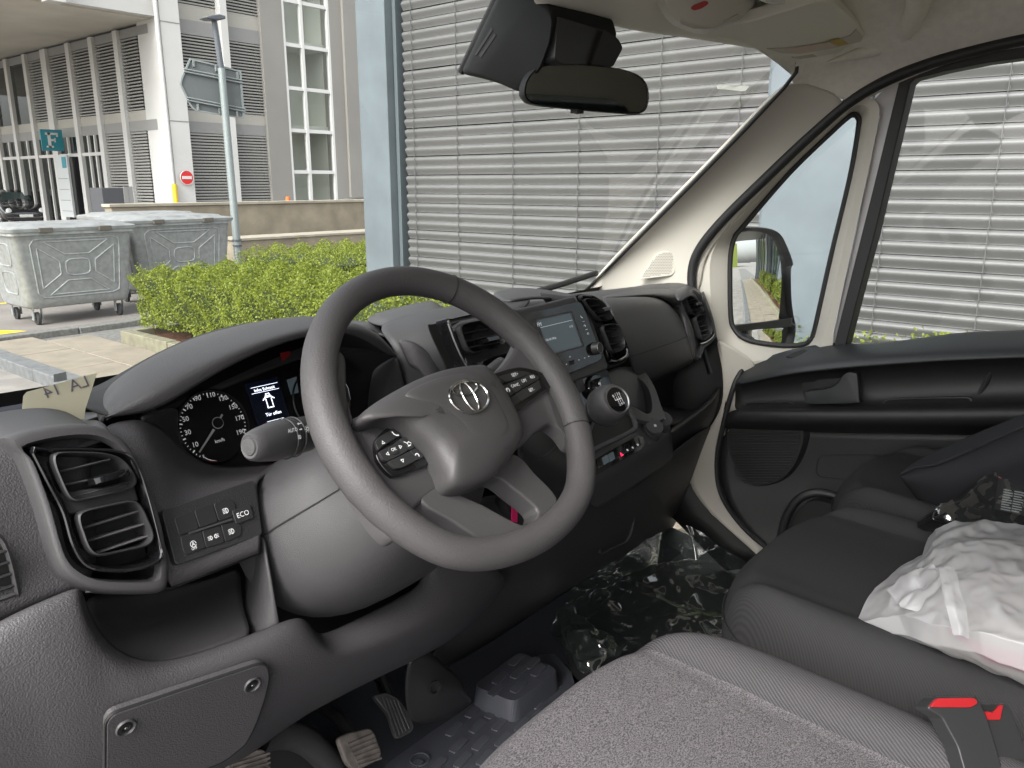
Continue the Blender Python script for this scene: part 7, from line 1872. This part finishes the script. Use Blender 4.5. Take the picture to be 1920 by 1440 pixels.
ext('release_button', BKQ.pts([(1840, 1334), (1852, 1334), (1862, 1336), (1874, 1322), (1882, 1322), (1876, 1350), (1846, 1350)], .003), BKQ.n, .004, 'redplastic', b2_, bevel=.0008)
ext('belt_slot', BKQ.pts([(1836, 1322), (1870, 1322), (1864, 1333), (1838, 1332)], .002), BKQ.n, .003, 'black', b2_)
# ---- black garment bag lying on the outer seat
gbr = empty('garment_bag', tuple(PX(1760, 900, 1.62)), 'black fabric bag with a piped seam lying across the outer passenger seat', 'bag')
GBG = [[(1690, 886, 1.60), (1712, 866, 1.64), (1760, 842, 1.66), (1830, 812, 1.66), (1920, 776, 1.64), (2040, 730, 1.62)],
       [(1688, 890, 1.575), (1716, 878, 1.57), (1764, 866, 1.56), (1835, 838, 1.56), (1925, 800, 1.55), (2040, 756, 1.53)],
       [(1690, 896, 1.565), (1724, 896, 1.54), (1775, 882, 1.53), (1840, 862, 1.52), (1930, 826, 1.51), (2040, 790, 1.49)],
       [(1696, 906, 1.57), (1738, 924, 1.55), (1790, 914, 1.53), (1845, 890, 1.52), (1935, 860, 1.50), (2040, 830, 1.48)],
       [(1708, 920, 1.59), (1748, 952, 1.575), (1800, 950, 1.56), (1850, 930, 1.55), (1940, 900, 1.53), (2040, 880, 1.5)],
       [(1722, 940, 1.62), (1756, 985, 1.60), (1800, 1000, 1.58), (1850, 1000, 1.57), (1940, 990, 1.55), (2040, 980, 1.52)]]
grid('bag_body', PG(GBG), 'bagfabric', gbr, sub=3, solid=.006, n=(-1, -.5, .5))
tube('piped_seam', crs([PX(x, y, X - .004) for x, y, X in ((1690, 889, 1.578), (1714, 877, 1.57), (1748, 872, 1.562), (1766, 866, 1.558), (1800, 852, 1.558), (1850, 830, 1.556), (1925, 798, 1.546), (2040, 754, 1.526))], 40, False), .0028, 'bagfabric', gbr, n=7)
# ---- shrink wrapped parcel with a printed label
BXP = Plane(PX(1840, 960, 1.47), nrm((-.62, -.50, .60)))
bxr = empty('wrapped_parcel', tuple(BXP.at(1850, 1000)), 'black carton in crinkled clear wrap with a red and white printed label', 'parcel')
bo_ = [(1750, 962), (1758, 953), (1800, 938), (1840, 902), (1876, 873), (1960, 890), (2050, 905), (2050, 1040), (1920, 1004), (1850, 990), (1765, 982), (1748, 974)]
ext('carton', rnd(BXP.pts(bo_), .004, 3), BXP.n, .06, 'gloss', bxr, bevel=.004)
def CB(x, y): return (1690 + x * .1198, 860 + y * .1198)
ext('label_panel', BXP.pts([CB(1545, 110), CB(2300, 260), CB(2200, 960), CB(1460, 790)], .001), BXP.n, .0008, 'smoothdark', bxr)
ext('red_band', BXP.pts([CB(1522, 228), CB(2300, 375), CB(2290, 440), CB(1510, 300)], .0016), BXP.n, .0006, 'redplastic', bxr)
bu = nrm(BXP.at(*CB(2300, 375)) - BXP.at(*CB(1522, 228))); bw = np.cross(BXP.n, bu); bw = bw if bw[2] > 0 else -bw
txt('lettering', 'OSRAM', BXP.at(*CB(1680, 295), .0022), bu, bw, .011, 'white', bxr); txt('lettering', 'LED 4', BXP.at(*CB(1700, 185), .0022), bu, bw, .011, 'white', bxr)
for k in range(9):
    for c in range(2):
        p = BXP.at(*CB(1600 - k * 6 + c * 170, 480 + k * 38 + c * 30), .0022); q = p + bu * (.016 if (k + c) % 3 else .013); s_ = bw * .0011
        mk('print_line', [p - s_, q - s_, q + s_, p + s_], [[0, 1, 2, 3]], 'infosign', bxr, smooth=False)
# ---- crinkled sheets
def crumple(name, corners, nu, nv, m, parent, amp, sc, seed, lift=None, ridge=True, sub=1, solid=0, octv=3):
    """sheet between four corner curves given as rows of points; folded by ridged noise"""
    rows = corners; R = []
    P = np.array(rows)
    ri = np.linspace(0, P.shape[0] - 1, nv); ci = np.linspace(0, P.shape[1] - 1, nu)
    for a in ri:
        r = []
        i = min(int(a), P.shape[0] - 2); t = a - i; t = t * t * (3 - 2 * t) * .5 + t * .5
        for b in ci:
            j = min(int(b), P.shape[1] - 2); s = b - j
            p = (P[i, j] * (1 - s) + P[i, j + 1] * s) * (1 - t) + (P[i + 1, j] * (1 - s) + P[i + 1, j + 1] * s) * t
            q = Vector(p) * sc + Vector((seed, seed * .7, 0))
            h = 0; am = 1
            for o in range(octv):
                w = MN.noise(q * (2.1 ** o)); h += am * ((.5 - abs(w)) * 1.0 if ridge else w); am *= .5
            d = Vector((MN.noise(q * 1.3 + Vector((9, 0, 0))), MN.noise(q * 1.3 + Vector((0, 9, 0))), 0)) * .4
            r.append(A(*p) + A(d[0] * amp, d[1] * amp, (h - .3) * amp))
        R.append(r)
    return grid(name, R, m, parent, sub=sub, solid=solid, n=(-.3, -.4, 1))
fs = empty('plastic_floor_sheet', tuple(PZ(1200, 1120, -1.03)), 'clear crinkled plastic sheet spread over the passenger footwell floor', 'plastic sheet')
crumple('sheet', [[PZ(x, y, z) for x, y, z in r] for r in (
    [(1090, 1080, -.93), (1160, 1040, -.92), (1240, 1000, -.92), (1290, 990, -.92), (1400, 1055, -.93)],
    [(1040, 1150, -1.0), (1140, 1100, -1.0), (1230, 1060, -1.0), (1310, 1050, -1.0), (1410, 1090, -.98)],
    [(1030, 1185, -1.02), (1140, 1150, -1.02), (1240, 1130, -1.02), (1320, 1130, -1.02), (1420, 1140, -1.0)],
    [(1060, 1230, -1.02), (1150, 1230, -1.02), (1250, 1220, -1.02), (1330, 1220, -1.02), (1440, 1220, -1.0)])], 80, 66, 'clearfilm', fs, .020, 9, 3.3, octv=3, sub=1)
crumple('sheet_tail', [[PZ(x, y, z) for x, y, z in r] for r in (
    [(1046, 1148, -.97), (1062, 1140, -.96), (1080, 1150, -.96), (1096, 1166, -.97)], [(1052, 1190, -.98), (1072, 1184, -.96), (1110, 1196, -.95), (1150, 1200, -.97)], [(1066, 1225, -.99), (1090, 1222, -.97), (1130, 1215, -.96), (1170, 1212, -.98)], [(1086, 1272, -1.0), (1108, 1262, -.99), (1140, 1240, -.98), (1180, 1225, -.98)])], 28, 28, 'clearfilm', fs, .03, 22, 8.1)
ext('passenger_floor', [PZ(x, y, -1.045) for x, y in ((1030, 1120), (1240, 980), (1420, 1060), (1480, 1240), (1080, 1290))], (0, 0, 1), .01, 'smoothdark', vb)
wbag = empty('white_plastic_bag', tuple(PZ(1780, 1180, -.62)), 'knotted white plastic carrier bag on the middle seat', 'plastic bag')
WB = [[(1738, 1010, -.565), (1752, 990, -.545), (1790, 978, -.535), (1850, 980, -.53), (1930, 990, -.53), (2040, 1010, -.53)],
      [(1728, 1046, -.575), (1748, 1036, -.54), (1790, 1024, -.52), (1850, 1022, -.512), (1930, 1030, -.51), (2040, 1050, -.51)],
      [(1690, 1066, -.585), (1735, 1070, -.545), (1784, 1072, -.52), (1850, 1078, -.508), (1930, 1090, -.505), (2040, 1110, -.505)],
      [(1640, 1108, -.60), (1700, 1112, -.565), (1770, 1118, -.53), (1845, 1132, -.515), (1930, 1150, -.51), (2040, 1170, -.51)],
      [(1604, 1166, -.612), (1680, 1160, -.58), (1760, 1170, -.545), (1840, 1190, -.53), (1930, 1214, -.525), (2040, 1240, -.525)],
      [(1640, 1190, -.62), (1700, 1200, -.60), (1770, 1214, -.575), (1845, 1236, -.56), (1930, 1262, -.555), (2040, 1290, -.555)],
      [(1672, 1200, -.622), (1720, 1214, -.622), (1780, 1234, -.615), (1850, 1258, -.605), (1930, 1292, -.60), (2040, 1320, -.60)]]
crumple('bag_skin', [[PZ(x, y, z + .014) for x, y, z in r] for r in WB], 90, 76, 'whitefilm', wbag, .013, 12, 5.2, octv=3, sub=1)
crumple('bag_handle', [[PZ(x, y, z + .014) for x, y, z in r] for r in ([(1762, 1070, -.50), (1774, 1064, -.497), (1788, 1068, -.497)], [(1766, 1100, -.497), (1782, 1098, -.494), (1800, 1104, -.496)], [(1772, 1140, -.505), (1792, 1142, -.50), (1812, 1148, -.505)], [(1786, 1194, -.525), (1800, 1194, -.52), (1818, 1202, -.525)])], 12, 20, 'whitefilm', wbag, .008, 30, 1.7)
crumple('bag_knot', [[PZ(x, y, z + .014) for x, y, z in r] for r in ([(1660, 1110, -.572), (1700, 1076, -.548), (1750, 1066, -.52)], [(1690, 1140, -.562), (1730, 1100, -.535), (1764, 1080, -.507)], [(1720, 1150, -.556), (1750, 1120, -.525), (1768, 1096, -.507)])], 18, 14, 'whitefilm', wbag, .016, 30, 4.4)
ext('parcel_inside', [PZ(x, y, -.60) for x, y in ((1720, 1204), (1760, 1130), (1960, 1180), (2020, 1290), (1850, 1246))], (0, 0, 1), .010, 'beigedark', wbag)
ext('pink_print', [PZ(x, y, -.597) for x, y in ((1770, 1176), (1850, 1210), (1960, 1236), (1960, 1272), (1850, 1238))], (0, 0, 1), .001, 'pink', wbag)
# ---- driver floor mat
MZ = -1.045
fmr = empty('floor_mat', tuple(PZ(880, 1400, MZ)), 'grey ribbed rubber floor mat with rounded pads and a raised step', 'floor mat')
ext('mat_sheet', [PZ(x, y, MZ) for x, y in ((690, 1470), (744, 1412), (800, 1376), (862, 1336), (905, 1300), (985, 1228), (1040, 1225), (1100, 1290), (1200, 1400), (900, 1600))], (0, 0, 1), .006, 'matrub', fmr, bevel=.002)
st3 = [PZ(x, y, MZ + .045) for x, y in ((886, 1285), (964, 1318), (1050, 1256), (975, 1220))]
cst = np.mean(st3, axis=0)
loft('mat_step', [[cst + (p - cst) * 1.06 + A(0, 0, -.045) for p in rnd(st3, .02, 4)], [cst + (p - cst) * 1.0 + A(0, 0, -.006) for p in rnd(st3, .02, 4)], [cst + (p - cst) * .975 for p in rnd(st3, .02, 4)], [cst + (p - cst) * .5 for p in rnd(st3, .02, 4)]], 'matrub', fmr)
pd = nrm(PZ(870, 1358, MZ) - PZ(845, 1382, MZ)); pn = np.cross(A(0, 0, 1), pd)
pad0 = None
def pad(x, y, z, L=.046, w=.0085):
    c = PZ(x, y, z); P = [c + pd * (L / 2 * a) + pn * (w * b) for a, b in rnd([A(-1, -1), A(1, -1), A(1, 1), A(-1, 1)], .38, 3)]
    ext('mat_pad', [p + A(0, 0, .003) for p in P], (0, 0, 1), .004, 'matpad', fmr, bevel=.001)
for (x, y) in ((888, 1334), (925, 1336), (968, 1340), (1010, 1318), (1040, 1292), (852, 1368), (896, 1362), (938, 1358), (980, 1360), (860, 1398), (902, 1394), (944, 1388), (868, 1426), (910, 1422), (820, 1436), (775, 1440), (1005, 1345), (985, 1300)):
    if (x, y) not in ((985, 1300),): pad(x, y, MZ)
for (x, y) in ((938, 1272), (972, 1262), (930, 1294), (972, 1288), (1010, 1258), (968, 1238), (998, 1244)): pad(x, y, MZ + .045)
lathe('mat_emblem', PZ(787, 1424, MZ + .002), (0, 0, 1), [(0, .019), (.002, .019), (.002, .016), (0, .016)], 'matpad', fmr, n=28, caps=(False, False))
# footwell lining, hump, console foot
grid('footwell_lining', PGy([[(300, 1360, 1.15), (450, 1330, 1.17), (600, 1290, 1.2), (720, 1230, 1.22), (840, 1150, 1.22)], [(300, 1460, 1.02), (470, 1430, 1.10), (620, 1390, 1.13), (730, 1330, 1.14), (830, 1270, 1.10)], [(300, 1600, .9), (480, 1540, .95), (640, 1480, 1.0), (745, 1410, 1.02), (840, 1340, 1.0)]]), 'carpet', vb, sub=2, solid=.004)
tube('wheel_arch_edge', crs([PY(x, y, .98) for x, y in ((470, 1392), (520, 1378), (565, 1386), (600, 1412), (625, 1445), (640, 1490))], 20, False), .022, 'smooth', vb, n=12)
ext('footrest', [PY(x, y, .99) for x, y in crs([(500, 1400), (540, 1392), (575, 1404), (600, 1440), (600, 1520), (480, 1520)], 24)], (0, -1, .4), .03, 'smoothdark', vb, bevel=.004)
grid('console_foot', PGy([[(768, 1230, .86), (800, 1215, .87), (835, 1245, .89), (870, 1280, .90)], [(760, 1290, .88), (790, 1270, .87), (830, 1290, .87), (872, 1296, .89)], [(762, 1330, .91), (790, 1322, .89), (830, 1326, .89), (880, 1310, .91)], [(770, 1356, .95), (800, 1358, .94), (836, 1348, .94), (890, 1318, .95)]]), 'smoothdark', da, sub=2, solid=.004)
lathe('console_plug', PY(816, 1290, .862), (-.3, -1, .2), [(-.004, .012), (.001, .012), (.001, .009), (-.003, .008), (-.003, .0005)], 'black', da, n=20)
# ---- pedals
def pedal(nm, label, pts, Y, ribs, m, armpts):
    P0 = PY(*np.mean(np.array(pts), axis=0), Y); pl_ = Plane(P0, nrm((-.05, -.80, .6)))
    r = empty(nm, tuple(P0), label, 'pedal')
    ext('pedal_pad', rnd(pl_.pts(pts), .008, 4), pl_.n, .014, m, r, bevel=.004)
    for a, b in ribs: tube('pad_rib', [pl_.at(*a, .001), pl_.at(*b, .001)], .0022, m, r, n=6)
    tube('pedal_arm', [P0 - pl_.n * .01] + [PY(*q) for q in armpts], .011, 'metalblack', r, n=8)
pedal('brake_pedal', 'worn square brake pedal pad with grooves, left of the accelerator', [(632, 1384), (652, 1374), (694, 1364), (704, 1374), (717, 1410), (712, 1424), (680, 1440), (666, 1446), (650, 1432)], .93, [((652 + 4 * k, 1396 + 8 * k), (700 + 3 * k, 1376 + 9 * k)) for k in range(6)], 'pedal', [(640, 1350, 1.0), (600, 1320, 1.08)])
pedal('accelerator_pedal', 'long ribbed accelerator pedal beside the console foot', [(700, 1304), (726, 1298), (748, 1310), (768, 1338), (778, 1364), (770, 1374), (746, 1386), (740, 1372), (730, 1340)], .98, [((718 + 7 * k, 1306 + 2 * k), (744 + 6 * k, 1382 - 4 * k)) for k in range(5)], 'smooth', [(715, 1280, 1.08), (700, 1250, 1.12)])
pedal('clutch_pedal', 'clutch pedal arm and pad showing below the knee panel', [(424, 1424), (470, 1404), (500, 1404), (508, 1440), (510, 1480), (430, 1480)], .90, [((436, 1434 + 8 * k), (506, 1412 + 9 * k)) for k in range(4)], 'pedal', [(492, 1392, .94), (500, 1370, 1.0)])
# ---- card in a clear sleeve against the windscreen
CDP = Plane(PY(110, 745, .955), nrm((-.12, -.93, .35)))
cd = empty('parking_card', tuple(CDP.at(100, 780)), 'cream card in a clear sleeve behind the windscreen, hand lettering showing through mirrored', 'card')
ext('card', CDP.pts([(44, 742), (50, 735), (182, 699), (160, 768), (158, 785), (38, 800)], .001), CDP.n, .0008, 'card', cd)
mk('sleeve', CDP.pts([(36, 802), (46, 740), (52, 733), (186, 697), (162, 772), (160, 788)], .003), [[0, 1, 2, 3, 4, 5]], 'sleeve', cd, smooth=False)
cu_ = nrm(CDP.at(182, 699) - CDP.at(44, 742)); cw_ = np.cross(CDP.n, cu_); cw_ = cw_ if cw_[2] > 0 else -cw_
txt('lettering', 'LA', CDP.at(148, 720, .002), -cu_, cw_, .019, 'pen', cd); txt('lettering', '14', CDP.at(98, 734, .002), -cu_, cw_, .018, 'pen', cd)
ext('clip', CDP.pts([(101, 702), (124, 697), (126, 712), (102, 716)], .004), CDP.n, .003, 'kerbtop', cd)
crumple('clear_wrap', [[BXP.at(x, y, o) for x, y, o in r] for r in ([(1744, 968, -.012), (1768, 946, .004), (1802, 934, .006), (1842, 898, .006), (1878, 870, .004), (1960, 886, .006), (2050, 900, .006)], [(1746, 974, .0), (1780, 962, .008), (1820, 950, .009), (1860, 935, .009), (1900, 925, .008), (1960, 930, .008), (2050, 945, .008)], [(1748, 984, -.02), (1790, 986, .004), (1840, 990, .006), (1880, 996, .006), (1920, 1004, .006), (1980, 1016, .006), (2050, 1034, .006)])], 50, 26, 'wrapfilm', bxr, .010, 40, 2.2)
